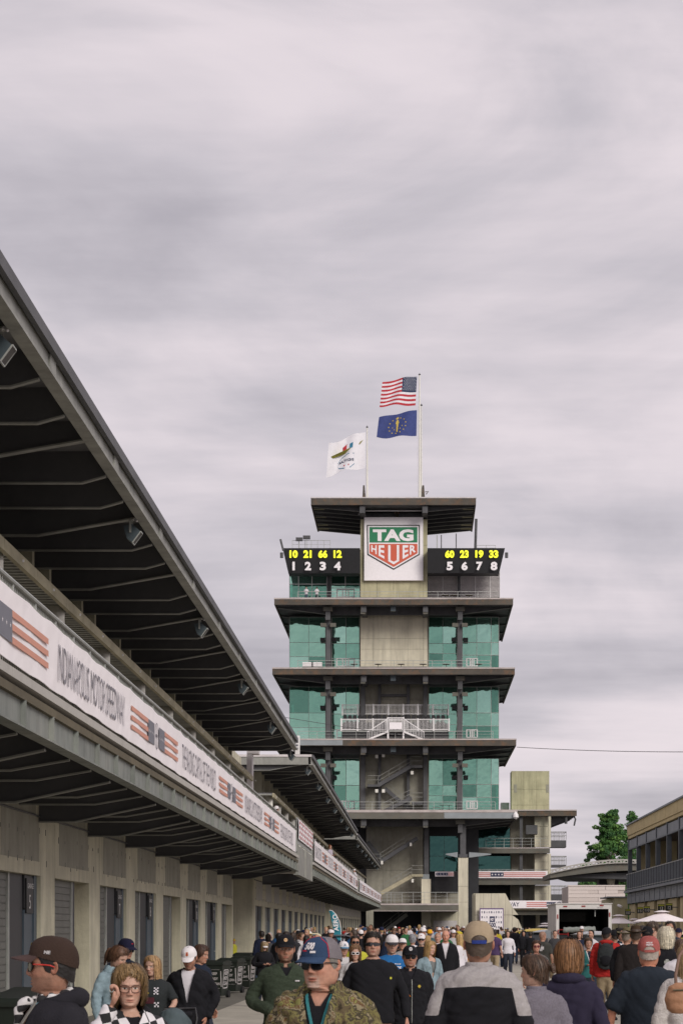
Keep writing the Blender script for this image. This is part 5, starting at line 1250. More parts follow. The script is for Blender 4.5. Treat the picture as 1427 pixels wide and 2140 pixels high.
m_.add(vs, [(i * 4 + j, (i + 1) * 4 + j, (i + 1) * 4 + j + 1, i * 4 + j + 1) for i in range(13) for j in range(3)]); M['fteal'] = mat('feather_teal', (.03, .25, .33), .7, .05); m_.build('cloth', M['fteal'], FF, smooth=True)
t = MB(); text_mb(t, 'AERO', (PX(708, fy), fy - .08, PZ(1946, fy)), (-.12, 0, 1), (-1, 0, -.12), .30, 1.0, bold=.02); t.build('lettering', M['swhite'], FF)
# wheelie bins
M['bin'] = mat('bin_plastic', (.016, .021, .017), .45, .2, 4, spec=.4)
def bin_(label, px, y, ztop, hgt=.98):
    x = PX(px, y); T = thing('wheelie_bin', label, 'bin', (x, y, ground(y)), R(-14), 'wheelie bins by the garage wall'); b = MB(); w0, w1, d0, d1 = .22, .29, .24, .34
    b.hexa([(-w0, -d0, .06), (w0, -d0, .06), (w0, d0, .06), (-w0, d0, .06)], [(-w1, -d1, hgt - .1), (w1, -d1, hgt - .1), (w1, d1, hgt - .1), (-w1, d1, hgt - .1)]); b.build('body', M['bin'], T, local=True)
    l = MB(); l.box(-w1 - .03, w1 + .03, -d1 - .03, d1 + .06, hgt - .10, hgt - .06); l.prism([(-w1 - .02, -d1 - .03, hgt - .06), (-w1 - .02, d1, hgt - .06), (-w1 - .02, d1, hgt), (-w1 - .02, 0, hgt + .03), (-w1 - .02, -d1, hgt - .02)], [(w1 + .02, -d1 - .03, hgt - .06), (w1 + .02, d1, hgt - .06), (w1 + .02, d1, hgt), (w1 + .02, 0, hgt + .03), (w1 + .02, -d1, hgt - .02)]); l.build('lid', M['bin'], T, local=True)
    for s in (-1, 1): MB().tube([(s * .2, d0 + .02, .1), (s * .28, d0 + .02, .1)], .1, 14).build('wheel', M['black'], T, local=True)
    MB().tube([(-.25, d1 + .05, hgt - .08), (.25, d1 + .05, hgt - .08)], .015, 6).build('handle', M['bin'], T, local=True)
    # side print facing the walkway (+x side)
    t = MB(); sx = lambda z: w0 + (w1 - w0) * (z - .06) / (hgt - .16) + .004
    def pt2(a, z): return (sx(z), a, z)
    for a0, z0, a1, z1 in ((-.18, .30, -.18, .72), (.18, .30, .18, .72), (-.15, .27, .15, .27), (-.15, .75, .15, .75), (-.18, .30, -.15, .27), (.18, .30, .15, .27), (-.18, .72, -.15, .75), (.18, .72, .15, .75)): t.bar(pt2(a0, z0), pt2(a1, z1), .004, .02)
    for i, s_ in enumerate(('KEEP', 'INDY', 'CLEAN')):
        q = MB(); text_mb(q, s_, (0, 0, 0), (1, 0, 0), (0, 0, 1), 1, bold=.02); v = np.array(q.v); wx = v[:, 0].max()
        t.add([pt2(-.14 + p[0] / wx * .28, .62 - i * .135 + p[2] * .13) for p in v], q.f)
    t.build('side_print', M['whitem'], T, local=True)
    q = MB(); 
    for i, s_ in enumerate(('KEEP', 'INDY', 'CLEAN')): text_mb(q, s_, (-.02, -d1 + .012 + (2 - i) * -.0, .62 - i * .135), (1, 0, 0), (0, 0, 1), .10, .7, bold=.02)
    fz = lambda z: -(d0 + (d1 - d0) * (z - .06) / (hgt - .16)) - .004
    q.v = [(x_, fz(z_), z_) for x_, y_, z_ in q.v]
    for a0, z0, a1, z1 in ((-.05, .27, -.05, .75), (.235, .30, .235, .72), (-.02, .26, .2, .26), (-.02, .76, .2, .76)): q.bar((a0, fz(z0), z0), (a1, fz(z1), z1), .02, .004)
    q.build('front_print', M['whitem'], T, local=True)
bin_('black wheelie bin nearest the man in the white cap, front of the row of three', 452, 60, 0)
bin_('middle black wheelie bin of the three by the garage pier', 483, 64, 0)
bin_('farthest black wheelie bin of the row of three', 511, 68, 0)
bin_('black wheelie bin standing crosswise behind the row of three', 512, 75, 0)
bin_('large black bin at the lower left behind the man in the brown cap', 42, 21.5, 0, hgt=1.13)
bin_('second large black bin hidden at the bottom left corner', 88, 23.5, 0, hgt=1.13)
# ================================================================ people: shape library
def attr_mat(name, rough=.55, bump=.15, bsc=60, sss=0., spec=.4, var=.06):
    m = bpy.data.materials.new(name); m.use_nodes = True; t = m.node_tree; p = t.nodes['Principled BSDF']
    a = t.nodes.new('ShaderNodeAttribute'); a.attribute_name = 'Col'
    co = t.nodes.new('ShaderNodeTexCoord'); n = t.nodes.new('ShaderNodeTexNoise'); n.inputs['Scale'].default_value = 45; n.inputs['Detail'].default_value = 3; t.links.new(co.outputs['Object'], n.inputs['Vector'])
    mr = t.nodes.new('ShaderNodeMapRange'); mr.inputs[1].default_value = .3; mr.inputs[2].default_value = .7; mr.inputs[3].default_value = 1 - var; mr.inputs[4].default_value = 1 + var; t.links.new(n.outputs[0], mr.inputs[0])
    mi = t.nodes.new('ShaderNodeVectorMath'); mi.operation = 'SCALE'; t.links.new(a.outputs['Color'], mi.inputs[0]); t.links.new(mr.outputs[0], mi.inputs['Scale'])
    t.links.new(mi.outputs[0], p.inputs['Base Color']); p.inputs['Roughness'].default_value = rough; p.inputs['Specular IOR Level'].default_value = spec
    if sss: p.inputs['Subsurface Weight'].default_value = sss; p.inputs['Subsurface Scale'].default_value = .01; p.inputs['Subsurface Radius'].default_value = (1, .35, .2)
    if bump:
        n = t.nodes.new('ShaderNodeTexNoise'); n.inputs['Scale'].default_value = bsc; t.links.new(co.outputs['Object'], n.inputs['Vector']); b = t.nodes.new('ShaderNodeBump'); b.inputs['Strength'].default_value = bump; b.inputs['Distance'].default_value = .004
        t.links.new(n.outputs[0], b.inputs['Height']); t.links.new(b.outputs[0], p.inputs['Normal'])
    return m
M['skin'] = attr_mat('skin', .52, .45, 110, .06, .4, .13); M['hair'] = attr_mat('hair', .5, .3, 120, 0, .45, .2); M['dye'] = attr_mat('dyed_cloth', .85, .3, 150, 0, .2, .08)
def pinterp(x, xs, ys):      # smooth cubic through knots (xs ascending)
    xs = np.array(xs, float); ys = np.array(ys, float); x = np.clip(np.asarray(x, float), xs[0], xs[-1])
    m = np.gradient(ys, xs); i = np.clip(np.searchsorted(xs, x) - 1, 0, len(xs) - 2); h = xs[i + 1] - xs[i]; t = (x - xs[i]) / h
    return (2 * t**3 - 3 * t**2 + 1) * ys[i] + (t**3 - 2 * t**2 + t) * h * m[i] + (-2 * t**3 + 3 * t**2) * ys[i + 1] + (t**3 - t**2) * h * m[i + 1]
HP = np.array([  # z, half width, front, back
 (.118, .004, .004, .004), (.115, .028, .028, .034), (.106, .047, .050, .060), (.088, .063, .071, .080), (.060, .074, .086, .096), (.03, .077, .092, .102), (.0, .0745, .0905, .100),
 (-.03, .072, .0885, .090), (-.055, .068, .088, .077), (-.080, .061, .087, .066), (-.098, .052, .085, .060), (-.110, .044, .073, .057), (-.118, .046, .048, .056), (-.135, .053, .044, .058), (-.155, .060, .046, .060),
 (-.175, .085, .055, .070), (-.19, .125, .068, .085), (-.21, .165, .085, .095), (-.24, .180, .098, .098), (-.30, .178, .108, .10), (-.40, .165, .11, .10), (-.52, .145, .105, .09), (-.64, .155, .105, .10), (-.74, .165, .10, .12), (-.82, .12, .08, .09), (-.84, .02, .02, .02)])
def prof(z, female=0, jaw=1., neck=1., wide=1.):
    zz = HP[::-1, 0]; w_ = pinterp(z, zz, HP[::-1, 1]); f = pinterp(z, zz, HP[::-1, 2]); b = pinterp(z, zz, HP[::-1, 3]); z = np.asarray(z)
    jw = np.interp(z, [-.12, -.10, -.06, 0], [jaw, jaw, 1 + (jaw - 1) * .6, 1]); w_ = w_ * jw
    nk = np.interp(z, [-.17, -.15, -.125, -.11], [1, neck, neck, 1]); w_ = w_ * nk; f = f * np.interp(z, [-.17, -.15, -.118, -.10], [1, neck, neck, 1]); b = b * nk
    return w_, f, b
def ring_pt(z, a, P_=None, ex=2.15):
    w_, f, b = prof(z, **(P_ or {})); c = np.cos(a); s = np.sin(a)
    d = np.where(c > 0, f, b); e = 2 / np.interp(np.asarray(z), [-.6, -.2, -.1, .0, .1], [2.5, 2.4, 2.2, 2.3, 2.1])
    x = w_ * np.abs(s) ** e * np.sign(s); y = -d * np.abs(c) ** e * np.sign(c)
    return x, y
def face_disp(x, z, c, A=1., mouth=0.):
    g = lambda cx, cz, sx, sz: np.exp(-((x - cx) / sx) ** 2 - ((z - cz) / sz) ** 2); ax = np.abs(x); ga = lambda cx, cz, sx, sz: np.exp(-((ax - cx) / sx) ** 2 - ((z - cz) / sz) ** 2)
    n = np.interp(z, [-.056, -.047, -.040, -.034, -.027, -.010, .008, .022, .04], [0, .003, .016, .0235, .0235, .0165, .0085, .004, 0]); s = np.interp(z, [-.05, -.034, -.01, .01], [.014, .0125, .0095, .009])
    d = n * np.exp(-(x / s) ** 2)
    d += ga(.0125, -.037, .0065, .0065) * .0085
    d -= ga(.031, .0, .017, .0115) * .0125; d += ga(.031, -.001, .0125, .0068) * .0055
    d += ga(.028, .021, .022, .007) * .0055; d -= g(0, .012, .012, .01) * .002
    d += ga(.043, -.030, .018, .016) * .0045; d -= ga(.05, -.07, .014, .02) * .003
    d += np.exp(-(x / .021) ** 2) * (np.exp(-((z + .0655) / .0042) ** 2) * .0055 + np.exp(-((z + .0765) / .005) ** 2) * .0062)
    d -= np.exp(-(x / .023) ** 2) * np.exp(-((z + .0708) / .0024) ** 2) * .006
    d -= np.exp(-(x / .02) ** 2) * np.exp(-((z + .0875) / .005) ** 2) * .004; d += g(0, -.104, .020, .011) * .007
    d -= ga(.026, -.052, .006, .014) * .0018       # fold from nose to mouth
    return d * A * np.clip(c * 2, 0, 1)
def head_rows(hero):
    if hero == 2: return np.concatenate([np.linspace(.118, .05, 16), np.linspace(.045, -.118, 66), np.linspace(-.124, -.20, 12), np.linspace(-.22, -.84, 16)]), 96
    if hero == 1: return np.concatenate([np.linspace(.118, .05, 9), np.linspace(.042, -.118, 34), np.linspace(-.126, -.2, 7), np.linspace(-.23, -.84, 9)]), 56
    return np.concatenate([np.linspace(.118, .05, 4), np.linspace(.03, -.118, 8), np.linspace(-.14, -.19, 3), np.linspace(-.25, -.84, 4)]), 14
def head_mesh(p, hero):
    zs, na = head_rows(hero); t = np.linspace(0, 2 * np.pi, na, endpoint=False); a = t - (.42 * np.sin(t) if hero else 0)
    Z, A = np.meshgrid(zs, a, indexing='ij'); PP = p.get('_prof', {})
    x, y = ring_pt(Z, A, PP); c = np.cos(A)
    if hero: y = y - face_disp(x, Z, c, 1.0)
    V = np.stack([x, y, Z], -1).reshape(-1, 3); nr = len(zs)
    F_ = [(i * na + k, (i + 1) * na + k, (i + 1) * na + (k + 1) % na, i * na + (k + 1) % na) for i in range(nr - 1) for k in range(na)]
    F_.append(tuple(range(na))); F_.append(tuple(range((nr - 1) * na, nr * na))[::-1])
    # colour
    sk = np.array(p['skin']); C = np.tile(sk, (len(V), 1)); X, Y, Zv = V.T; ax = np.abs(X); fr = np.clip(np.cos(A).reshape(-1) * 3, 0, 1)
    def blend(mask, col): 
        nonlocal C
        m = np.clip(mask, 0, 1)[:, None]; C = C * (1 - m) + np.array(col) * m
    gx = lambda cx, cz, sx, sz: np.exp(-((ax - cx) / sx) ** 2 - ((Zv - cz) / sz) ** 2) * fr
    red = np.clip(sk * np.array([1.05, .72, .66]), 0, 1)
    if hero:
        blend(gx(.04, -.032, .02, .016) * .55, red); blend(gx(0, -.034, .013, .010) * .5, red)
        if not p.get('beard_full'): pass
        hc = np.array(p.get('brow', p.get('haircol', (.05, .03, .02))))
        bd = p.get('beard')
        if bd:
            style, bc, amt = bd; nz = .5 + .5 * np.sin(X * 900 + Zv * 700) * np.sin(Zv * 1100 - X * 500)
            low = np.clip((-.040 - Zv) / .012, 0, 1) * np.clip((Zv + .135) / .012, 0, 1)
            side = np.clip((ax - .058) / .01, 0, 1) * np.clip((.01 - Zv) / .02, 0, 1) * np.clip((.02 - Y) / .02, 0, 1)
            cheek = np.clip((-.058 - Zv + (ax - .03) * .9) / .010, 0, 1)
            m = np.maximum(low * cheek, side * low.clip(0, 1)) ; must = gx(0, -.057, .026, .0055) ; 
            if style == 'goatee': m = m * np.clip((.040 - ax) / .01, 0, 1)
            m = np.maximum(m, must) * (.55 + .45 * nz) * amt
            m *= 1 - np.exp(-(X / .018) ** 2 - ((Zv + .071) / .006) ** 2) * .9
            m *= np.clip(-Y / .02 + .9, 0, 1)
            blend(m, bc)
        lip = np.exp(-(X / .0235) ** 4) * np.exp(-((Zv + .071) / .0095) ** 4) * fr
        blend(lip * .75, p.get('lip', tuple(sk * np.array([.86, .50, .48]))))
        blend(np.exp(-(X / .022) ** 4) * np.exp(-((Zv + .0708) / .0022) ** 2) * fr * .85, (.06, .015, .012))
        blend(gx(.0075, -.043, .004, .003) * .8, sk * .2)
        arch = .0225 - ((ax - .030) / .05) ** 2 * .012 * 4
        blend(np.exp(-((Zv - arch) / .0036) ** 2) * np.exp(-((ax - .031) / .018) ** 4) * fr * p.get('browamt', .8), hc)
        # eyes
        ez = ((ax - .031) / .0135) ** 2 + (Zv / (.0052 if not p.get('squint') else .003)) ** 2
        blend(np.exp(-np.maximum(ez - 1, 0) * 2.0) * .5 * fr * (ez > 1), sk * .45)
        blend((ez < 1) * 1. * fr, (.55, .52, .48)); blend((ez < 1) * (((ax - .031) / .0058) ** 2 + ((Zv) / .0058) ** 2 < 1) * fr, p.get('iris', (.03, .02, .012)))
        blend(np.exp(-((Zv - .0055) / .0018) ** 2) * np.exp(-((ax - .031) / .014) ** 4) * fr * .85, (.03, .02, .018))
        blend(gx(.031, -.012, .014, .004) * .25, sk * .5)
        if p.get('frown'): blend(np.exp(-((np.abs(X) - .004) / .0012) ** 2 - ((Zv - .02) / .008) ** 2) * .5 * fr, sk * .4); blend(gx(.030, -.060, .004, .010) * .35, sk * .45)
    scalp = p.get('scalp')      # short cropped hair painted close to the skull
    if scalp:
        col, amt = scalp; ang = np.abs(((A.reshape(-1) + np.pi) % (2 * np.pi)) - np.pi); line = np.interp(ang, [0, .8, 1.25, 1.6, 2.2, 3.15], [.075, .06, .02, -.02, -.055, -.075])
        nz = .75 + .25 * np.sin(X * 1500) * np.sin(Zv * 1300)
        blend(np.clip((Zv - line) / .012, 0, 1) * amt * nz, col)
    return V, F_, C
def ear(p, s):
    n = 12; vs = []; r = [(0, 1), (.35, 1.02), (.7, .95), (.85, .75), (.6, .55), (.5, .3)]
    for i, (d, q) in enumerate(r):
        for k in range(n):
            t = 2 * np.pi * k / n; y = .017 * q * math.cos(t); z = .031 * q * math.sin(t) * (1 if math.sin(t) > 0 else .9)
            vs.append((s * (.0705 + .016 * d + .010 * (y / .02) * d), .014 + y + .008 * d + .002 * z / .03, -.012 + z + .004))
    f = [(i * n + k, i * n + (k + 1) % n, (i + 1) * n + (k + 1) % n, (i + 1) * n + k) for i in range(len(r) - 1) for k in range(n)] + [tuple(range((len(r) - 1) * n, len(r) * n))]
    if s < 0: f = [q[::-1] for q in f]
    return np.array(vs), f
tmp_scene = bpy.data.scenes.new('work')
def remesh(v, f, vox, sm=3, sf=.5):
    me = bpy.data.meshes.new('w'); me.from_pydata([tuple(q) for q in v], [], f); me.validate(); ob = bpy.data.objects.new('w', me); tmp_scene.collection.objects.link(ob)
    m = ob.modifiers.new('r', 'REMESH'); m.mode = 'VOXEL'; m.voxel_size = vox; m.use_smooth_shade = True
    if sm: s = ob.modifiers.new('s', 'SMOOTH'); s.factor = sf; s.iterations = sm
    vl = tmp_scene.view_layers[0]
    with bpy.context.temp_override(scene=tmp_scene, view_layer=vl): dg = bpy.context.evaluated_depsgraph_get(); dg.update()
    ev = ob.evaluated_get(dg); m2 = ev.to_mesh()
    n = len(m2.vertices); co = np.empty(n * 3); m2.vertices.foreach_get('co', co); no = np.empty(n * 3)
    m2.vertex_normals.foreach_get('vector', no)
    F_ = [tuple(q.vertices) for q in m2.polygons]; ev.to_mesh_clear(); bpy.data.objects.remove(ob); bpy.data.meshes.remove(me)
    return co.reshape(-1, 3), F_, no.reshape(-1, 3)
def tubeV(pts, rs, n=14, flat=None):
    mb = MB(); pts = [Vector(q) for q in pts]
    # smooth path
    mb.tube(pts, rs, n); return np.array(mb.v), mb.f
def spath(pts, rs, m=5):
    pts = np.array(pts, float); t = np.arange(len(pts)); T = np.linspace(0, len(pts) - 1, (len(pts) - 1) * m + 1)
    P_ = np.stack([pinterp(T, t, pts[:, i]) for i in range(3)], 1) if len(pts) > 2 else np.stack([np.interp(T, t, pts[:, i]) for i in range(3)], 1)
    return [tuple(q) for q in P_], [float(np.interp(q, t, rs)) for q in T]
def joinV(parts):
    V = []; F_ = []; n = 0
    for v, f in parts: V.append(v); F_ += [tuple(i + n for i in q) for q in f]; n += len(v)
    return np.concatenate(V), F_
# hand: wrist at origin, fingers toward -Z, thumb toward -Y, palm toward -X (mirrored with s)
def make_hand(vox, curl=.5):
    ps = []
    v, f = tubeV([(0, 0, .02), (0, 0, -.01), (0, -.004, -.04), (0, -.002, -.075), (0, 0, -.09)], [.022, .024, .034, .036, .024], 12); v[:, 0] *= .48; ps.append((v, f))
    for i, (y0, L_) in enumerate(((-.030, .070), (-.010, .080), (.011, .074), (.030, .058))):
        p = np.array([0, y0, -.080]); a = 0; pts = [np.array([0, y0 * .8, -.05]), p]; 
        for j, q in enumerate((.45, .32, .25)):
            a += curl * (.5 + .35 * j) * (1 + .08 * i); p = p + L_ * q * np.array([-math.sin(a), (y0 * .12 if j == 0 else 0), -math.cos(a)]); pts.append(p)
        ps.append(tubeV(*spath(pts, [.0098, .0098, .0092, .0084, .007], 3), 8))
    pts = [(0, -.018, -.022), (-.006, -.040, -.040), (-.014, -.056, -.062), (-.022, -.060, -.085)]
    ps.append(tubeV(*spath(pts, [.015, .0125, .0105, .008], 3), 8))
    v, f = joinV(ps); v, f, n = remesh(v, f, vox, 1, .4); return v, f
HANDS = {2: [make_hand(.0042, .55), make_hand(.0042, 1.15)], 1: [make_hand(.0075, .55), make_hand(.0075, 1.15)], 0: [make_hand(.013, .6)] * 2}
def place_hand(lod, elbow, wrist, side, grip=0, palm=None):
    v, f = HANDS[lod][1 if grip else 0]; v = v.copy()
    if side > 0: v[:, 0] *= 1; 
    else: v[:, 0] *= -1; f = [q[::-1] for q in f]
    d = Vector(wrist) - Vector(elbow); d.normalize(); z = -d; yref = Vector(palm) if palm else Vector((0, 1, 0)); x = yref.cross(z)
    if x.length < .1: x = Vector((1, 0, 0))
    x.normalize(); y = z.cross(x)
    Mx = np.array([x, y, z]).T
    return v @ Mx.T + np.array(wrist) , f
def clothes_noise(v, n, amp, seed=0, fr=26):
    r = np.random.RandomState(seed); d = np.zeros(len(v))
    for i in range(5):
        k = r.normal(0, 1, 3); k /= np.linalg.norm(k); k[2] *= 1.5; k2 = r.normal(0, 1, 3)
        w_ = np.sin(v @ k * fr * (.4 + .25 * i) + 2.6 * np.sin(v @ k2 * 9 + i)); d += (np.abs(w_) ** .6 - .6) / (1 + .3 * i)
    return v + n * (d * amp / 2)[:, None]
ARM = dict(hang=((.245, .03, -.50), (.262, -.04, -.745)), bent=((.27, .06, -.49), (.17, -.20, -.60)), front=((.265, .04, -.49), (.08, -.24, -.50)), face=((.25, -.14, -.38), (.13, -.13, -.115)), back=((.25, .10, -.49), (.25, .12, -.74)), push=((.27, .02, -.47), (.22, -.26, -.57)), wide=((.30, .04, -.49), (.33, -.02, -.73)))
def arm_pts(p, s):
    k = p.get('armL' if s < 0 else 'armR', 'hang')
    e_, w_ = ARM[k] if isinstance(k, str) else k
    sw = p.get('sw', .185)
    return [(s * (sw - .050), .0, -.236), (s * (sw - .004), .004, -.268), tuple((s * e_[0], e_[1], e_[2])), tuple((s * w_[0], w_[1], w_[2]))]
TOP = dict(  # z, w, f, b
 male=[(-.150, .068, .062, .070), (-.168, .095, .072, .086), (-.185, .135, .088, .100), (-.203, .172, .104, .110), (-.228, .192, .116, .116), (-.28, .198, .130, .122), (-.38, .192, .140, .120), (-.50, .178, .140, .112), (-.62, .178, .136, .116), (-.72, .190, .130, .130), (-.79, .188, .122, .126)],
 female=[(-.148, .060, .055, .062), (-.168, .085, .066, .078), (-.185, .12, .080, .09), (-.203, .152, .094, .10), (-.228, .170, .106, .106), (-.28, .176, .130, .108), (-.34, .172, .146, .106), (-.42, .16, .130, .1), (-.50, .152, .116, .096), (-.62, .172, .122, .112), (-.72, .188, .122, .126), (-.79, .185, .116, .124)])
def top_mesh(p, lod, off=0., arms=True, sleeve=1.0, zmin=-.79, belly=0., fat=1., seed=0, wr=.006, sl_r=1.0):
    wr *= 1.7; fat = 1 + (fat - 1) * .55; off = off * .6 if off > 0 else off; sl_r = 1 + (sl_r - 1) * .5
    T = np.array(TOP['female' if p.get('sex') == 'f' else 'male']); T = T[T[:, 0] >= zmin]; swf = p.get('sw', .185) / .185
    zz = np.linspace(T[0, 0], T[-1, 0], 22); w_ = pinterp(zz, T[::-1, 0], T[::-1, 1]) * fat * np.interp(zz, [-.23, -.15], [swf, 1]); f = pinterp(zz, T[::-1, 0], T[::-1, 2]) * fat + belly * np.exp(-((zz + .52) / .14) ** 2); b = pinterp(zz, T[::-1, 0], T[::-1, 3]) * (fat * .5 + .5)
    n = 36; a = np.linspace(0, 2 * np.pi, n, endpoint=False); vs = []
    for i, z in enumerate(zz):
        c, s = np.cos(a), np.sin(a); ex = 2 / 2.35; d = np.where(c > 0, f[i], b[i]) + off
        vs.append(np.stack([(w_[i] + off) * np.abs(s) ** ex * np.sign(s), -d * np.abs(c) ** ex * np.sign(c), np.full(n, z)], 1))
    v = np.concatenate(vs); m_ = len(zz); f_ = [(i * n + k, (i + 1) * n + k, (i + 1) * n + (k + 1) % n, i * n + (k + 1) % n) for i in range(m_ - 1) for k in range(n)] + [tuple(range(n)), tuple(range((m_ - 1) * n, m_ * n))[::-1]]
    parts = [(v, f_)]
    if arms:
        for s in (-1, 1):
            pts = arm_pts(p, s); r0 = .056 * (1 + (sl_r - 1) * .5) * (.9 if p.get('sex') == 'f' else 1) + off * .6
            rs = [r0 * .92, r0, .050 * sl_r + off * .6, .038 * sl_r + off * .6]
            if sleeve < 1:     # short sleeve ends on the upper arm
                A_, B_ = np.array(pts[1]), np.array(pts[2]); pts = pts[:2] + [tuple(A_ + (B_ - A_) * sleeve * 1.4)]; rs = [r0 * .95, r0, .058 * sl_r + off * .6 + .006]
            parts.append(tubeV(*spath(pts, rs, 6), 14))
    v, f_ = joinV(parts); v, f_, no = remesh(v, f_, {2: .0135, 1: .021, 0: .04}[lod], 4)
    el = np.ones(len(v))
    return clothes_noise(v, no, wr, seed), f_
def cut(v, f, g):      # keep faces where the signed field g > 0 and pull the cut edge smoothly onto g = 0
    gv = g(v); fa = np.array([q if len(q) == 4 else (q[0], q[1], q[2], q[2]) for q in f]); k = gv[fa].mean(1) > 0
    kept = np.zeros(len(v), bool); kept[fa[k].ravel()] = True; rem = np.zeros(len(v), bool); rem[fa[~k].ravel()] = True; b = np.where(kept & rem)[0]
    if len(b): snap(v, b, g)
    return [q for q, m_ in zip(f, k) if m_], v[fa[k]].mean(1)
def snap(v, b, g, lim=.02):
    P0 = v[b].copy(); q = P0.copy()
    for _ in range(2):
        h = 1e-3; g0 = g(q); gr = np.stack([(g(q + np.eye(3)[i] * h) - g0) / h for i in range(3)], 1); d = -(g0 / np.maximum((gr ** 2).sum(1), 1e-4))[:, None] * gr; d = np.clip(d, -lim, lim); q = q + d
    v[b] = P0 + np.clip(q - P0, -lim, lim)
def neck_open(kind):
    hyp = lambda c: np.hypot(c[:, 0], c[:, 1])
    if kind == 'crew': return lambda c: np.maximum(-.170 - .018 * np.clip(-c[:, 1] * 20, 0, 1) - c[:, 2], hyp(c) - .076)
    if kind == 'vee': return lambda c: np.minimum(np.maximum(-.18 - c[:, 2], hyp(c) - .085), np.maximum(c[:, 1] + .02, np.abs(c[:, 0]) - .055 * (c[:, 2] + .27) / .1))
    if kind == 'open': return lambda c: np.minimum(np.maximum(-.17 - c[:, 2], hyp(c) - .085), np.maximum(c[:, 1] + .02, np.abs(c[:, 0]) - .062))
    if kind == 'lapel': return lambda c: np.minimum(np.maximum(-.17 - c[:, 2], hyp(c) - .09), np.maximum(c[:, 1] + .02, np.abs(c[:, 0]) - np.interp(c[:, 2], [-.6, -.4, -.2, -.16], [-.004, .028, .075, .078])))
    return lambda c: np.maximum(-.158 - c[:, 2], hyp(c) - .075)
def band(r0, r1, z0, z1, a0, a1, th=.008, n=32, rows=5, tiltf=0., wob=0.):   # collar-like band round the neck; r=(w,f,b)
    mb = []; V = []
    for side in (0, 1):
        for i in range(n + 1):
            a = a0 + (a1 - a0) * i / n; c, s = math.cos(a), math.sin(a)
            for j in range(rows + 1):
                t = j / rows; w_ = r0[0] + (r1[0] - r0[0]) * t + side * th; d = (r0[1] + (r1[1] - r0[1]) * t if c > 0 else r0[2] + (r1[2] - r0[2]) * t) + side * th
                V.append((w_ * s, -d * c, z0 + (z1 - z0) * t - tiltf * max(c, 0) + wob * math.sin(i * 1.7 + j)))
    m_ = rows + 1; N_ = (n + 1) * m_; F_ = []
    for i in range(n):
        for j in range(rows):
            q = (i * m_ + j, i * m_ + j + 1, (i + 1) * m_ + j + 1, (i + 1) * m_ + j); F_.append(q); F_.append(tuple(N_ + x for x in q[::-1]))
        q = (i * m_ + rows, N_ + i * m_ + rows, N_ + (i + 1) * m_ + rows, (i + 1) * m_ + rows); F_.append(q)
    return np.array(V), F_
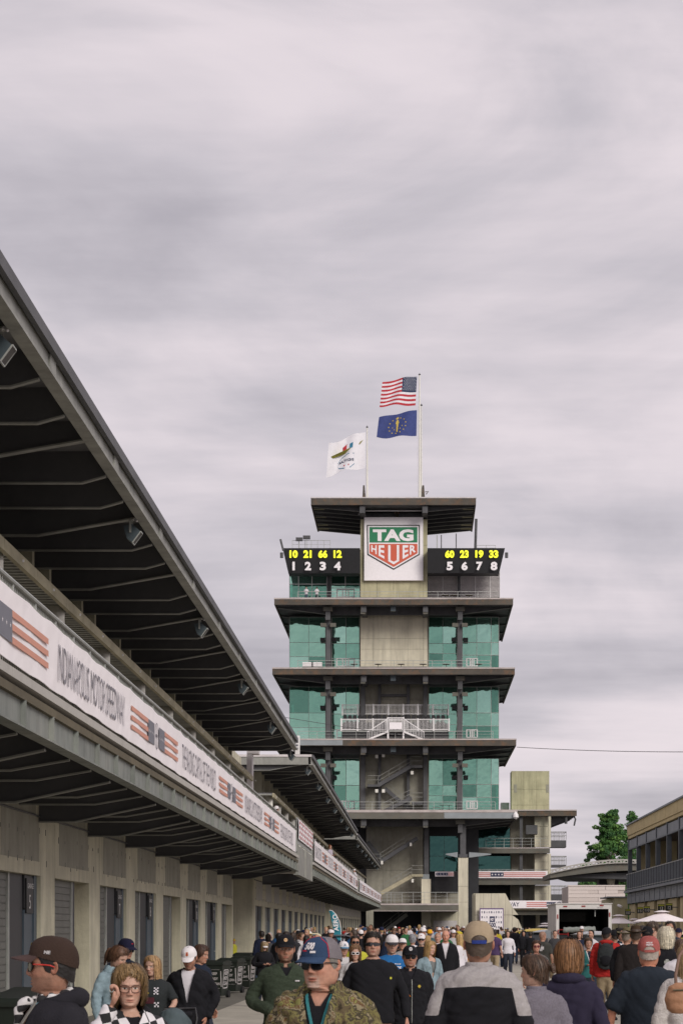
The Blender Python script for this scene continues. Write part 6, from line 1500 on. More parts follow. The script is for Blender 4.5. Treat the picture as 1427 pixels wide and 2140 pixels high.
def hair_mesh(style, col, p, lod, seed=1):
    r = np.random.RandomState(seed); col = np.array(col)
    S = dict( # |a| knots (deg) -> lower edge z ; volume
     short=([0, 45, 62, 75, 92, 140, 180], [.088, .080, .058, .012, -.028, -.062, -.072], .008),
     full=([0, 40, 62, 78, 100, 140, 180], [.076, .068, .045, -.02, -.045, -.075, -.085], .016),
     back=([0, 35, 60, 78, 95, 140, 180], [.086, .078, .055, .008, -.03, -.075, -.09], .007),
     bob=([0, 28, 50, 66, 85, 130, 180], [.088, .078, .042, -.080, -.108, -.120, -.125], .020),
     bobback=([0, 28, 50, 66, 85, 130, 180], [.080, .066, .035, -.070, -.098, -.112, -.115], .025),
     long=([0, 30, 52, 68, 85, 130, 180], [.092, .082, .045, -.19, -.25, -.27, -.27], .013),
     under=([0, 40, 62, 80, 100, 140, 180], [.05, .045, .035, -.02, -.03, -.066, -.076], .006),
     longcap=([0, 40, 55, 80, 130, 180], [.05, .04, -.20, -.27, -.28, -.28], .014),
     fringe=([0, 60, 75, 100, 140, 180], [.03, .02, -.005, -.03, -.060, -.066], .005))[style]
    K, Zs, vol = S; n = {2: 72, 1: 44, 0: 16}[lod]; rows = {2: 40, 1: 24, 0: 9}[lod]
    def edge(a): d = abs(((a + np.pi) % (2 * np.pi)) - np.pi) * 180 / np.pi; return np.interp(d, K, Zs)
    def surfp(a, z, off):
        a = np.asarray(a, float); z = np.asarray(z, float); zc = np.maximum(z, -.02); x, y = ring_pt(zc, a, p.get('_prof', {}))
        fct = np.where(z < -.02, 1 - np.minimum(.12, (-.02 - z) * .5), 1.); x = x * fct; y = y * fct; t = np.clip((-.17 - z) / .12, 0, 1); x = x * (1 + .45 * t); y = y * (1 + .30 * t)
        nz = np.maximum(z, 0); l = np.sqrt(x * x + y * y + nz * nz) + 1e-6
        return np.stack([x + x / l * off, y + y / l * off, z + nz / l * off], -1)
    top = .118; i = np.arange(n); a = 2 * np.pi * i / n; ze = np.array([edge(q) for q in a]) + r.uniform(-.006, .004, n)
    t = np.arange(rows + 1) / rows; pw = 1.25 if style in ('short', 'under', 'back', 'full', 'fringe') else 1.0
    Zg = top + (ze[:, None] - top) * t[None] ** pw; Ag = np.repeat(a[:, None], rows + 1, 1)
    o = vol * (1 - .75 * np.maximum(0, (t[None] - .8) / .2) ** 2) * (.75 + .25 * np.sin(t[None] * 3)) + r.uniform(-.0015, .0015, Zg.shape) + (.0018 * np.sin(i[:, None] * 2.1 + .7 * np.sin(t[None] * 4)) + .004 * np.sin(i[:, None] * .9 + 3 * t[None]) if vol > .012 else 0)
    V = surfp(Ag, Zg, o).reshape(-1, 3); sh = ((.7 + .5 * r.rand(*Zg.shape)) * (1 + .10 * np.sin(i * 1.9))[:, None] if vol > .0065 else (.88 + .2 * r.rand(*Zg.shape))); C = np.clip(col * sh.reshape(-1, 1), 0, 1)
    m_ = rows + 1; F_ = [(q * m_ + j, q * m_ + j + 1, ((q + 1) % n) * m_ + j + 1, ((q + 1) % n) * m_ + j) for q in range(n) for j in range(rows)]
    nstr = {2: 2200, 1: 260, 0: 0}[lod] if vol > .006 else 0
    if nstr:
        sg = 8; a = r.uniform(0, 2 * np.pi, nstr); ze = np.array([edge(q) for q in a]) + r.normal(0, .012, nstr); z0 = top - .004 - r.rand(nstr) ** 2 * (top - ze) * .6; ok = z0 > ze + .01; a, ze, z0 = a[ok], ze[ok], z0[ok]; m2 = len(a)
        wd = .0020 if lod == 2 else .004; oo = vol + r.uniform(-.003, .005, m2) + .018 * r.rand(m2) ** 5; da = r.normal(.06, .16, m2); t = np.arange(sg + 1) / sg
        Zs_ = z0[:, None] + (ze - z0)[:, None] * t; aa = a[:, None] + da[:, None] * t; of = oo[:, None] * (1 - .6 * np.maximum(0, (t - .75) / .25) ** 2) + .004 * t * r.normal(0, 1, (m2, sg + 1))
        S_ = np.stack([surfp(aa - wd / .09, Zs_, of), surfp(aa + wd / .09, Zs_, of)], 2).reshape(-1, 3); cs = np.clip(col[None] * r.uniform(.5, 1.55, (m2, 1)), 0, 1); st = len(V)
        V = np.concatenate([V, S_]); C = np.concatenate([C, np.repeat(cs, 2 * (sg + 1), 0)]); w2 = 2 * (sg + 1)
        F_ += [(st + q * w2 + 2 * j, st + q * w2 + 2 * j + 2, st + q * w2 + 2 * j + 3, st + q * w2 + 2 * j + 1) for q in range(m2) for j in range(sg)]
    return V, F_, C
def cap_mesh(p, lod, opening=False, tall=1.):
    n = {2: 64, 1: 40, 0: 16}[lod]; rows = {2: 20, 1: 12, 0: 5}[lod]; V = []; F_ = []; mi = []
    def rim(a): d = np.abs(((a + np.pi) % (2 * np.pi)) - np.pi); return np.interp(d, [0, 1.0, 1.7, 2.4, np.pi], [.040, .034, .020, .002, -.006])
    def pt_(a, z, off=.012):
        a = np.asarray(a, float); z = np.asarray(z, float); x, y = ring_pt(np.clip(z, .0, .1175), a, p.get('_prof', {})); nz = np.maximum(z, 0) * .9; l = np.sqrt(x * x + y * y + nz * nz) + 1e-6
        hi = .010 * np.maximum(0, np.cos(a)) * np.exp(-((z - .085) / .03) ** 2) * tall; seam = -.0012 * np.exp(-((((a + math.pi / 6) % (math.pi / 3)) - math.pi / 6) / .03) ** 2) if lod else 0; o = off + seam
        return np.stack([x + x / l * o, y + y / l * (o + hi), z + nz / l * o + np.where(z > .03, hi * .6, 0)], -1)
    a = 2 * np.pi * np.arange(n) / n; j_ = np.arange(rows + 1) / rows; r0 = rim(a)[:, None]; Zg = .1178 + (r0 - .1178) * j_[None] ** 1.15
    V = [tuple(q) for q in pt_(np.repeat(a[:, None], rows + 1, 1), Zg).reshape(-1, 3)]
    m_ = rows + 1
    for i in range(n):
        a = 2 * np.pi * (i + .5) / n; d = abs(((a + np.pi) % (2 * np.pi)) - np.pi)
        for j in range(rows):
            z = .1178 + (rim(a) - .1178) * ((j + .5) / rows) ** 1.15
            if opening and ((np.pi - d) / .42) ** 2 + ((z - .008) / .036) ** 2 < 1: continue
            F_.append((i * m_ + j, i * m_ + j + 1, ((i + 1) % n) * m_ + j + 1, ((i + 1) % n) * m_ + j)); mi.append(2 if d > 1.15 else 0)
    if opening:
        Va = np.array(V); fa = np.array(F_).ravel(); cnt = np.bincount(fa, minlength=len(Va)); jj = np.arange(len(Va)) % m_; b = np.where((cnt < 4) & (cnt > 0) & (jj > 2) & (jj < rows) & (Va[:, 1] > 0))[0]
        snap(Va, b, lambda q: (((np.arctan2(np.abs(q[:, 0]), q[:, 1])) / .42) ** 2 + ((q[:, 2] - .008) / .036) ** 2 - 1) * .02, .008); V = [tuple(q) for q in Va]
    st = len(V)
    for k in range(8): t = k * np.pi / 4; V.append((.007 * math.sin(t), .007 * math.cos(t), .134))
    F_.append(tuple(range(st, st + 8))); mi.append(0)
    # bill, top and underside
    nb, nt_ = (20, 9) if lod else (8, 3)
    for side in (0, 1):
        st = len(V)
        for i in range(nb + 1):
            s = -1 + 2 * i / nb; a = s * 1.02; x0, y0, z0 = [float(q) for q in pt_(a, rim(a), .012)]
            for j in range(nt_ + 1):
                t = j / nt_; L_ = .078 * math.sqrt(max(0, 1 - (s * .98) ** 2 * .93)) ; V.append((x0 * (1 - .10 * t), y0 - t * L_, z0 - .014 * t * (1 - s * s) - .020 * t * s * s - .004 * side - .004 * t))
        m2 = nt_ + 1
        for i in range(nb):
            for j in range(nt_): q = (st + i * m2 + j, st + i * m2 + j + 1, st + (i + 1) * m2 + j + 1, st + (i + 1) * m2 + j); F_.append(q if side == 0 else q[::-1]); mi.append(1)
    return np.array(V), F_, mi, pt_, rim
def lens_shape(cx, w_, h_, kind):
    n = 18; o = []
    for k in range(n):
        t = 2 * np.pi * k / n; ex = .75 if kind != 'round' else 1; x = cx + w_ / 2 * abs(math.cos(t)) ** ex * np.sign(math.cos(t)); z = h_ / 2 * abs(math.sin(t)) ** ex * np.sign(math.sin(t))
        if kind == 'cat' and z > 0: z *= 1 + .35 * abs(x - cx) / w_ * (1 if abs(x) > abs(cx) else 0) * 2
        if z < 0: z *= 1.1
        o.append((x, -.1015 + x * x * 6.2, z - .002))
    return o
def glasses(kind, lens, frame, T, XF, temple=None):
    G = bpy.data.objects.new('sunglasses' if kind != 'specs' else 'glasses', None)
    mb = MB()
    if kind == 'wrap':
        pts = []
        for x in np.linspace(-.070, .070, 17): pts.append((x, -.104 + x * x * 7, .016 - abs(x) * .06))
        for x in np.linspace(.070, -.070, 17): pts.append((x, -.104 + x * x * 7, -.022 + abs(x) * .14 + (.012 * math.exp(-(x / .012) ** 2))))
        n = 17
        mb.add(pts + [(x, y + .004, z) for x, y, z in pts], [(i, i + 1, 2 * n - 2 - i, 2 * n - 1 - i) for i in range(n - 1)] + [(i + 2 * n, 4 * n - 1 - i - 0, 4 * n - 2 - i, i + 1 + 2 * n) for i in range(n - 1)], 0)
    else:
        for s in (-1, 1):
            o = lens_shape(s * .0325, .056 if kind != 'round' else .05, .040 if kind != 'cat' else .036, kind); n = len(o)
            if kind != 'specs': mb.add(o + [(x, y + .003, z) for x, y, z in o], [tuple(range(n)), tuple(range(n, 2 * n))[::-1]], 0)
            if frame is not None: mb.tube(o + [o[0]], .0022 if kind != 'cat' else .005, 6, 1)
        mb.tube([(-.007, -.101, .006), (0, -.104, .009), (.007, -.101, .006)], .002, 6, 1)
    for s in (-1, 1): mb.tube([(s * .066, -.072, .008), (s * .078, -.05, .008), (s * .082, .0, .004), (s * .082, .02, -.004)], .003 if kind != 'wrap' else .005, 6, 1 if temple is None else 2)
    mb.v = [tuple(q) for q in XF(np.array(mb.v))]
    return mb.build('sunglasses' if kind != 'specs' else 'glasses', [lens, frame or lens, temple or frame or lens], T, local=True)
M['lensd'] = mat('dark_lens', (.008, .008, .010), .06, 0, spec=.8); M['lensb'] = mat('blue_mirror_lens', (.02, .06, .09), .05, 0, metal=.6); M['lensr'] = mat('red_lens', (.12, .008, .02), .06, 0, spec=.8)
M['fblack'] = mat('frame_black', (.012, .011, .012), .3, 0); M['fwhite'] = mat('frame_white', (.75, .72, .72), .3, 0); M['fred'] = mat('frame_red', (.55, .03, .02), .35, 0); M['fbrown'] = mat('frame_brown', (.06, .02, .015), .3, 0)
CL = {}
def cloth(name, c, **k):
    if name not in CL: CL[name] = mat(name, c, k.pop('rough', .9), k.pop('var', .1), k.pop('sc', 8), k.pop('bump', .35), k.pop('bsc', 160), spec=.15, **k)
    return CL[name]
def ramp_mat(name, stops, sc, rough=.85, kind='noise', vor=False, dist=.6):
    m = bpy.data.materials.new(name); m.use_nodes = True; t = m.node_tree; p = t.nodes['Principled BSDF']; p.inputs['Roughness'].default_value = rough; p.inputs['Specular IOR Level'].default_value = .15
    co = t.nodes.new('ShaderNodeTexCoord'); n = t.nodes.new('ShaderNodeTexNoise'); n.inputs['Scale'].default_value = sc; n.inputs['Detail'].default_value = 4; n.inputs['Roughness'].default_value = .62; n.inputs['Distortion'].default_value = dist; t.links.new(co.outputs['Object'], n.inputs['Vector'])
    r = t.nodes.new('ShaderNodeValToRGB'); r.color_ramp.interpolation = 'CONSTANT'; t.links.new(n.outputs[0], r.inputs[0]); e = r.color_ramp.elements
    while len(e) < len(stops): e.new(.5)
    for el, (ps, c) in zip(e, stops): el.position = ps; el.color = (*c, 1)
    t.links.new(r.outputs[0], p.inputs['Base Color']); return m
M['camo'] = ramp_mat('woodland_camouflage', [(0, (.045, .035, .022)), (.36, (.105, .080, .045)), (.43, (.17, .15, .06)), (.48, (.060, .050, .032)), (.53, (.24, .20, .125)), (.575, (.13, .075, .04)), (.62, (.21, .20, .07)), (.68, (.06, .05, .035))], 10)
M['scarf'] = ramp_mat('patterned_scarf', [(0, (.015, .015, .02)), (.40, (.6, .58, .62)), (.48, (.20, .42, .52)), (.54, (.02, .02, .03)), (.60, (.10, .03, .14)), (.66, (.55, .6, .65))], 22)
def checker_mat(name, a, b, sc):
    m = bpy.data.materials.new(name); m.use_nodes = True; t = m.node_tree; p = t.nodes['Principled BSDF']; p.inputs['Roughness'].default_value = .85
    co = t.nodes.new('ShaderNodeTexCoord'); mp = t.nodes.new('ShaderNodeMapping'); mp.inputs['Rotation'].default_value = (0, R(12), R(8)); mp.inputs['Scale'].default_value = (1, .001, 1.0); c = t.nodes.new('ShaderNodeTexChecker'); c.inputs['Scale'].default_value = sc; c.inputs[1].default_value = (*a, 1); c.inputs[2].default_value = (*b, 1)
    t.links.new(co.outputs['Object'], mp.inputs[0]); t.links.new(mp.outputs[0], c.inputs['Vector']); t.links.new(c.outputs['Color'], p.inputs['Base Color']); return m
M['check'] = checker_mat('black_white_check', (.012, .012, .014), (.66, .63, .65), 21); M['checks'] = checker_mat('small_black_white_check', (.012, .012, .014), (.62, .6, .6), 30)
# ================================================================ person builder
def meshobj(name, v, f, mats, parent, mi=None, col=None, smooth=True):
    me = bpy.data.meshes.new(name); me.from_pydata([tuple(map(float, q)) for q in v], [], [tuple(int(i) for i in q) for q in f])
    for m in (mats if isinstance(mats, (list, tuple)) else [mats]): me.materials.append(m)
    if mi is not None: me.polygons.foreach_set('material_index', [int(i) for i in mi])
    if col is not None:
        at = me.color_attributes.new('Col', 'FLOAT_COLOR', 'POINT'); c4 = np.ones((len(v), 4), np.float32); c4[:, :3] = np.clip(col, 0, 1); at.data.foreach_set('color', c4.ravel())
    if smooth: me.shade_smooth()
    o = bpy.data.objects.new(name, me); COL.objects.link(o); o.parent = parent; return o
def person(p):
    y = p['y']; H = PZ(p['top'], y) - ground(y) - (.016 if p.get('cap') else .008); k = p.get('k', H / 1.75)
    lod = p.get('lod', 1); px = p['px']; x = PX(px, y); T = thing('person', p['label'], 'person', (x, y, ground(y)), R(p.get('rz', 0)), p.get('group'))
    hc = np.array([0, p.get('hy_off', -.02), 1.632]); pr = dict(jaw=p.get('jaw', 1.0 if p.get('sex') != 'f' else .92), neck=p.get('neck', 1.08 if p.get('sex') != 'f' else .92)); p['_prof'] = pr
    piv = np.array([0, .01, -.13]); ya, pa, ra = R(p.get('hyaw', 0)), R(p.get('pitch', 0)), R(p.get('roll', 0))
    Rm = np.array(Matrix.Rotation(ya, 3, 'Z') @ Matrix.Rotation(pa, 3, 'X') @ Matrix.Rotation(ra, 3, 'Y')); hs = p.get('hs', 1.0)
    sink = p.get('sink', .014); dz_tot = (H - 1.75 * k) + sink * k
    def XB(v): return (v + hc) * k + np.array([0, 0, dz_tot])
    def XH(v):   # rigid head transform
        v = (np.asarray(v) - piv) * hs; return XB(v @ Rm.T + piv - np.array([0, 0, sink]))
    # ---- body: one continuous loft head-neck-torso, plus ears, forearms and hands, legs
    V, F_, C = head_mesh(p, lod)
    w_ = np.clip((V[:, 2] + .185) / .07, 0, 1); w_ = w_ * w_ * (3 - 2 * w_)
    rot = ((V - piv) * (1 + (hs - 1) * w_[:, None])) @ Rm.T + piv - np.array([0, 0, sink]); V2 = V * (1 - w_[:, None]) + rot * w_[:, None]
    if lod < 2 and p.get('low'): pass
    parts = [(XB(V2), F_)]; cols = [C]; sk = np.array(p['skin'])
    if lod:
        for s in (-1, 1):
            ev, ef = ear(p, s); parts.append((XH(ev), ef)); cols.append(np.tile(sk * np.array([1.0, .82, .78]), (len(ev), 1)))
    for s in (-1, 1):
        pts = arm_pts(p, s); g = p.get('gripL' if s < 0 else 'gripR', 0)
        av, af = tubeV(*spath(pts, [.045, .045, .038, .026], 4), 12); parts.append((XB(av), af)); cols.append(np.tile(sk, (len(av), 1)))
        hv, hf = place_hand(lod, pts[2], pts[3], s, g, p.get('palmL' if s < 0 else 'palmR')); parts.append((XB(hv), hf)); cols.append(np.tile(sk * np.array([1, .9, .87]), (len(hv), 1)))
    st = p.get('stride', .12)
    legs = []
    for s in (-1, 1):
        d = st * s * (1 if p.get('lead', 1) > 0 else -1); lp_ = [(s * .085, 0, -.80), (s * .095, -.03 - d * .7, -1.14), (s * .10, .02 - d * (1.2 if d > 0 else 1.5), -1.54 + (.03 if d < 0 else 0))]; legs.append(lp_)
        lv, lf = tubeV(*spath(lp_, [.075, .05, .035], 4), 10); parts.append((XB(lv), lf)); cols.append(np.tile(sk, (len(lv), 1)))
    v, f = joinV(parts); meshobj('body', v, f, M['skin'], T, col=np.concatenate(cols))
    # ---- clothes
    t = p['top_']; kind = t.get('kind', 'tee'); sl = t.get('sleeve', 1.0)
    seed = abs(hash_(p['label'])) % 1000
    base = dict(fat=t.get('fat', 1.0), belly=t.get('belly', 0.), seed=seed)
    inner = t.get('inner')
    ibv = None
    if inner:
        v, f = top_mesh(p, min(lod, 1), off=-.016, arms=False, zmin=-.70, **base, wr=.003); f, _ = cut(v, f, neck_open(inner.get('neck', 'crew')))
        meshobj('shirt', XB(v), f, inner['m'], T); ibv = BVHTree.FromPolygons([tuple(q) for q in XB(v)], f)
    v, f = top_mesh(p, lod, off=t.get('off', .0), sleeve=sl, wr=t.get('wr', .007), sl_r=t.get('sl_r', 1.0), zmin=t.get('zmin', -.79), **base)
    f, ctr = cut(v, f, neck_open(t.get('neck', 'crew')))
    mi = None; mats = [t['m']]
    if t.get('zones'):
        gz_ = t['zones']; fa = np.array(f); mk = gz_(v)[fa].mean(1) > 0; A1 = np.zeros(len(v), bool); A1[fa[mk].ravel()] = True; A2 = np.zeros(len(v), bool); A2[fa[~mk].ravel()] = True; snap(v, np.where(A1 & A2)[0], gz_, .012); mi, mats = mk.astype(int), t['mats']
    name = {'tee': 'shirt', 'jacket': 'jacket', 'hoodie': 'hoodie', 'sweater': 'sweater'}[kind]
    to = meshobj(name, XB(v), f, mats, T, mi)
    bvh = BVHTree.FromPolygons([tuple(q) for q in XB(v)], f)
    cm_ = t.get('cm', t['m'])
    if t.get('collar') == 'stand': cv, cf = band((.078, .070, .082), (.070, .062, .074), -.185, -.128, R(14), R(346), .007, tiltf=.018); meshobj('collar', XB(cv), cf, cm_, T)
    if t.get('collar') == 'band': cv, cf = band((.090, .080, .090), (.066, .062, .070), -.178, -.160, 0, 2 * math.pi, .006, rows=3, tiltf=.022); meshobj('collar', XB(cv), cf, cm_, T)
    if t.get('collar') == 'fold':   # broad turned-down coat collar
        cv, cf = band((.076, .070, .078), (.088, .084, .086), -.185, -.118, R(34), R(326), .008, tiltf=.03, wob=.003); meshobj('collar', XB(cv), cf, cm_, T)
        cv, cf = band((.086, .082, .086), (.128, .112, .118), -.116, -.200, R(36), R(324), .008, tiltf=.03, wob=.004); meshobj('collar_fall', XB(cv), cf, cm_, T)
    if t.get('collar') == 'hood':
        a_ = np.linspace(R(30), R(330), 17); pts = [(.100 * math.sin(a), -(.072 if math.cos(a) > 0 else .098) * math.cos(a) + .012, -.178 + .022 * (1 - math.cos(a)) / 2) for a in a_]; rs = [.020 + .024 * ((1 - math.cos(a)) / 2) for a in a_]
        hv, hf = tubeV(pts, rs, 12); hv, hf, hn = remesh(hv, hf, .012, 2); hv = clothes_noise(hv, hn, .008, seed, 40); meshobj('hood', XB(hv), hf, cm_, T)
    if t.get('zip') is not None:
        z_ = MB(); pts = []
        for q in range(24):
            zz = (-.17 - .6 * q / 23); h = bvh.ray_cast(Vector(tuple(XB(np.array([0.0, -.6, zz])))), Vector((0, 1, 0)))
            if h[0] is not None: pts.append(h[0] + Vector((0, -.002, 0)))
        if len(pts) > 3: z_.tube(pts, .004, 5); z_.build('zip', t['zip'], T, local=True, smooth=True)
    # trousers and shoes
    tm = p.get('legs', cloth('dark denim', (.03, .035, .05)))
    pl_v, pl_f = tubeV([(0, 0, -.70), (0, 0, -.78), (0, 0, -.86)], [.15, .165, .13], 20); pl_v[:, 1] *= .75
    lp_ = [(pl_v, pl_f)] + [tubeV(*spath(q[:2] + [(q[2][0], q[2][1], q[2][2] - .02)], [.10, .078, .066], 5), 12) for q in legs]
    v, f = joinV(lp_); v, f, no = remesh(v, f, .026 if lod else .05, 2); v = clothes_noise(v, no, .006, seed); meshobj('trousers', XB(v), f, tm, T)
    for q in legs:
        a = q[2]; sv, sf = tubeV([(a[0], a[1] + .07, -1.585), (a[0], a[1] + .05, -1.575), (a[0], a[1], -1.57), (a[0], a[1] - .10, -1.59), (a[0], a[1] - .17, -1.60), (a[0], a[1] - .19, -1.605)], [.02, .038, .044, .042, .032, .012], 10); sv[:, 2] = np.maximum(sv[:, 2], -1.63); meshobj('shoe', XB(sv), sf, p.get('shoes', cloth('shoe dark', (.03, .03, .035))), T)
    # hair
    if p.get('hair'):
        hk, hcx = p['hair']; hv, hf, hcc = hair_mesh(hk, hcx, p, lod, seed); meshobj('hair', XH(hv), hf, M['hair'], T, col=hcc)
        if p.get('bun'):
            bx_, by_, bz_ = p['bun']; r_ = np.random.RandomState(5); bm = []
            for q in range(14):
                a = q * 2.4; rr_ = .020; ring = [(bx_ + rr_ * math.cos(a + t_) * math.cos(t_ * 2) * .6 + .014 * math.cos(a), by_ + .6 * rr_ * math.sin(t_ * 2) + .012 * math.sin(a * 1.3), bz_ + rr_ * math.sin(a + t_) + .014 * math.sin(a)) for t_ in np.linspace(0, 4, 9)]; bm.append(tubeV(ring, [.009] * 9, 6))
            bv, bf = joinV(bm); bc = np.array(hcx) * (.8 + .4 * r_.rand(len(bv), 1)); meshobj('bun', XH(bv), bf, M['hair'], T, col=bc)
        if p.get('tail'):
            tv, tf = tubeV(*spath([(0, .095, .03), (0, .14, .02), (0, .15, -.05), (0, .13, -.16)], [.02, .028, .026, .008], 5), 12); meshobj('ponytail', XH(tv), tf, M['hair'], T, col=np.array(hcx) * (.8 + .4 * np.random.RandomState(2).rand(len(tv), 1)))
    # cap
    if p.get('cap'):
        c = p['cap']; cv, cf, cmi, cpt, rim = cap_mesh(p, lod, c.get('open', False)); cms = [c['m'], c.get('bill', c['m']), c.get('back', c['m'])]
        crx = np.array(Matrix.Rotation(R(c.get('tilt', 0)), 3, 'X') @ Matrix.Rotation(R(c.get('turn', 0)), 3, 'Z')); XC = lambda q: XH(np.asarray(q) @ crx.T)
        co_ = meshobj('cap', XC(cv), cf, cms, T, cmi)
        if c.get('open'):
            sv = MB(); a_ = np.linspace(np.pi - .45, np.pi + .45, 12); pts = [cpt(a, .004, .011) for a in a_]
            for q1, q2 in zip(pts[:-1], pts[1:]): sv.bar(q1, q2, .004, .020)
            sv.v = [tuple(q) for q in XC(np.array(sv.v))]; sv.build('cap_strap', c.get('strap', c['m']), co_, local=True)
        if c.get('pipe') and lod == 2:
            for sgn in (-1, 1):
                pts = [cpt(sgn * (1.12 - .5 * max(0, (zz - .09)) / .028), zz, .0135) for zz in np.linspace(.030, .116, 10)]; q = MB().tube([tuple(XC(np.array(a_))) for a_ in pts], .0022, 5); q.build('piping', c['pipe'], co_, local=True)
        for e_ in c.get('emb', []):     # emblem: (kind, a0, z0, size_w, size_h, material, text)
            mb = MB(); kd, a0, z0, sw_, sh_, mm = e_[:6]
            def put(u, v_): return tuple(XC(np.array(cpt(a0 + u / .095, z0 + v_, .0155))))
            if kd == 'text':
                q = MB(); text_mb(q, e_[6], (0, 0, 0), (1, 0, 0), (0, 0, 1), 1, bold=.04, shear=e_[7] if len(e_) > 7 else 0); vv = np.array(q.v); xx = vv[:, 0]; x0_, x1_ = xx.min(), xx.max(); z1_ = vv[:, 2].max(); sg = 1 if math.cos(a0) > 0 else 1
                mb.add([put(((a - x0_) / (x1_ - x0_) - .5) * sw_ * sg, c_ / z1_ * sh_) for a, b, c_ in vv], q.f)
            elif kd == 'disc':
                n = 16; mb.add([put(math.cos(2 * np.pi * i / n) * sw_ / 2, math.sin(2 * np.pi * i / n) * sh_ / 2) for i in range(n)] + [put(0, 0)], [(n, i, (i + 1) % n) for i in range(n)])
            elif kd == 'wing': mb.add([put(a * sw_, b * sh_) for a, b in ((-.5, .25), (-.1, 0), (.1, 0), (.5, .25), (.4, -.15), (.1, -.35), (-.1, -.35), (-.4, -.15))], [(0, 1, 6, 7), (1, 2, 5, 6), (2, 3, 4, 5)])
            elif kd == 'bar': mb.add([put(a * sw_, b * sh_) for a, b in ((-.5, -.5), (.5, -.5), (.5, .5), (-.5, .5))], [(0, 1, 2, 3)])
            mb.build('emblem', mm, co_, local=True)
    if p.get('gl'): glasses(*p['gl'][:3], T, XH, *(p['gl'][3:]))
    # flat prints on the clothes
    for pr_ in p.get('prints', []):
        kd, cx_, cz_, w2, h2, mm = pr_[:6]; front = pr_[7] if len(pr_) > 7 else 1; mb = MB()
        def hit(u, v_):
            o_ = Vector(tuple(XB(np.array([cx_ + u, -.8 * front, cz_ + v_])))); h = bvh.ray_cast(o_, Vector((0, front, 0)))
            return tuple(h[0] + Vector((0, -.0035 * front, 0))) if h[0] is not None else None
        if kd == 'text':
            q = MB(); text_mb(q, pr_[6], (0, 0, 0), (1, 0, 0), (0, 0, 1), 1, bold=.03); vv = np.array(q.v); x0_, x1_ = vv[:, 0].min(), vv[:, 0].max(); z1_ = vv[:, 2].max(); pts = [hit(((a - x0_) / (x1_ - x0_) - .5) * w2 * front, c_ / z1_ * h2) for a, b, c_ in vv]
            if None not in pts: mb.add(pts, q.f); mb.build('print', mm, to, local=True)
        elif kd in ('rect', 'disc', 'check', 'strip'):
            cells = []
            nx, nz = (4, 4) if kd != 'check' else (pr_[6], max(1, round(pr_[6] * h2 / w2)))
            for i in range(nx):
                for j in range(nz):
                    if kd == 'check' and (i + j) % 2: continue
                    q = [hit((a / nx - .5) * w2 + (pr_[6] * (b / nz - .5) if kd == 'strip' else 0), (b / nz - .5) * h2) for a, b in ((i, j), (i + 1, j), (i + 1, j + 1), (i, j + 1))]
                    if kd == 'disc' and ((i + .5) / nx - .5) ** 2 + ((j + .5) / nz - .5) ** 2 > .2: continue
                    if None not in q: mb.quad(*q)
            if mb.n: mb.build('print', mm, to, local=True)
    if p.get('lanyard'):
        lm = p['lanyard']; fr_ = p.get('lan_front', 1)
        for s in (-1, 1):
            pts = []
            for q in range(12):
                u = q / 11; xx = s * (.068 * (1 - u) + .006 * u); zz = -.185 - .24 * u; o_ = Vector(tuple(XB(np.array([xx, -.6, zz])))); h = bvh.ray_cast(o_, Vector((0, 1, 0)))
                h2 = ibv.ray_cast(o_, Vector((0, 1, 0))) if ibv else (None,); yy = min([q_[0].y for q_ in (h, h2) if q_[0] is not None] + [float(XB(np.array([0, -.06, 0]))[1])]); pts.append(Vector((o_.x, yy - .005, o_.z)))
            b_ = MB()
            for a, b in zip(pts[:-1], pts[1:]): b_.bar(a, b, .016 * k, .003, up=(0, -1, 0))
            b_.build('lanyard', lm, T, local=True)
    p['_XB'] = XB; p['_XH'] = XH; p['_T'] = T; p['_bvh'] = bvh
    return T
def hash_(s):
    h = 7
    for ch in s: h = (h * 31 + ord(ch)) % 1000003
    return h
# ================================================================ foreground people
SK1 = (.45, .255, .185); SK2 = (.39, .205, .14); SK3 = (.50, .305, .23); SK4 = (.33, .17, .115)
blk = cloth('black cloth', (.013, .013, .016)); blk2 = cloth('black hoodie cloth', (.020, .019, .024), wrap=None) if False else cloth('black hoodie cloth', (.020, .019, .024))
nvy = cloth('navy cloth', (.016, .022, .038)); nvy2 = cloth('dark teal navy', (.018, .033, .045)); gry = cloth('grey heather', (.33, .32, .33), bump=.5, var=.18, sc=60)
grn = cloth('green fleece', (.045, .060, .040), bump=.7, var=.2, sc=50); den = cloth('denim', (.23, .31, .35), var=.25, sc=14); wht = cloth('white cloth', (.66, .63, .67), var=.05)
jean = cloth('blue jeans', (.06, .085, .13), var=.25); khk = cloth('khaki', (.33, .26, .17), var=.12); redc = cloth('red cloth', (.36, .025, .022)); blu = cloth('royal blue', (.022, .13, .34)); ltg = cloth('light grey', (.52, .50, .51)); tealc = cloth('teal cloth', (.03, .13, .13))
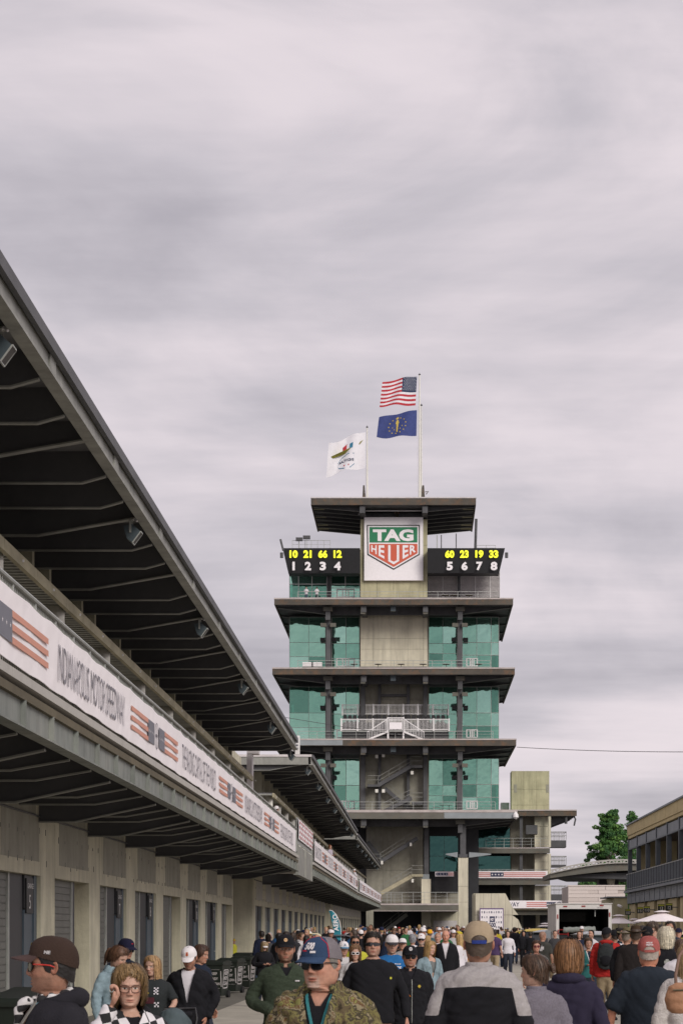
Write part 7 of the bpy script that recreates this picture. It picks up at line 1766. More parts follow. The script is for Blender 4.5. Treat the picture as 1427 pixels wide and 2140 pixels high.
capbr = cloth('brown cap cloth', (.045, .028, .022)); capbr2 = cloth('brown bill cloth', (.075, .048, .045)); capbl = cloth('cap blue', (.032, .058, .115)); capgr = cloth('cap grey mesh', (.27, .24, .26), bump=.8, bsc=300); capw = cloth('cap white', (.74, .70, .71), var=.04); capk = cloth('cap khaki', (.36, .28, .19), var=.1, sc=20); capred = cloth('washed red cap', (.33, .095, .085), var=.25, sc=18); capn = cloth('navy cap', (.014, .014, .035)); piping = cloth('red piping', (.5, .03, .05)); gold = cloth('gold print', (.45, .33, .05)); goldp = cloth('pale gold print', (.62, .40, .22)); orng = cloth('orange panel', (.62, .18, .02)); yel = cloth('hi vis yellow', (.45, .43, .05)); strapb = cloth('blue strap', (.03, .05, .22)); grp = cloth('grey print', (.35, .36, .34)); lanw = cloth('white lanyard', (.6, .6, .62)); lant = cloth('teal lanyard', (.05, .22, .24)); lang = cloth('grey lanyard', (.22, .21, .19)); tank = cloth('grey tank top', (.16, .17, .17)); purp = cloth('dark plum hoodie', (.028, .024, .046)); pink = cloth('pink shirt', (.60, .38, .42)); blkp = cloth('faded black tee', (.03, .034, .036))
GB = M['fblack']
PEOPLE = []
def add(**p): PEOPLE.append(p)
add(label='man in a brown cap with red-armed sunglasses, facing left at the lower left corner', px=119, y=9.0, top=1948, lod=2, rz=-62, hyaw=-26, skin=SK4, haircol=(.012, .01, .01), hair=('under', (.012, .010, .010)), beard=('full', (.09, .055, .04), .45), jaw=1.05, neck=1.15, sink=.02, hs=.95,
    cap=dict(m=capbr, bill=capbr2, emb=[('wing', -.12, .078, .034, .022, gold), ('text', 1.45, .045, .022, .012, ltg, 'NE')], tilt=-4), gl=('std', M['lensd'], GB, M['fred']), top_=dict(kind='hoodie', m=blk2, neck='open', collar='hood', off=.01, wr=.012, fat=1.06, sl_r=1.15), armR='hang', armL='hang')
add(label='frowning woman in glasses with a blond-streaked bob and black-and-white checkered jacket', px=268, y=11.2, top=2013, lod=2, rz=22, hyaw=-10, pitch=4, sex='f', skin=SK3, haircol=(.10, .06, .03), hair=('bob', (.20, .125, .055)), frown=True, browamt=.5, jaw=1.0, hs=.94, gl=('specs', None, M['fbrown']),
    top_=dict(kind='jacket', m=M['check'], neck='vee', collar='hood', cm=blk, off=.012, wr=.012, fat=1.12, inner=dict(m=blk)), armL=((.26, -.10, -.40), (.135, -.13, -.125)), gripL=1, palmL=(.3, 1, .2))
add(label='man in a navy cap standing behind the woman with the ponytail', px=259, y=26, top=1960, lod=1, rz=10, hyaw=40, pitch=12, skin=SK2, hair=('under', (.02, .015, .012)), cap=dict(m=capn, emb=[('bar', 0, .07, .03, .008, redc)]), gl=('std', M['lensd'], GB), top_=dict(kind='jacket', m=nvy, neck='crew', collar='stand', inner=dict(m=wht)))
add(label='young woman with a ponytail in a pale denim jacket, looking down', px=236, y=22.5, top=1974, lod=2, rz=52, hyaw=10, pitch=26, sex='f', skin=SK3, haircol=(.08, .04, .025), hair=('back', (.11, .055, .032)), tail=True, squint=True, top_=dict(kind='jacket', m=den, neck='open', collar='fold', off=.01, wr=.012, inner=dict(m=wht)), armR='front')
add(label='young woman with long blond hair in a black checker-print tee, pushing a stroller', px=322, y=23.0, top=1999, lod=2, rz=-10, hyaw=-16, pitch=2, roll=-4, sex='f', skin=SK3, haircol=(.30, .18, .09), hair=('long', (.38, .235, .115)), browamt=.5, top_=dict(kind='tee', m=blkp, neck='crew', sleeve=.62, off=.006, fat=1.14), armR=((.27, -.03, -.44), (.25, -.28, -.56)), armL='push', gripR=1,
    prints=[('check', .075, -.305, .055, .085, wht, 3), ('check', .075, -.47, .055, .06, wht, 3), ('rect', -.01, -.42, .13, .075, cloth('maroon print', (.10, .03, .04)), None), ('rect', -.035, -.33, .055, .012, gold, None)])
add(label='man in a white cap looking down, open black jacket over a white lettered tee', px=398, y=23.2, top=1974.5, lod=2, rz=-6, pitch=24, skin=SK2, hair=('under', (.05, .03, .02)), beard=('full', (.12, .06, .04), .5), cap=dict(m=capw, emb=[('bar', 0, .075, .03, .026, orng), ('bar', 0, .070, .014, .03, redc)]),
    top_=dict(kind='jacket', m=blk, neck='lapel', off=.02, wr=.014, fat=1.1, sl_r=1.2, inner=dict(m=wht)), armR=((.27, .06, -.46), (.20, -.05, -.70)), armL=((.27, .06, -.46), (.22, -.06, -.69)), legs=cloth('dark jeans', (.02, .024, .035)), shoes=wht)
add(label='person in black headphones and a dark jacket half hidden behind the white-capped man', px=414, y=27, top=1975, lod=1, rz=60, hyaw=10, pitch=10, skin=SK2, hair=('full', (.06, .03, .02)), top_=dict(kind='jacket', m=nvy, neck='crew', collar='hood'))
add(label='bearded man in a green fleece and a black cap with a gold badge', px=596, y=19.6, top=1952, lod=2, rz=8, hyaw=-2, pitch=3, skin=SK2, haircol=(.05, .03, .02), hair=('under', (.05, .03, .02)), beard=('full', (.075, .042, .026), .92), jaw=1.03, cap=dict(m=blk, emb=[('disc', -.02, .070, .034, .026, goldp), ('wing', -.02, .072, .02, .012, capbr)]),
    top_=dict(kind='sweater', m=grn, neck='vee', collar='stand', off=.012, wr=.010, fat=1.06, sl_r=1.12, inner=dict(m=blk)), armL=((.30, .04, -.47), (.13, -.23, -.57)), armR='hang', gripL=1, prints=[('rect', .095, -.30, .04, .013, ltg, None)])
add(label='man in a camouflage jacket and blue cap reading 500, with sunglasses and a goatee', px=676, y=11.2, top=1965.5, lod=2, rz=-10, hyaw=-20, pitch=2, skin=(.45, .235, .165), haircol=(.3, .27, .24), hair=('under', (.20, .18, .16)), beard=('goatee', (.42, .37, .32), .6), jaw=1.26, neck=1.45, hs=1.09, sink=.040,
    cap=dict(m=capbl, bill=capbl, back=capgr, pipe=piping, tilt=3, turn=-3, emb=[('text', .05, .066, .058, .026, capw, '500', .35), ('bar', .25, .056, .03, .008, capw), ('bar', -.25, .060, .03, .005, piping)]), gl=('std', M['lensd'], GB), top_=dict(kind='jacket', m=M['camo'], neck='lapel', collar='fold', off=.024, wr=.020, fat=1.12, belly=.03, sl_r=1.25, inner=dict(m=blk, neck='vee')), armL='wide', armR='wide', lanyard=lant, sw=.20)
add(label='man in a plain black long-sleeved top and black wraparound sunglasses', px=779, y=21.9, top=1949, lod=2, rz=4, hyaw=-3, pitch=-4, skin=SK1, haircol=(.03, .02, .015), hair=('short', (.022, .016, .012)), beard=('full', (.10, .06, .045), .5), jaw=1.08, neck=1.22, gl=('wrap', M['lensd'], GB), top_=dict(kind='sweater', m=blk, neck='crew', fat=1.1, sl_r=1.12, wr=.007), armL='wide', armR='wide', prints=[('rect', .17, -.34, .02, .022, yel, None)], sw=.20)
add(label='man in a black rain jacket with an orange stripe, round-badged black cap and sunglasses', px=856, y=23.3, top=1975.5, lod=2, rz=8, hyaw=-2, skin=SK2, haircol=(.03, .02, .015), hair=('under', (.02, .015, .012)), beard=('goatee', (.10, .06, .045), .5), jaw=1.08, cap=dict(m=blk, emb=[('disc', 0, .075, .042, .036, ltg), ('wing', 0, .076, .026, .012, capn)]), gl=('std', M['lensd'], GB),
    top_=dict(kind='jacket', m=blk, neck='vee', collar='stand', off=.022, wr=.014, fat=1.12, sl_r=1.2, zip=M['galv'], inner=dict(m=blk2)), prints=[('strip', -.105, -.37, .028, .19, orng, -.16), ('disc', .085, -.35, .035, .035, gold, None)])
add(label='man in a blue tee with white lettering and a white cap pulled low', px=818, y=29, top=1952.5, lod=2, rz=6, hyaw=2, pitch=10, skin=SK3, hair=('under', (.16, .09, .05)), beard=('full', (.20, .11, .06), .55), cap=dict(m=capw, bill=cloth('dark bill', (.05, .045, .05))), top_=dict(kind='tee', m=blu, neck='crew', fat=1.08),
    prints=[('text', .0, -.285, .22, .014, capw, 'INDIANAPOLIS'), ('text', .0, -.36, .24, .05, capw, 'COLTS'), ('text', -.0, -.375, .05, .06, capw, 'U')])
add(label='laughing woman with curly blond hair in a light denim jacket', px=896, y=36, top=1968, lod=2, rz=30, hyaw=10, pitch=2, roll=6, sex='f', skin=SK3, haircol=(.3, .17, .08), hair=('long', (.44, .28, .12)), squint=True, top_=dict(kind='jacket', m=den, neck='lapel', off=.012, inner=dict(m=tank)))
add(label='woman in white-framed sunglasses with wavy brown hair', px=742, y=32, top=1975, lod=2, rz=0, hyaw=4, pitch=6, sex='f', skin=SK3, hair=('long', (.24, .135, .07)), gl=('cat', M['lensd'], M['fwhite']), top_=dict(kind='tee', m=ltg, neck='crew'))
add(label='man in a blue-and-white trucker cap and pale lettered tee', px=717, y=35, top=1967, lod=1, rz=10, hyaw=6, pitch=6, skin=SK1, hair=('under', (.1, .07, .05)), beard=('full', (.14, .09, .06), .5), cap=dict(m=capw, bill=cloth('pale blue', (.14, .27, .40)), back=capw, emb=[('bar', 0, .065, .05, .035, cloth('pale blue', (.14, .27, .40))), ('bar', 0, .065, .02, .014, capn)]), top_=dict(kind='tee', m=ltg, neck='crew', fat=1.05), prints=[('text', 0, -.30, .16, .03, den, 'MAN')])
add(label='dark-haired man in sunglasses and a yellow safety vest', px=742, y=40, top=1956, lod=1, rz=0, hyaw=8, skin=SK2, hair=('short', (.03, .02, .015)), beard=('full', (.10, .06, .045), .5), gl=('std', M['lensd'], GB), top_=dict(kind='tee', m=yel, neck='vee', sleeve=.5, inner=dict(m=gry)))
add(label='tall man in a teal-grey tee turned left among the crowd', px=741, y=62, top=1944, lod=1, rz=-80, hyaw=-10, skin=SK1, hair=('short', (.06, .04, .03)), top_=dict(kind='tee', m=cloth('slate teal', (.12, .19, .20)), neck='crew', sleeve=.6))
add(label='bald bearded man in a black jacket over a white tee, with backpack straps', px=931, y=50, top=1945, lod=1, rz=0, pitch=4, skin=(.56, .27, .19), haircol=(.2, .1, .06), beard=('full', (.26, .12, .06), .8), jaw=1.08, neck=1.2, top_=dict(kind='jacket', m=blk, neck='lapel', off=.018, inner=dict(m=wht), fat=1.1))
add(label='man in a khaki cap worn forward, seen from behind in a grey-and-black pullover', px=1000, y=13.0, top=1923.5, lod=2, rz=176, hyaw=4, skin=SK2, haircol=(.1, .07, .05), hair=('under', (.07, .048, .035)), neck=1.3, jaw=1.08, sink=.022, cap=dict(m=capk, open=True, strap=strapb, tilt=2), sw=.178,
    top_=dict(kind='sweater', m=blk, mats=[blk, cloth('yoke grey', (.36, .335, .335), bump=.5, var=.12, sc=60)], zones=lambda c: np.maximum(np.minimum(c[:, 2] + .262 + .06 * np.abs(c[:, 0]), .20 - np.abs(c[:, 0])), np.minimum.reduce([np.abs(c[:, 0]) - .185 - .22 * np.clip(-.25 - c[:, 2], 0, 1), c[:, 2] + .43, .4 + 0 * c[:, 0]])), neck='crew', collar='stand', cm=cloth('yoke grey', (.36, .335, .335), bump=.5, var=.12, sc=60), off=.022, wr=.010, fat=1.14, sl_r=1.2), armL=((.25, .03, -.49), (.25, -.10, -.72)), armR=((.25, .03, -.49), (.25, -.06, -.72)))
add(label='woman with a messy brown bun in a grey heather pullover, turned left', px=1122, y=15.4, top=1996, lod=2, rz=196, hyaw=52, pitch=4, sex='f', skin=SK3, haircol=(.06, .035, .02), hair=('back', (.075, .042, .026)), bun=(-.02, .140, .012), top_=dict(kind='sweater', m=cloth('heather', (.17, .155, .185), bump=.5, var=.2, sc=80), neck='crew', collar='stand', off=.012, wr=.010, fat=1.1, sl_r=1.1))
add(label='woman with an auburn bob in a dark plum hoodie, seen from behind', px=1188, y=16.0, top=1971, lod=2, rz=176, hyaw=-6, sex='f', skin=SK1, haircol=(.2, .09, .04), hair=('bobback', (.20, .098, .042)), hs=1.03, top_=dict(kind='hoodie', m=purp, neck='crew', collar='hood', off=.022, wr=.013, fat=1.2, sl_r=1.25))
add(label='heavyset man in a washed red cap and dark tee, seen from behind', px=1356, y=18.0, top=1959, lod=2, rz=182, hyaw=-4, pitch=2, skin=(.54, .24, .155), haircol=(.4, .36, .32), hair=('fringe', (.36, .31, .27)), neck=1.5, jaw=1.18, hs=1.06, sink=.034, cap=dict(m=capred, open=True, emb=[('text', 3.14, .058, .050, .011, capw, 'RACE DAY'), ('text', 3.14, .043, .056, .010, capw, 'SPEEDWAY')]), sw=.20,
    top_=dict(kind='tee', m=cloth('dark slate tee', (.020, .026, .036)), neck='crew', sleeve=.78, off=.018, wr=.012, fat=1.22, sl_r=1.3, belly=.05), armL=((.33, .02, -.48), (.36, -.12, -.70)), armR='wide', legs=cloth('grey shorts', (.12, .12, .13)))
add(label='woman in a cream knit sweater cut off by the right edge of the picture', px=1441, y=17.2, top=1972, lod=2, rz=170, hyaw=-20, sex='f', skin=SK3, hair=('long', (.40, .28, .15)), top_=dict(kind='sweater', m=cloth('cream knit', (.56, .52, .50), bump=.8, bsc=90), neck='crew', off=.018, wr=.012, fat=1.12, sl_r=1.2), armR='hang', armL='hang')
add(label='man in a red hooded jacket and black cap walking away with a backpack', px=1267, y=43, top=1938.5, lod=2, rz=172, hyaw=-20, skin=SK2, hair=('under', (.03, .02, .015)), cap=dict(m=blk), top_=dict(kind='jacket', m=redc, neck='crew', collar='hood', off=.02, wr=.014, fat=1.12, sl_r=1.25), legs=khk, stride=.08, sw=.20)
add(label='young woman in a teal jacket with a white lanyard and pulled-back hair', px=1229, y=47, top=1961, lod=2, rz=8, hyaw=-6, sex='f', skin=SK2, haircol=(.05, .03, .02), hair=('back', (.085, .05, .03)), lanyard=lanw, top_=dict(kind='jacket', m=tealc, neck='lapel', off=.014, fat=1.08, inner=dict(m=nvy)), armL='front')
add(label='tall man in a wide-brimmed brown hat and long dark coat, seen from behind', px=1328, y=34.5, top=1937, lod=2, rz=178, skin=SK2, hair=('under', (.05, .03, .02)), top_=dict(kind='jacket', m=cloth('dark brown coat', (.022, .018, .018)), neck='crew', off=.03, fat=1.15, sl_r=1.2), hat='dark')
add(label='person in an olive wide-brimmed hat beside the man in the long dark coat', px=1309, y=37.5, top=1941, lod=1, rz=150, skin=SK2, hair=('under', (.2, .16, .13)), top_=dict(kind='jacket', m=blk, neck='crew', fat=1.1), hat='olive')
add(label='woman with fluffy white-blond hair in a black jacket with a round badge', px=1392, y=31, top=1944, lod=2, rz=180, sex='f', skin=SK3, hair=('bobback', (.66, .60, .47)), hs=1.10, top_=dict(kind='jacket', m=blk, neck='crew', off=.018, fat=1.15), prints=[('disc', .0, -.33, .08, .08, grp, None, -1)])
add(label='man in blue mirrored sunglasses and navy jacket at the right, arm raised', px=1401, y=44, top=1926, lod=1, rz=-20, skin=SK2, hair=('short', (.03, .02, .015)), gl=('std', M['lensb'], GB), top_=dict(kind='jacket', m=nvy, neck='crew', off=.015, fat=1.08), armR='front')
add(label='boy with tousled brown hair and glasses in a white tee', px=1367, y=40, top=1926, lod=1, rz=-30, pitch=20, skin=SK3, hair=('full', (.07, .045, .03)), gl=('specs', None, GB), top_=dict(kind='tee', m=wht, neck='crew', sleeve=.6), armL='front')
add(label='man in a black cap worn forward, seen from behind near the white parasol', px=1353, y=36, top=1936, lod=1, rz=176, skin=SK2, hair=('under', (.03, .02, .015)), cap=dict(m=blk, open=True), top_=dict(kind='tee', m=blk, neck='crew', fat=1.08))
add(label='woman in round red sunglasses with a hand at her chin', px=1120, y=42, top=1966, lod=2, rz=4, sex='f', skin=(.5, .26, .19), haircol=(.06, .03, .02), hair=('back', (.085, .045, .03)), gl=('round', M['lensr'], M['fbrown']), top_=dict(kind='tee', m=tank, neck='vee', sleeve=.3), armR=((.2, -.16, -.38), (.03, -.15, -.17)), gripR=1)
add(label='stocky man in a dark grey tee with round back print, left of box truck', px=1133, y=58, top=1947, lod=1, rz=160, hyaw=-30, skin=SK2, scalp=((.12, .09, .07), .6), top_=dict(kind='tee', m=cloth('charcoal tee', (.05, .05, .045)), neck='crew', sleeve=.65, fat=1.2), armR=((.30, .0, -.47), (.22, -.18, -.58)), prints=[('disc', -.0, -.32, .15, .15, ltg, None, -1)])
add(label='man in a striped-lapel dark jacket between the red jacket and the brown hat', px=1298, y=44, top=1940, lod=1, rz=20, hyaw=14, skin=SK1, hair=('short', (.02, .015, .012)), lanyard=lanw, top_=dict(kind='jacket', m=nvy2, neck='lapel', collar='stand', inner=dict(m=wht)))
add(label='woman in a black cap just behind the red hooded jacket', px=1284, y=47, top=1943, lod=1, rz=170, hyaw=30, sex='f', skin=SK2, hair=('under', (.03, .02, .015)), cap=dict(m=blk), top_=dict(kind='jacket', m=blk, neck='crew'))
add(label='person in a blue hooded jacket walking away in the gap beside the khaki cap', px=1053, y=100, top=1953, lod=1, rz=178, k=.98, sex='f', skin=SK2, hair=('full', (.02, .015, .012)), top_=dict(kind='hoodie', m=cloth('deep blue jacket', (.020, .040, .065)), neck='crew', collar='hood', off=.02, fat=1.1), legs=nvy, stride=.14)
add(label='tall dark-haired man in a black jacket and jeans walking away', px=1075, y=108, top=1939, lod=1, rz=175, skin=SK2, hair=('full', (.02, .012, .010)), top_=dict(kind='jacket', m=blk, neck='crew', off=.02, fat=1.1, sl_r=1.2), legs=jean, stride=.16)
add(label='person in a long black hooded coat facing the camera near the yellow roof', px=1094, y=100, top=1946, lod=1, rz=0, skin=SK1, hair=('bobback', (.012, .012, .014)), top_=dict(kind='hoodie', m=blk, neck='crew', collar='hood', off=.03, fat=1.15, sl_r=1.3), legs=blk)
add(label='man in a navy jacket with raised shoulders standing by the far garage doors', px=547, y=72, top=1946, lod=1, rz=-150, skin=SK2, hair=('short', (.02, .014, .012)), top_=dict(kind='jacket', m=cloth('ink navy', (.012, .016, .035)), neck='crew', off=.03, fat=1.2, sl_r=1.3), legs=jean)
add(label='woman in a white cap and black jacket looking at her hands beside the bins', px=551, y=52, top=1967, lod=2, rz=20, pitch=18, sex='f', skin=SK3, hair=('longcap', (.34, .24, .13)), cap=dict(m=capw, emb=[('disc', 0, .07, .022, .02, ltg)]), gl=('std', M['lensd'], GB), top_=dict(kind='jacket', m=blk, neck='crew', off=.02, sl_r=1.2, fat=1.1), armL='front', armR='front')
add(label='person in a yellow safety vest half hidden by the garage pier', px=487, y=86, top=1962, lod=1, rz=60, skin=SK2, hair=('short', (.04, .03, .02)), cap=dict(m=cloth('gold cap', (.5, .34, .05))), top_=dict(kind='jacket', m=yel, neck='crew', fat=1.1), legs=jean)
for i, (px, yy, tp, tm, hr, rz) in enumerate(((583, 64, 1951, blk, (.02, .015, .012), 160), (598, 60, 1948, blk, (.03, .02, .015), 185), (612, 66, 1950, cloth('charcoal', (.03, .03, .035)), (.06, .04, .03), 170))):
    add(label=('dark-haired person in black directly left of the green-fleece man\'s cap', 'dark-haired person in black straight above the green-fleece man\'s cap', 'dark-haired person in charcoal just right of the green-fleece man\'s cap')[i], px=px, y=yy, top=tp, lod=1, rz=rz, skin=SK2, hair=('full', hr), top_=dict(kind='jacket', m=tm, neck='crew', fat=1.1))
add(label='man in a pale grey hoodie and brown hair facing right near the cream cart', px=629, y=70, top=1950, lod=1, rz=60, skin=SK1, hair=('short', (.12, .07, .04)), top_=dict(kind='hoodie', m=ltg, neck='crew', collar='hood'), legs=jean)
add(label='woman with black hair and a white top beside the grey hoodie', px=640, y=62, top=1956, lod=1, rz=170, sex='f', skin=SK2, hair=('long', (.015, .012, .012)), top_=dict(kind='sweater', m=wht, neck='crew'), legs=jean)
add(label='man in a green tee and a yellow-and-white cap by the cream cart roof', px=646, y=76, top=1946.5, lod=1, rz=20, skin=SK1, hair=('under', (.1, .07, .05)), cap=dict(m=capw, bill=yel), top_=dict(kind='tee', m=cloth('kelly green', (.02, .22, .06)), neck='crew', sleeve=.6))
add(label='bald man seen from behind above the blue 500 cap', px=662, y=58, top=1954, lod=1, rz=185, skin=(.56, .27, .18), scalp=((.2, .12, .08), .25), top_=dict(kind='tee', m=redc, neck='crew', fat=1.15), neck=1.3)
add(label='dark-haired woman just right of the blue 500 cap, looking left', px=697, y=54, top=1962, lod=1, rz=-40, sex='f', skin=SK3, hair=('long', (.05, .025, .018)), top_=dict(kind='jacket', m=cloth('burgundy', (.12, .02, .03)), neck='crew'))
for (px, yy, tp, lab, kw) in (
  (841, 44, 1961, 'man in a patterned white-and-navy cap right of the blue tee', dict(skin=SK1, hair=('under', (.1, .07, .05)), cap=dict(m=capw, bill=capn), top_=dict(kind='tee', m=gry, neck='crew'))),
  (862, 52, 1953, 'grey-haired man in a white shirt seen from behind', dict(rz=178, skin=SK1, hair=('short', (.25, .25, .27)), top_=dict(kind='tee', m=wht, neck='crew', sleeve=.7, fat=1.1))),
  (880, 46, 1951, 'man in a white cap and dark sunglasses above the round-badged cap', dict(skin=SK1, beard=('full', (.4, .36, .32), .7), hair=('under', (.3, .27, .24)), cap=dict(m=capw, emb=[('bar', 0, .07, .03, .008, redc)]), gl=('std', M['lensd'], GB), top_=dict(kind='tee', m=blk, neck='crew'))),
  (883, 68, 1939, 'tall person in a white bucket-like cap standing over the far crowd', dict(rz=30, skin=SK1, hair=('under', (.1, .07, .05)), cap=dict(m=capw), top_=dict(kind='tee', m=nvy, neck='crew'))),
  (898, 74, 1943, 'person in a bright orange-yellow cap in the crowd below the tower', dict(rz=180, skin=SK1, hair=('under', (.1, .07, .05)), cap=dict(m=cloth('amber cap', (.70, .36, .02))), top_=dict(kind='tee', m=cloth('dim teal', (.05, .09, .10)), neck='crew'))),
  (915, 56, 1950, 'man with thinning hair in a white tee left of the bald bearded man', dict(rz=-10, skin=SK1, scalp=((.12, .08, .05), .5), top_=dict(kind='tee', m=wht, neck='crew', fat=1.1))),
  (962, 54, 1953, 'woman with wavy blond hair and white top beside the khaki cap', dict(rz=-120, sex='f', skin=SK3, hair=('long', (.50, .34, .15)), top_=dict(kind='tee', m=wht, neck='crew'))),
  (1033, 78, 1943, 'dark-haired man with a blue lanyard right of the khaki cap', dict(rz=150, skin=SK1, hair=('short', (.03, .02, .015)), top_=dict(kind='tee', m=cloth('plum tee', (.08, .05, .12)), neck='crew', sleeve=.6), legs=khk)),
  (1061, 84, 1946, 'woman with dark hair in a white top facing the camera behind the blue jacket', dict(rz=0, sex='f', skin=SK3, hair=('long', (.05, .03, .02)), top_=dict(kind='tee', m=wht, neck='crew'))),
  (1108, 96, 1948, 'person in a dark jacket standing below the yellow cart roof', dict(rz=160, skin=SK1, hair=('full', (.03, .02, .015)), top_=dict(kind='jacket', m=blk, neck='crew'))),
  (1380, 48, 1934, 'dark-haired person behind the boy with the phone', dict(rz=180, skin=SK2, hair=('full', (.02, .015, .012)), top_=dict(kind='jacket', m=blk, neck='crew'))),
  (1418, 60, 1940, 'person in a dark cap and white top at the far right edge', dict(rz=-20, skin=SK1, hair=('under', (.05, .03, .02)), cap=dict(m=capn), top_=dict(kind='tee', m=wht, neck='crew'))),
  (1342, 60, 1935, 'person with short dark hair left of the largest parasol pole', dict(rz=150, skin=SK2, hair=('short', (.03, .02, .015)), top_=dict(kind='jacket', m=nvy, neck='crew'))),
  (1424, 27, 1962, 'person in a white tee with red stripes cut off at the right edge', dict(rz=180, skin=SK1, hair=('short', (.1, .06, .04)), top_=dict(kind='tee', m=wht, neck='crew', fat=1.1)))):
    add(label=lab, px=px, y=yy, top=tp, lod=1, **kw)
for p in PEOPLE:
    person(p)
    if p.get('hat'):
        m_ = cloth('brown felt', (.055, .035, .022)) if p['hat'] == 'dark' else cloth('olive felt', (.13, .11, .06)); XH = p['_XH']; n = 40; V = []
        prof_ = [(.0, .125), (.03, .135), (.055, .142), (.066, .13), (.076, .09), (.082, .052), (.088, .042), (.12, .040), (.165, .050), (.168, .046), (.12, .036), (.086, .038)]
        for r_, z_ in prof_:
            for i in range(n):
                a = 2 * math.pi * i / n; z2 = z_ - (.028 * math.exp(-(math.sin(a) / .35) ** 2) if r_ < .04 else 0) + (.030 * abs(math.sin(a)) ** 2 * (r_ / .168) ** 3 if r_ > .1 else 0); V.append((r_ * .98 * math.sin(a), -r_ * 1.15 * math.cos(a), z2))
        F_ = [(j * n + i, j * n + (i + 1) % n, (j + 1) * n + (i + 1) % n, (j + 1) * n + i) for j in range(len(prof_) - 1) for i in range(n)]
        meshobj('hat', XH(np.array(V)), F_, m_, p['_T'])
# blue trim for one printed tee / details on specific people
def who(s): return next(q for q in PEOPLE if q['label'].startswith(s))
# scarf of the man at the lower left: knotted checkered cloth, with a patterned lanyard strip
A = who('man in a brown cap'); XB = A['_XB']; T = A['_T']
a_ = np.linspace(R(20), R(340), 26); rr_ = np.random.RandomState(3)
for nm, mm, rad, z0, thick in (('neck_scarf', M['checks'], .074, -.150, .016), ('scarf_fold', M['scarf'], .084, -.172, .013)):
    pts = [((rad + .006 * math.sin(i * 1.3)) * math.sin(a), -(rad) * math.cos(a) * .95, z0 - .022 * math.cos(a) + .008 * math.sin(i * 1.9)) for i, a in enumerate(a_)]
    v, f = tubeV(pts, [thick * (1 + .25 * math.sin(i * 2.2)) for i in range(26)], 12); v, f, no = remesh(v, f, .008, 1); v = clothes_noise(v, no, .008, 4, 60); meshobj(nm, XB(v), f, mm, T)
pts = [(.02, -.10, -.16), (.0, -.125, -.185), (-.01, -.14, -.22), (-.02, -.14, -.27)]; v, f = tubeV(*spath(pts, [.020, .022, .018, .010], 5), 12); v, f, no = remesh(v, f, .008, 1); v = clothes_noise(v, no, .012, 8, 60); meshobj('scarf_knot', XB(v), f, M['checks'], T)
pts = [(.06, -.09, -.17), (.055, -.16, -.28), (.03, -.185, -.40)]; b_ = MB(); pp = spath(pts, [1, 1, 1], 5)[0]
for q1, q2 in zip(pp[:-1], pp[1:]): b_.bar(tuple(XB(np.array(q1))), tuple(XB(np.array(q2))), .022, .004, up=(0, -1, 0))
b_.build('lanyard', lang, T, local=True)
# ring on the frowning woman's hand, earrings omitted
B_ = who('frowning woman'); rg = MB(); c = B_['_XB'](np.array((-.137, -.145, -.035))); rg.tube([tuple(c + np.array((.010 * math.cos(t), .004 * math.sin(t), .009 * math.sin(t)))) for t in np.linspace(0, 2 * math.pi, 12)], .002, 5); rg.build('ring', M['galv'], B_['_T'], local=True)
# backpack on the red jacket
W_ = who('man in a red hooded'); XB = W_['_XB']; wt = W_['_T']; BP = thing('backpack', 'black backpack worn on the back of the red hooded jacket', 'backpack', wt.location + Vector((0, 0, .9)), wt.rotation_euler.z)
def XBb(v): return XB(np.asarray(v)) - np.array([0, 0, .9])
v, f = tubeV([(0, .185, -.20), (0, .20, -.23), (0, .22, -.35), (0, .225, -.50), (0, .20, -.60), (0, .18, -.62)], [.06, .125, .155, .16, .14, .05], 18); v[:, 1] = .145 + (v[:, 1] - .145) * .62; v, f, no = remesh(v, f, .014, 1); v = clothes_noise(v, no, .012, 2, 30)
meshobj('pack_body', XBb(v), f, blkp, BP)
v, f = tubeV([(0, .265, -.40), (0, .285, -.44), (0, .285, -.54), (0, .26, -.58)], [.05, .10, .105, .05], 14); v[:, 1] = .25 + (v[:, 1] - .25) * .45; meshobj('front_pocket', XBb(v), f, blk, BP)
for s in (-1, 1): v, f = tubeV([(s * .10, .16, -.22), (s * .11, .10, -.185), (s * .12, -.04, -.185), (s * .13, -.14, -.26), (s * .15, -.10, -.45), (s * .16, .10, -.52)], [.022] * 6, 8); meshobj('strap', XBb(v), f, blkp, BP)
# backpack straps on the bald bearded man and tan bag at the right edge
V_ = who('woman in a cream knit'); vt = V_['_T']; bl = Vector((PX(1421, 16.6), 16.6, PZ(2118, 16.6))); BG = thing('shoulder_bag', 'tan leather shoulder bag carried by the woman in the cream sweater', 'bag', bl)
v, f = tubeV([(0, 0, 0), (0, 0, .03), (0, 0, .10), (0, 0, .19), (0, 0, .22)], [.06, .10, .115, .085, .04], 16); v[:, 1] *= .5; v, f, no = remesh(v, f, .010, 1); v = clothes_noise(v, no, .010, 6, 40)
lea = cloth('tan leather', (.36, .19, .11), rough=.5, bump=.2, bsc=60); meshobj('bag_body', v, f, lea, BG); v, f = tubeV([(-.03, .0, .20), (-.03, .03, .28), (.0, .06, .42), (.06, .08, .5)], [.012] * 4, 8); meshobj('strap', v, f, cloth('taupe strap', (.22, .14, .11)), BG); MB().tube([(-.06, -.055, .17), (.06, -.055, .17)], .006, 6).build('zip', M['brown'], BG, local=True)
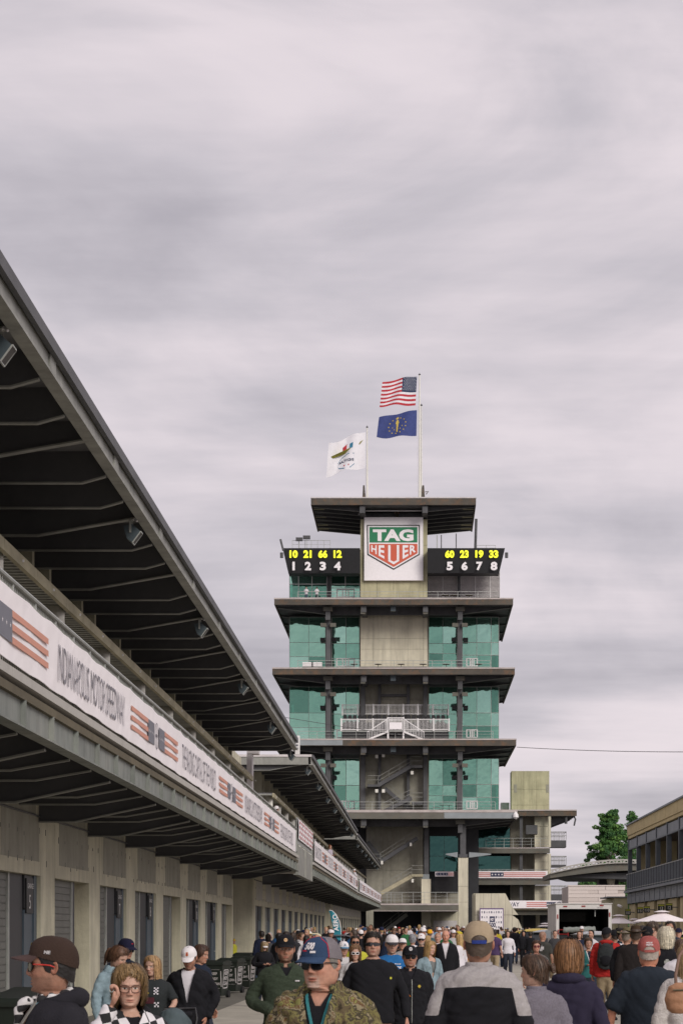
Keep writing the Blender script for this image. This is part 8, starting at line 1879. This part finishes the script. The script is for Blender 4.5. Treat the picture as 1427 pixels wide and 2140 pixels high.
# stroller pushed by the young woman with long hair
E_ = who('young woman with long'); sx, sy_ = PX(368, 22.3), 22.3; ST = thing('stroller', 'grey-blue stroller with a dark padded tray pushed by the blond young woman', 'stroller', (sx, sy_, 0), R(-10)); strm = cloth('stroller slate', (.08, .105, .115)); ST.scale = (.72, .9, .95)
v, f = tubeV([(-.05, -.05, .50), (-.04, -.05, .58), (-.02, -.03, .82), (.0, .0, .93), (0, .02, .955)], [.14, .22, .235, .22, .14], 18); v, f, no = remesh(v, f, .014, 2); v = clothes_noise(v, no, .008, 6, 30); meshobj('seat_shell', v, f, strm, ST)
v, f = tubeV([(-.20, .0, .965), (.22, .0, .965)], [.045, .045], 12); v[:, 2] = .965 + (v[:, 2] - .965) * .7; meshobj('tray_pad', v, f, blk, ST)
hb = MB(); hb.tube([(-.22, .10, .90), (-.22, .16, 1.02), (.22, .16, 1.02), (.26, .10, .92), (.24, 0, .6), (.22, -.30, .2)], .016, 8); hb.build('handlebar', M['fblack'], ST, local=True, smooth=True)
for s in (-1, 1):
    MB().tube([(s * .24, .14, .96), (s * .22, .0, .55), (s * .22, -.32, .15)], .013, 8).build('side_tube', M['fblack'], ST, local=True); MB().tube([(s * .22, 0, .55), (s * .24, .30, .15)], .013, 8).build('rear_tube', M['fblack'], ST, local=True)
    for yy in (-.34, .30): MB().tube([(s * .22 - .02, yy, .13), (s * .22 + .02, yy, .13)], .13, 20).build('wheel', M['black'], ST, local=True)
# ================================================================ people on the terraces and the tower
def small(px, y, foot_z, label, top_m, hairc, rz=180, capm=None, skin=SK1, arm='front', k=1.0, legs=None):
    p = dict(label=label, px=px, y=y, top=0, lod=1, rz=rz, skin=skin, hair=('short' if not capm else 'under', hairc), k=k, top_=dict(kind='tee', m=top_m, neck='crew', sleeve=.7), armL=arm, armR=arm, legs=legs or jean)
    if capm: p['cap'] = dict(m=capm)
    global ground; g0 = ground
    ground = lambda yy: foot_z
    p['top'] = VY - (foot_z + 1.75 * k + .012 - CAMZ) * F / y
    person(p); ground = g0
zt1 = lambda y: CAMZ + 2.97
small(577, 83, 4.72, 'dark-haired person in a pink shirt and white cap leaning on the nearest terrace rail', pink, (.015, .012, .012), 150, capw, k=.98)
small(689, 131, 4.69 + .19 + .25, 'woman with auburn hair in a pale lilac top on the middle terrace', cloth('lilac', (.45, .40, .47)), (.2, .07, .03), 60)
small(741, 183, 4.69 + .28 + .25, 'person in a white shirt and white cap on the far end of the middle terrace', wht, (.05, .03, .02), -60, capw)
small(640, TY + 2.9, PZ(1249.5, TY), 'man in a white shirt, left of the pair on the upper tower terrace', wht, (.02, .015, .012), 0, k=1.0)
small(662, TY + 2.9, PZ(1249.5, TY), 'man in a white shirt and dark cap, right of the pair on the tower terrace', wht, (.02, .015, .012), 8, blk, legs=nvy)
small(829, SY + .6, PZ(1081, SY) - .75, 'photographer in dark clothes behind the top of the shield sign', cloth('olive jacket', (.08, .07, .05)), (.15, .09, .05), 0, arm='face')
# ================================================================ the far crowd: shared figures, individually placed
SLOT = ['skin', 'hair', 'top', 'trousers']
plain_skin = [cloth('skin tone %d' % i, c, bump=0, var=.08) for i, c in enumerate(((.50, .265, .185), (.40, .19, .12), (.58, .34, .25), (.22, .10, .06)))]
def template(sex, capk_, hk, armk, st, skin_):
    p = dict(sex=sex, skin=skin_, armL=armk, armR=armk, haircol=(.05, .035, .025)); p['beard'] = ('full', (.08, .05, .035), .5) if (sex == 'm' and armk != 'hang') else None; pr = dict(jaw=1.0 if sex == 'm' else .92, neck=1.08 if sex == 'm' else .92); p['_prof'] = pr; V, F_, C = head_mesh(p, 1)
    parts = []; mi = []; cc = []
    def addp(v, f, m): parts.append((np.asarray(v) + np.array([0, 0, 1.632]), f)); mi.extend([m] * len(f)); cc.append(np.tile(np.array(p['skin']), (len(v), 1)))
    addp(V, F_, 0); cc[0] = C
    for s in (-1, 1):
        pts = arm_pts(p, s); hv, hf = place_hand(0, pts[2], pts[3], s); addp(hv, hf, 0)
    hv, hf, _ = hair_mesh(hk, (1, 1, 1), p, 0); addp(hv, hf, 1)
    if capk_: cv, cf, cmi, _, _ = cap_mesh(p, 0); addp(cv, cf, 4)
    v, f = top_mesh(p, 0, off=.006, seed=3); f, _ = cut(v, f, neck_open('crew')); addp(v, f, 2)
    for s in (-1, 1):
        d = st * s; lv, lf = tubeV(*spath([(s * .085, 0, -.76), (s * .095, -.03 - d * .6, -1.14), (s * .10, .02 - d * 1.3, -1.58)], [.11, .08, .065], 2), 8); addp(lv, lf, 3); sv, sf = tubeV([(s * .10, .08 - d * 1.3, -1.60), (s * .10, -.02 - d * 1.3, -1.585), (s * .10, -.17 - d * 1.3, -1.61)], [.035, .045, .02], 7); addp(sv, sf, 3)
    v, f = joinV(parts); me = bpy.data.meshes.new('figure'); me.from_pydata([tuple(q) for q in v], [], [tuple(int(i) for i in q) for q in f])
    for _ in range(5): me.materials.append(None)
    me.polygons.foreach_set('material_index', mi); me.shade_smooth()
    at = me.color_attributes.new('Col', 'FLOAT_COLOR', 'POINT'); cc = np.concatenate(cc); c4 = np.ones((len(v), 4), np.float32); c4[:, :3] = cc; at.data.foreach_set('color', c4.ravel()); return me
TPS = []
for tone in ((.45, .255, .185), (.36, .185, .125), (.52, .32, .245), (.17, .085, .055)):
    TPS.append([('man', 'short', 0, template('m', 0, 'short', 'hang', .12, tone)), ('man', 'short', 0, template('m', 0, 'short', 'bent', -.10, tone)), ('man', 'capped', 1, template('m', 1, 'under', 'hang', .10, tone)), ('man', 'capped', 1, template('m', 1, 'under', 'front', -.12, tone)), ('woman', 'long', 0, template('f', 0, 'long', 'hang', .1, tone)), ('woman', 'long', 0, template('f', 0, 'bob', 'bent', -.1, tone)), ('woman', 'capped', 1, template('f', 1, 'longcap', 'hang', .08, tone))])
TOPS = [('black', (.013, .013, .016), 8), ('dark grey', (.05, .05, .055), 5), ('white', (.56, .53, .56), 2.2), ('light grey', (.40, .39, .40), 2.5), ('navy', (.016, .022, .045), 3), ('blue', (.03, .11, .27), 1.3), ('red', (.36, .025, .022), 1.0), ('maroon', (.12, .02, .03), .7), ('green', (.03, .12, .05), .7), ('teal', (.03, .17, .17), .8), ('yellow', (.6, .48, .05), .6), ('tan', (.36, .28, .19), 1), ('orange', (.6, .2, .03), .4), ('pink', (.55, .3, .36), .6), ('sky blue', (.2, .36, .5), .8)]
HAIRS = [('black', (.014, .011, .010), 3), ('brown', (.07, .04, .025), 4), ('fair', (.36, .24, .12), 2), ('grey', (.3, .29, .28), 1.2)]
CAPS = [('white', (.74, .70, .71), 4), ('black', (.015, .015, .017), 2.5), ('navy', (.016, .02, .05), 1.5), ('red', (.4, .03, .03), .6), ('grey', (.25, .25, .26), .8), ('teal', (.02, .28, .28), .4), ('khaki', (.36, .28, .19), .6), ('blue', (.03, .12, .32), .5)]
def pick(lst, r): w_ = np.array([q[2] for q in lst], float); return lst[r.choice(len(lst), p=w_ / w_.sum())]
legm = [cloth('blue jeans', (.06, .085, .13)), cloth('dark trousers', (.02, .02, .025)), khk]
r = np.random.RandomState(21); placed = [(PX(q['px'], q['y']), q['y']) for q in PEOPLE]
block = [(PX(1238, 92), 92, 3.2), (PX(1290, 108), 108, 3.2), (PX(1148, 112), 112, 3), (PX(1118, 128), 128, 3), (PX(1219, 100), 104, 4.6), (PX(1385, 96), 96, 3), (PX(653, 80), 80, 1.4), (PX(711, 84), 84, 1.5), (PX(1092, 140), 140, 1.5)]
n_c = 0; tries = 0; used_l = {}
while n_c < 262 and tries < 20000:
    tries += 1
    u = r.rand()
    if u < .80: y = 62 + 185 * r.rand() ** .85; px = r.uniform(600 if y > 90 else 560, 985)
    elif u < .90: y = 120 + 120 * r.rand(); px = r.uniform(985, 1110)
    else: y = 56 + 60 * r.rand(); px = r.uniform(1150, 1425)
    x = PX(px, y)
    if x < -5.9 or x > 13.6: continue
    if 985 < px < 1100 and y < 118: continue
    if px < 700 and x < -5.2 and y > 100 and r.rand() < .5: continue
    if any((x - a) ** 2 + (y - b) ** 2 < .62 ** 2 for a, b in placed): continue
    if any((x - a) ** 2 + (y - b) ** 2 < c * c for a, b, c in block): continue
    if y < 66 and 700 < px < 960 and r.rand() < .6: continue
    tone_i = r.choice(4, p=[.46, .24, .24, .06]); sexn, hs_, cp_, me = TPS[tone_i][r.choice(7, p=[.22, .18, .20, .12, .13, .10, .05])]
    tn, tc_, _ = pick(TOPS, r); hn, hcx, _ = pick(HAIRS, r); cn, cc_, _ = pick(CAPS, r)
    rz = (0 if r.rand() < .62 else 180) + r.uniform(-35, 35); sc = float(np.clip(r.normal(1.0 if sexn == 'man' else .94, .035), .86, 1.08))
    placed.append((x, y)); o = bpy.data.objects.new('person', me); COL.objects.link(o); o.location = (x, y, ground(y)); o.rotation_euler = (0, 0, R(rz)); o.scale = (sc, sc, sc)
    ms = [M['skin'], cloth('hair ' + hn, hcx), cloth('top ' + tn, tc_), legm[r.randint(3)], cloth('cap ' + cn, cc_)]
    for i, m_ in enumerate(ms): o.material_slots[i].link = 'OBJECT'; o.material_slots[i].material = m_
    facing = 'facing us' if (abs(rz) < 60) else 'walking away'
    where = 'by the left garages' if x < -3.2 else ('below the ' + ('tower stairs' if px < 800 else ('grey stair-shaft door' if px < 880 else 'tower columns')) if y > 150 else ('right of the tower' if px > 985 else ('left of mid crowd' if px < 790 else 'right of mid crowd')))
    if px > 1140: where = 'near the parasols'
    o['label'] = '%s %s in %s, %s, %s, %s' % ('far' if y > 110 else 'distant', sexn, tn, (cn + ' cap') if cp_ else (hn + ' hair'), facing, where)
    o['category'] = 'person'; o['group'] = 'people in the distant crowd'; n_c += 1
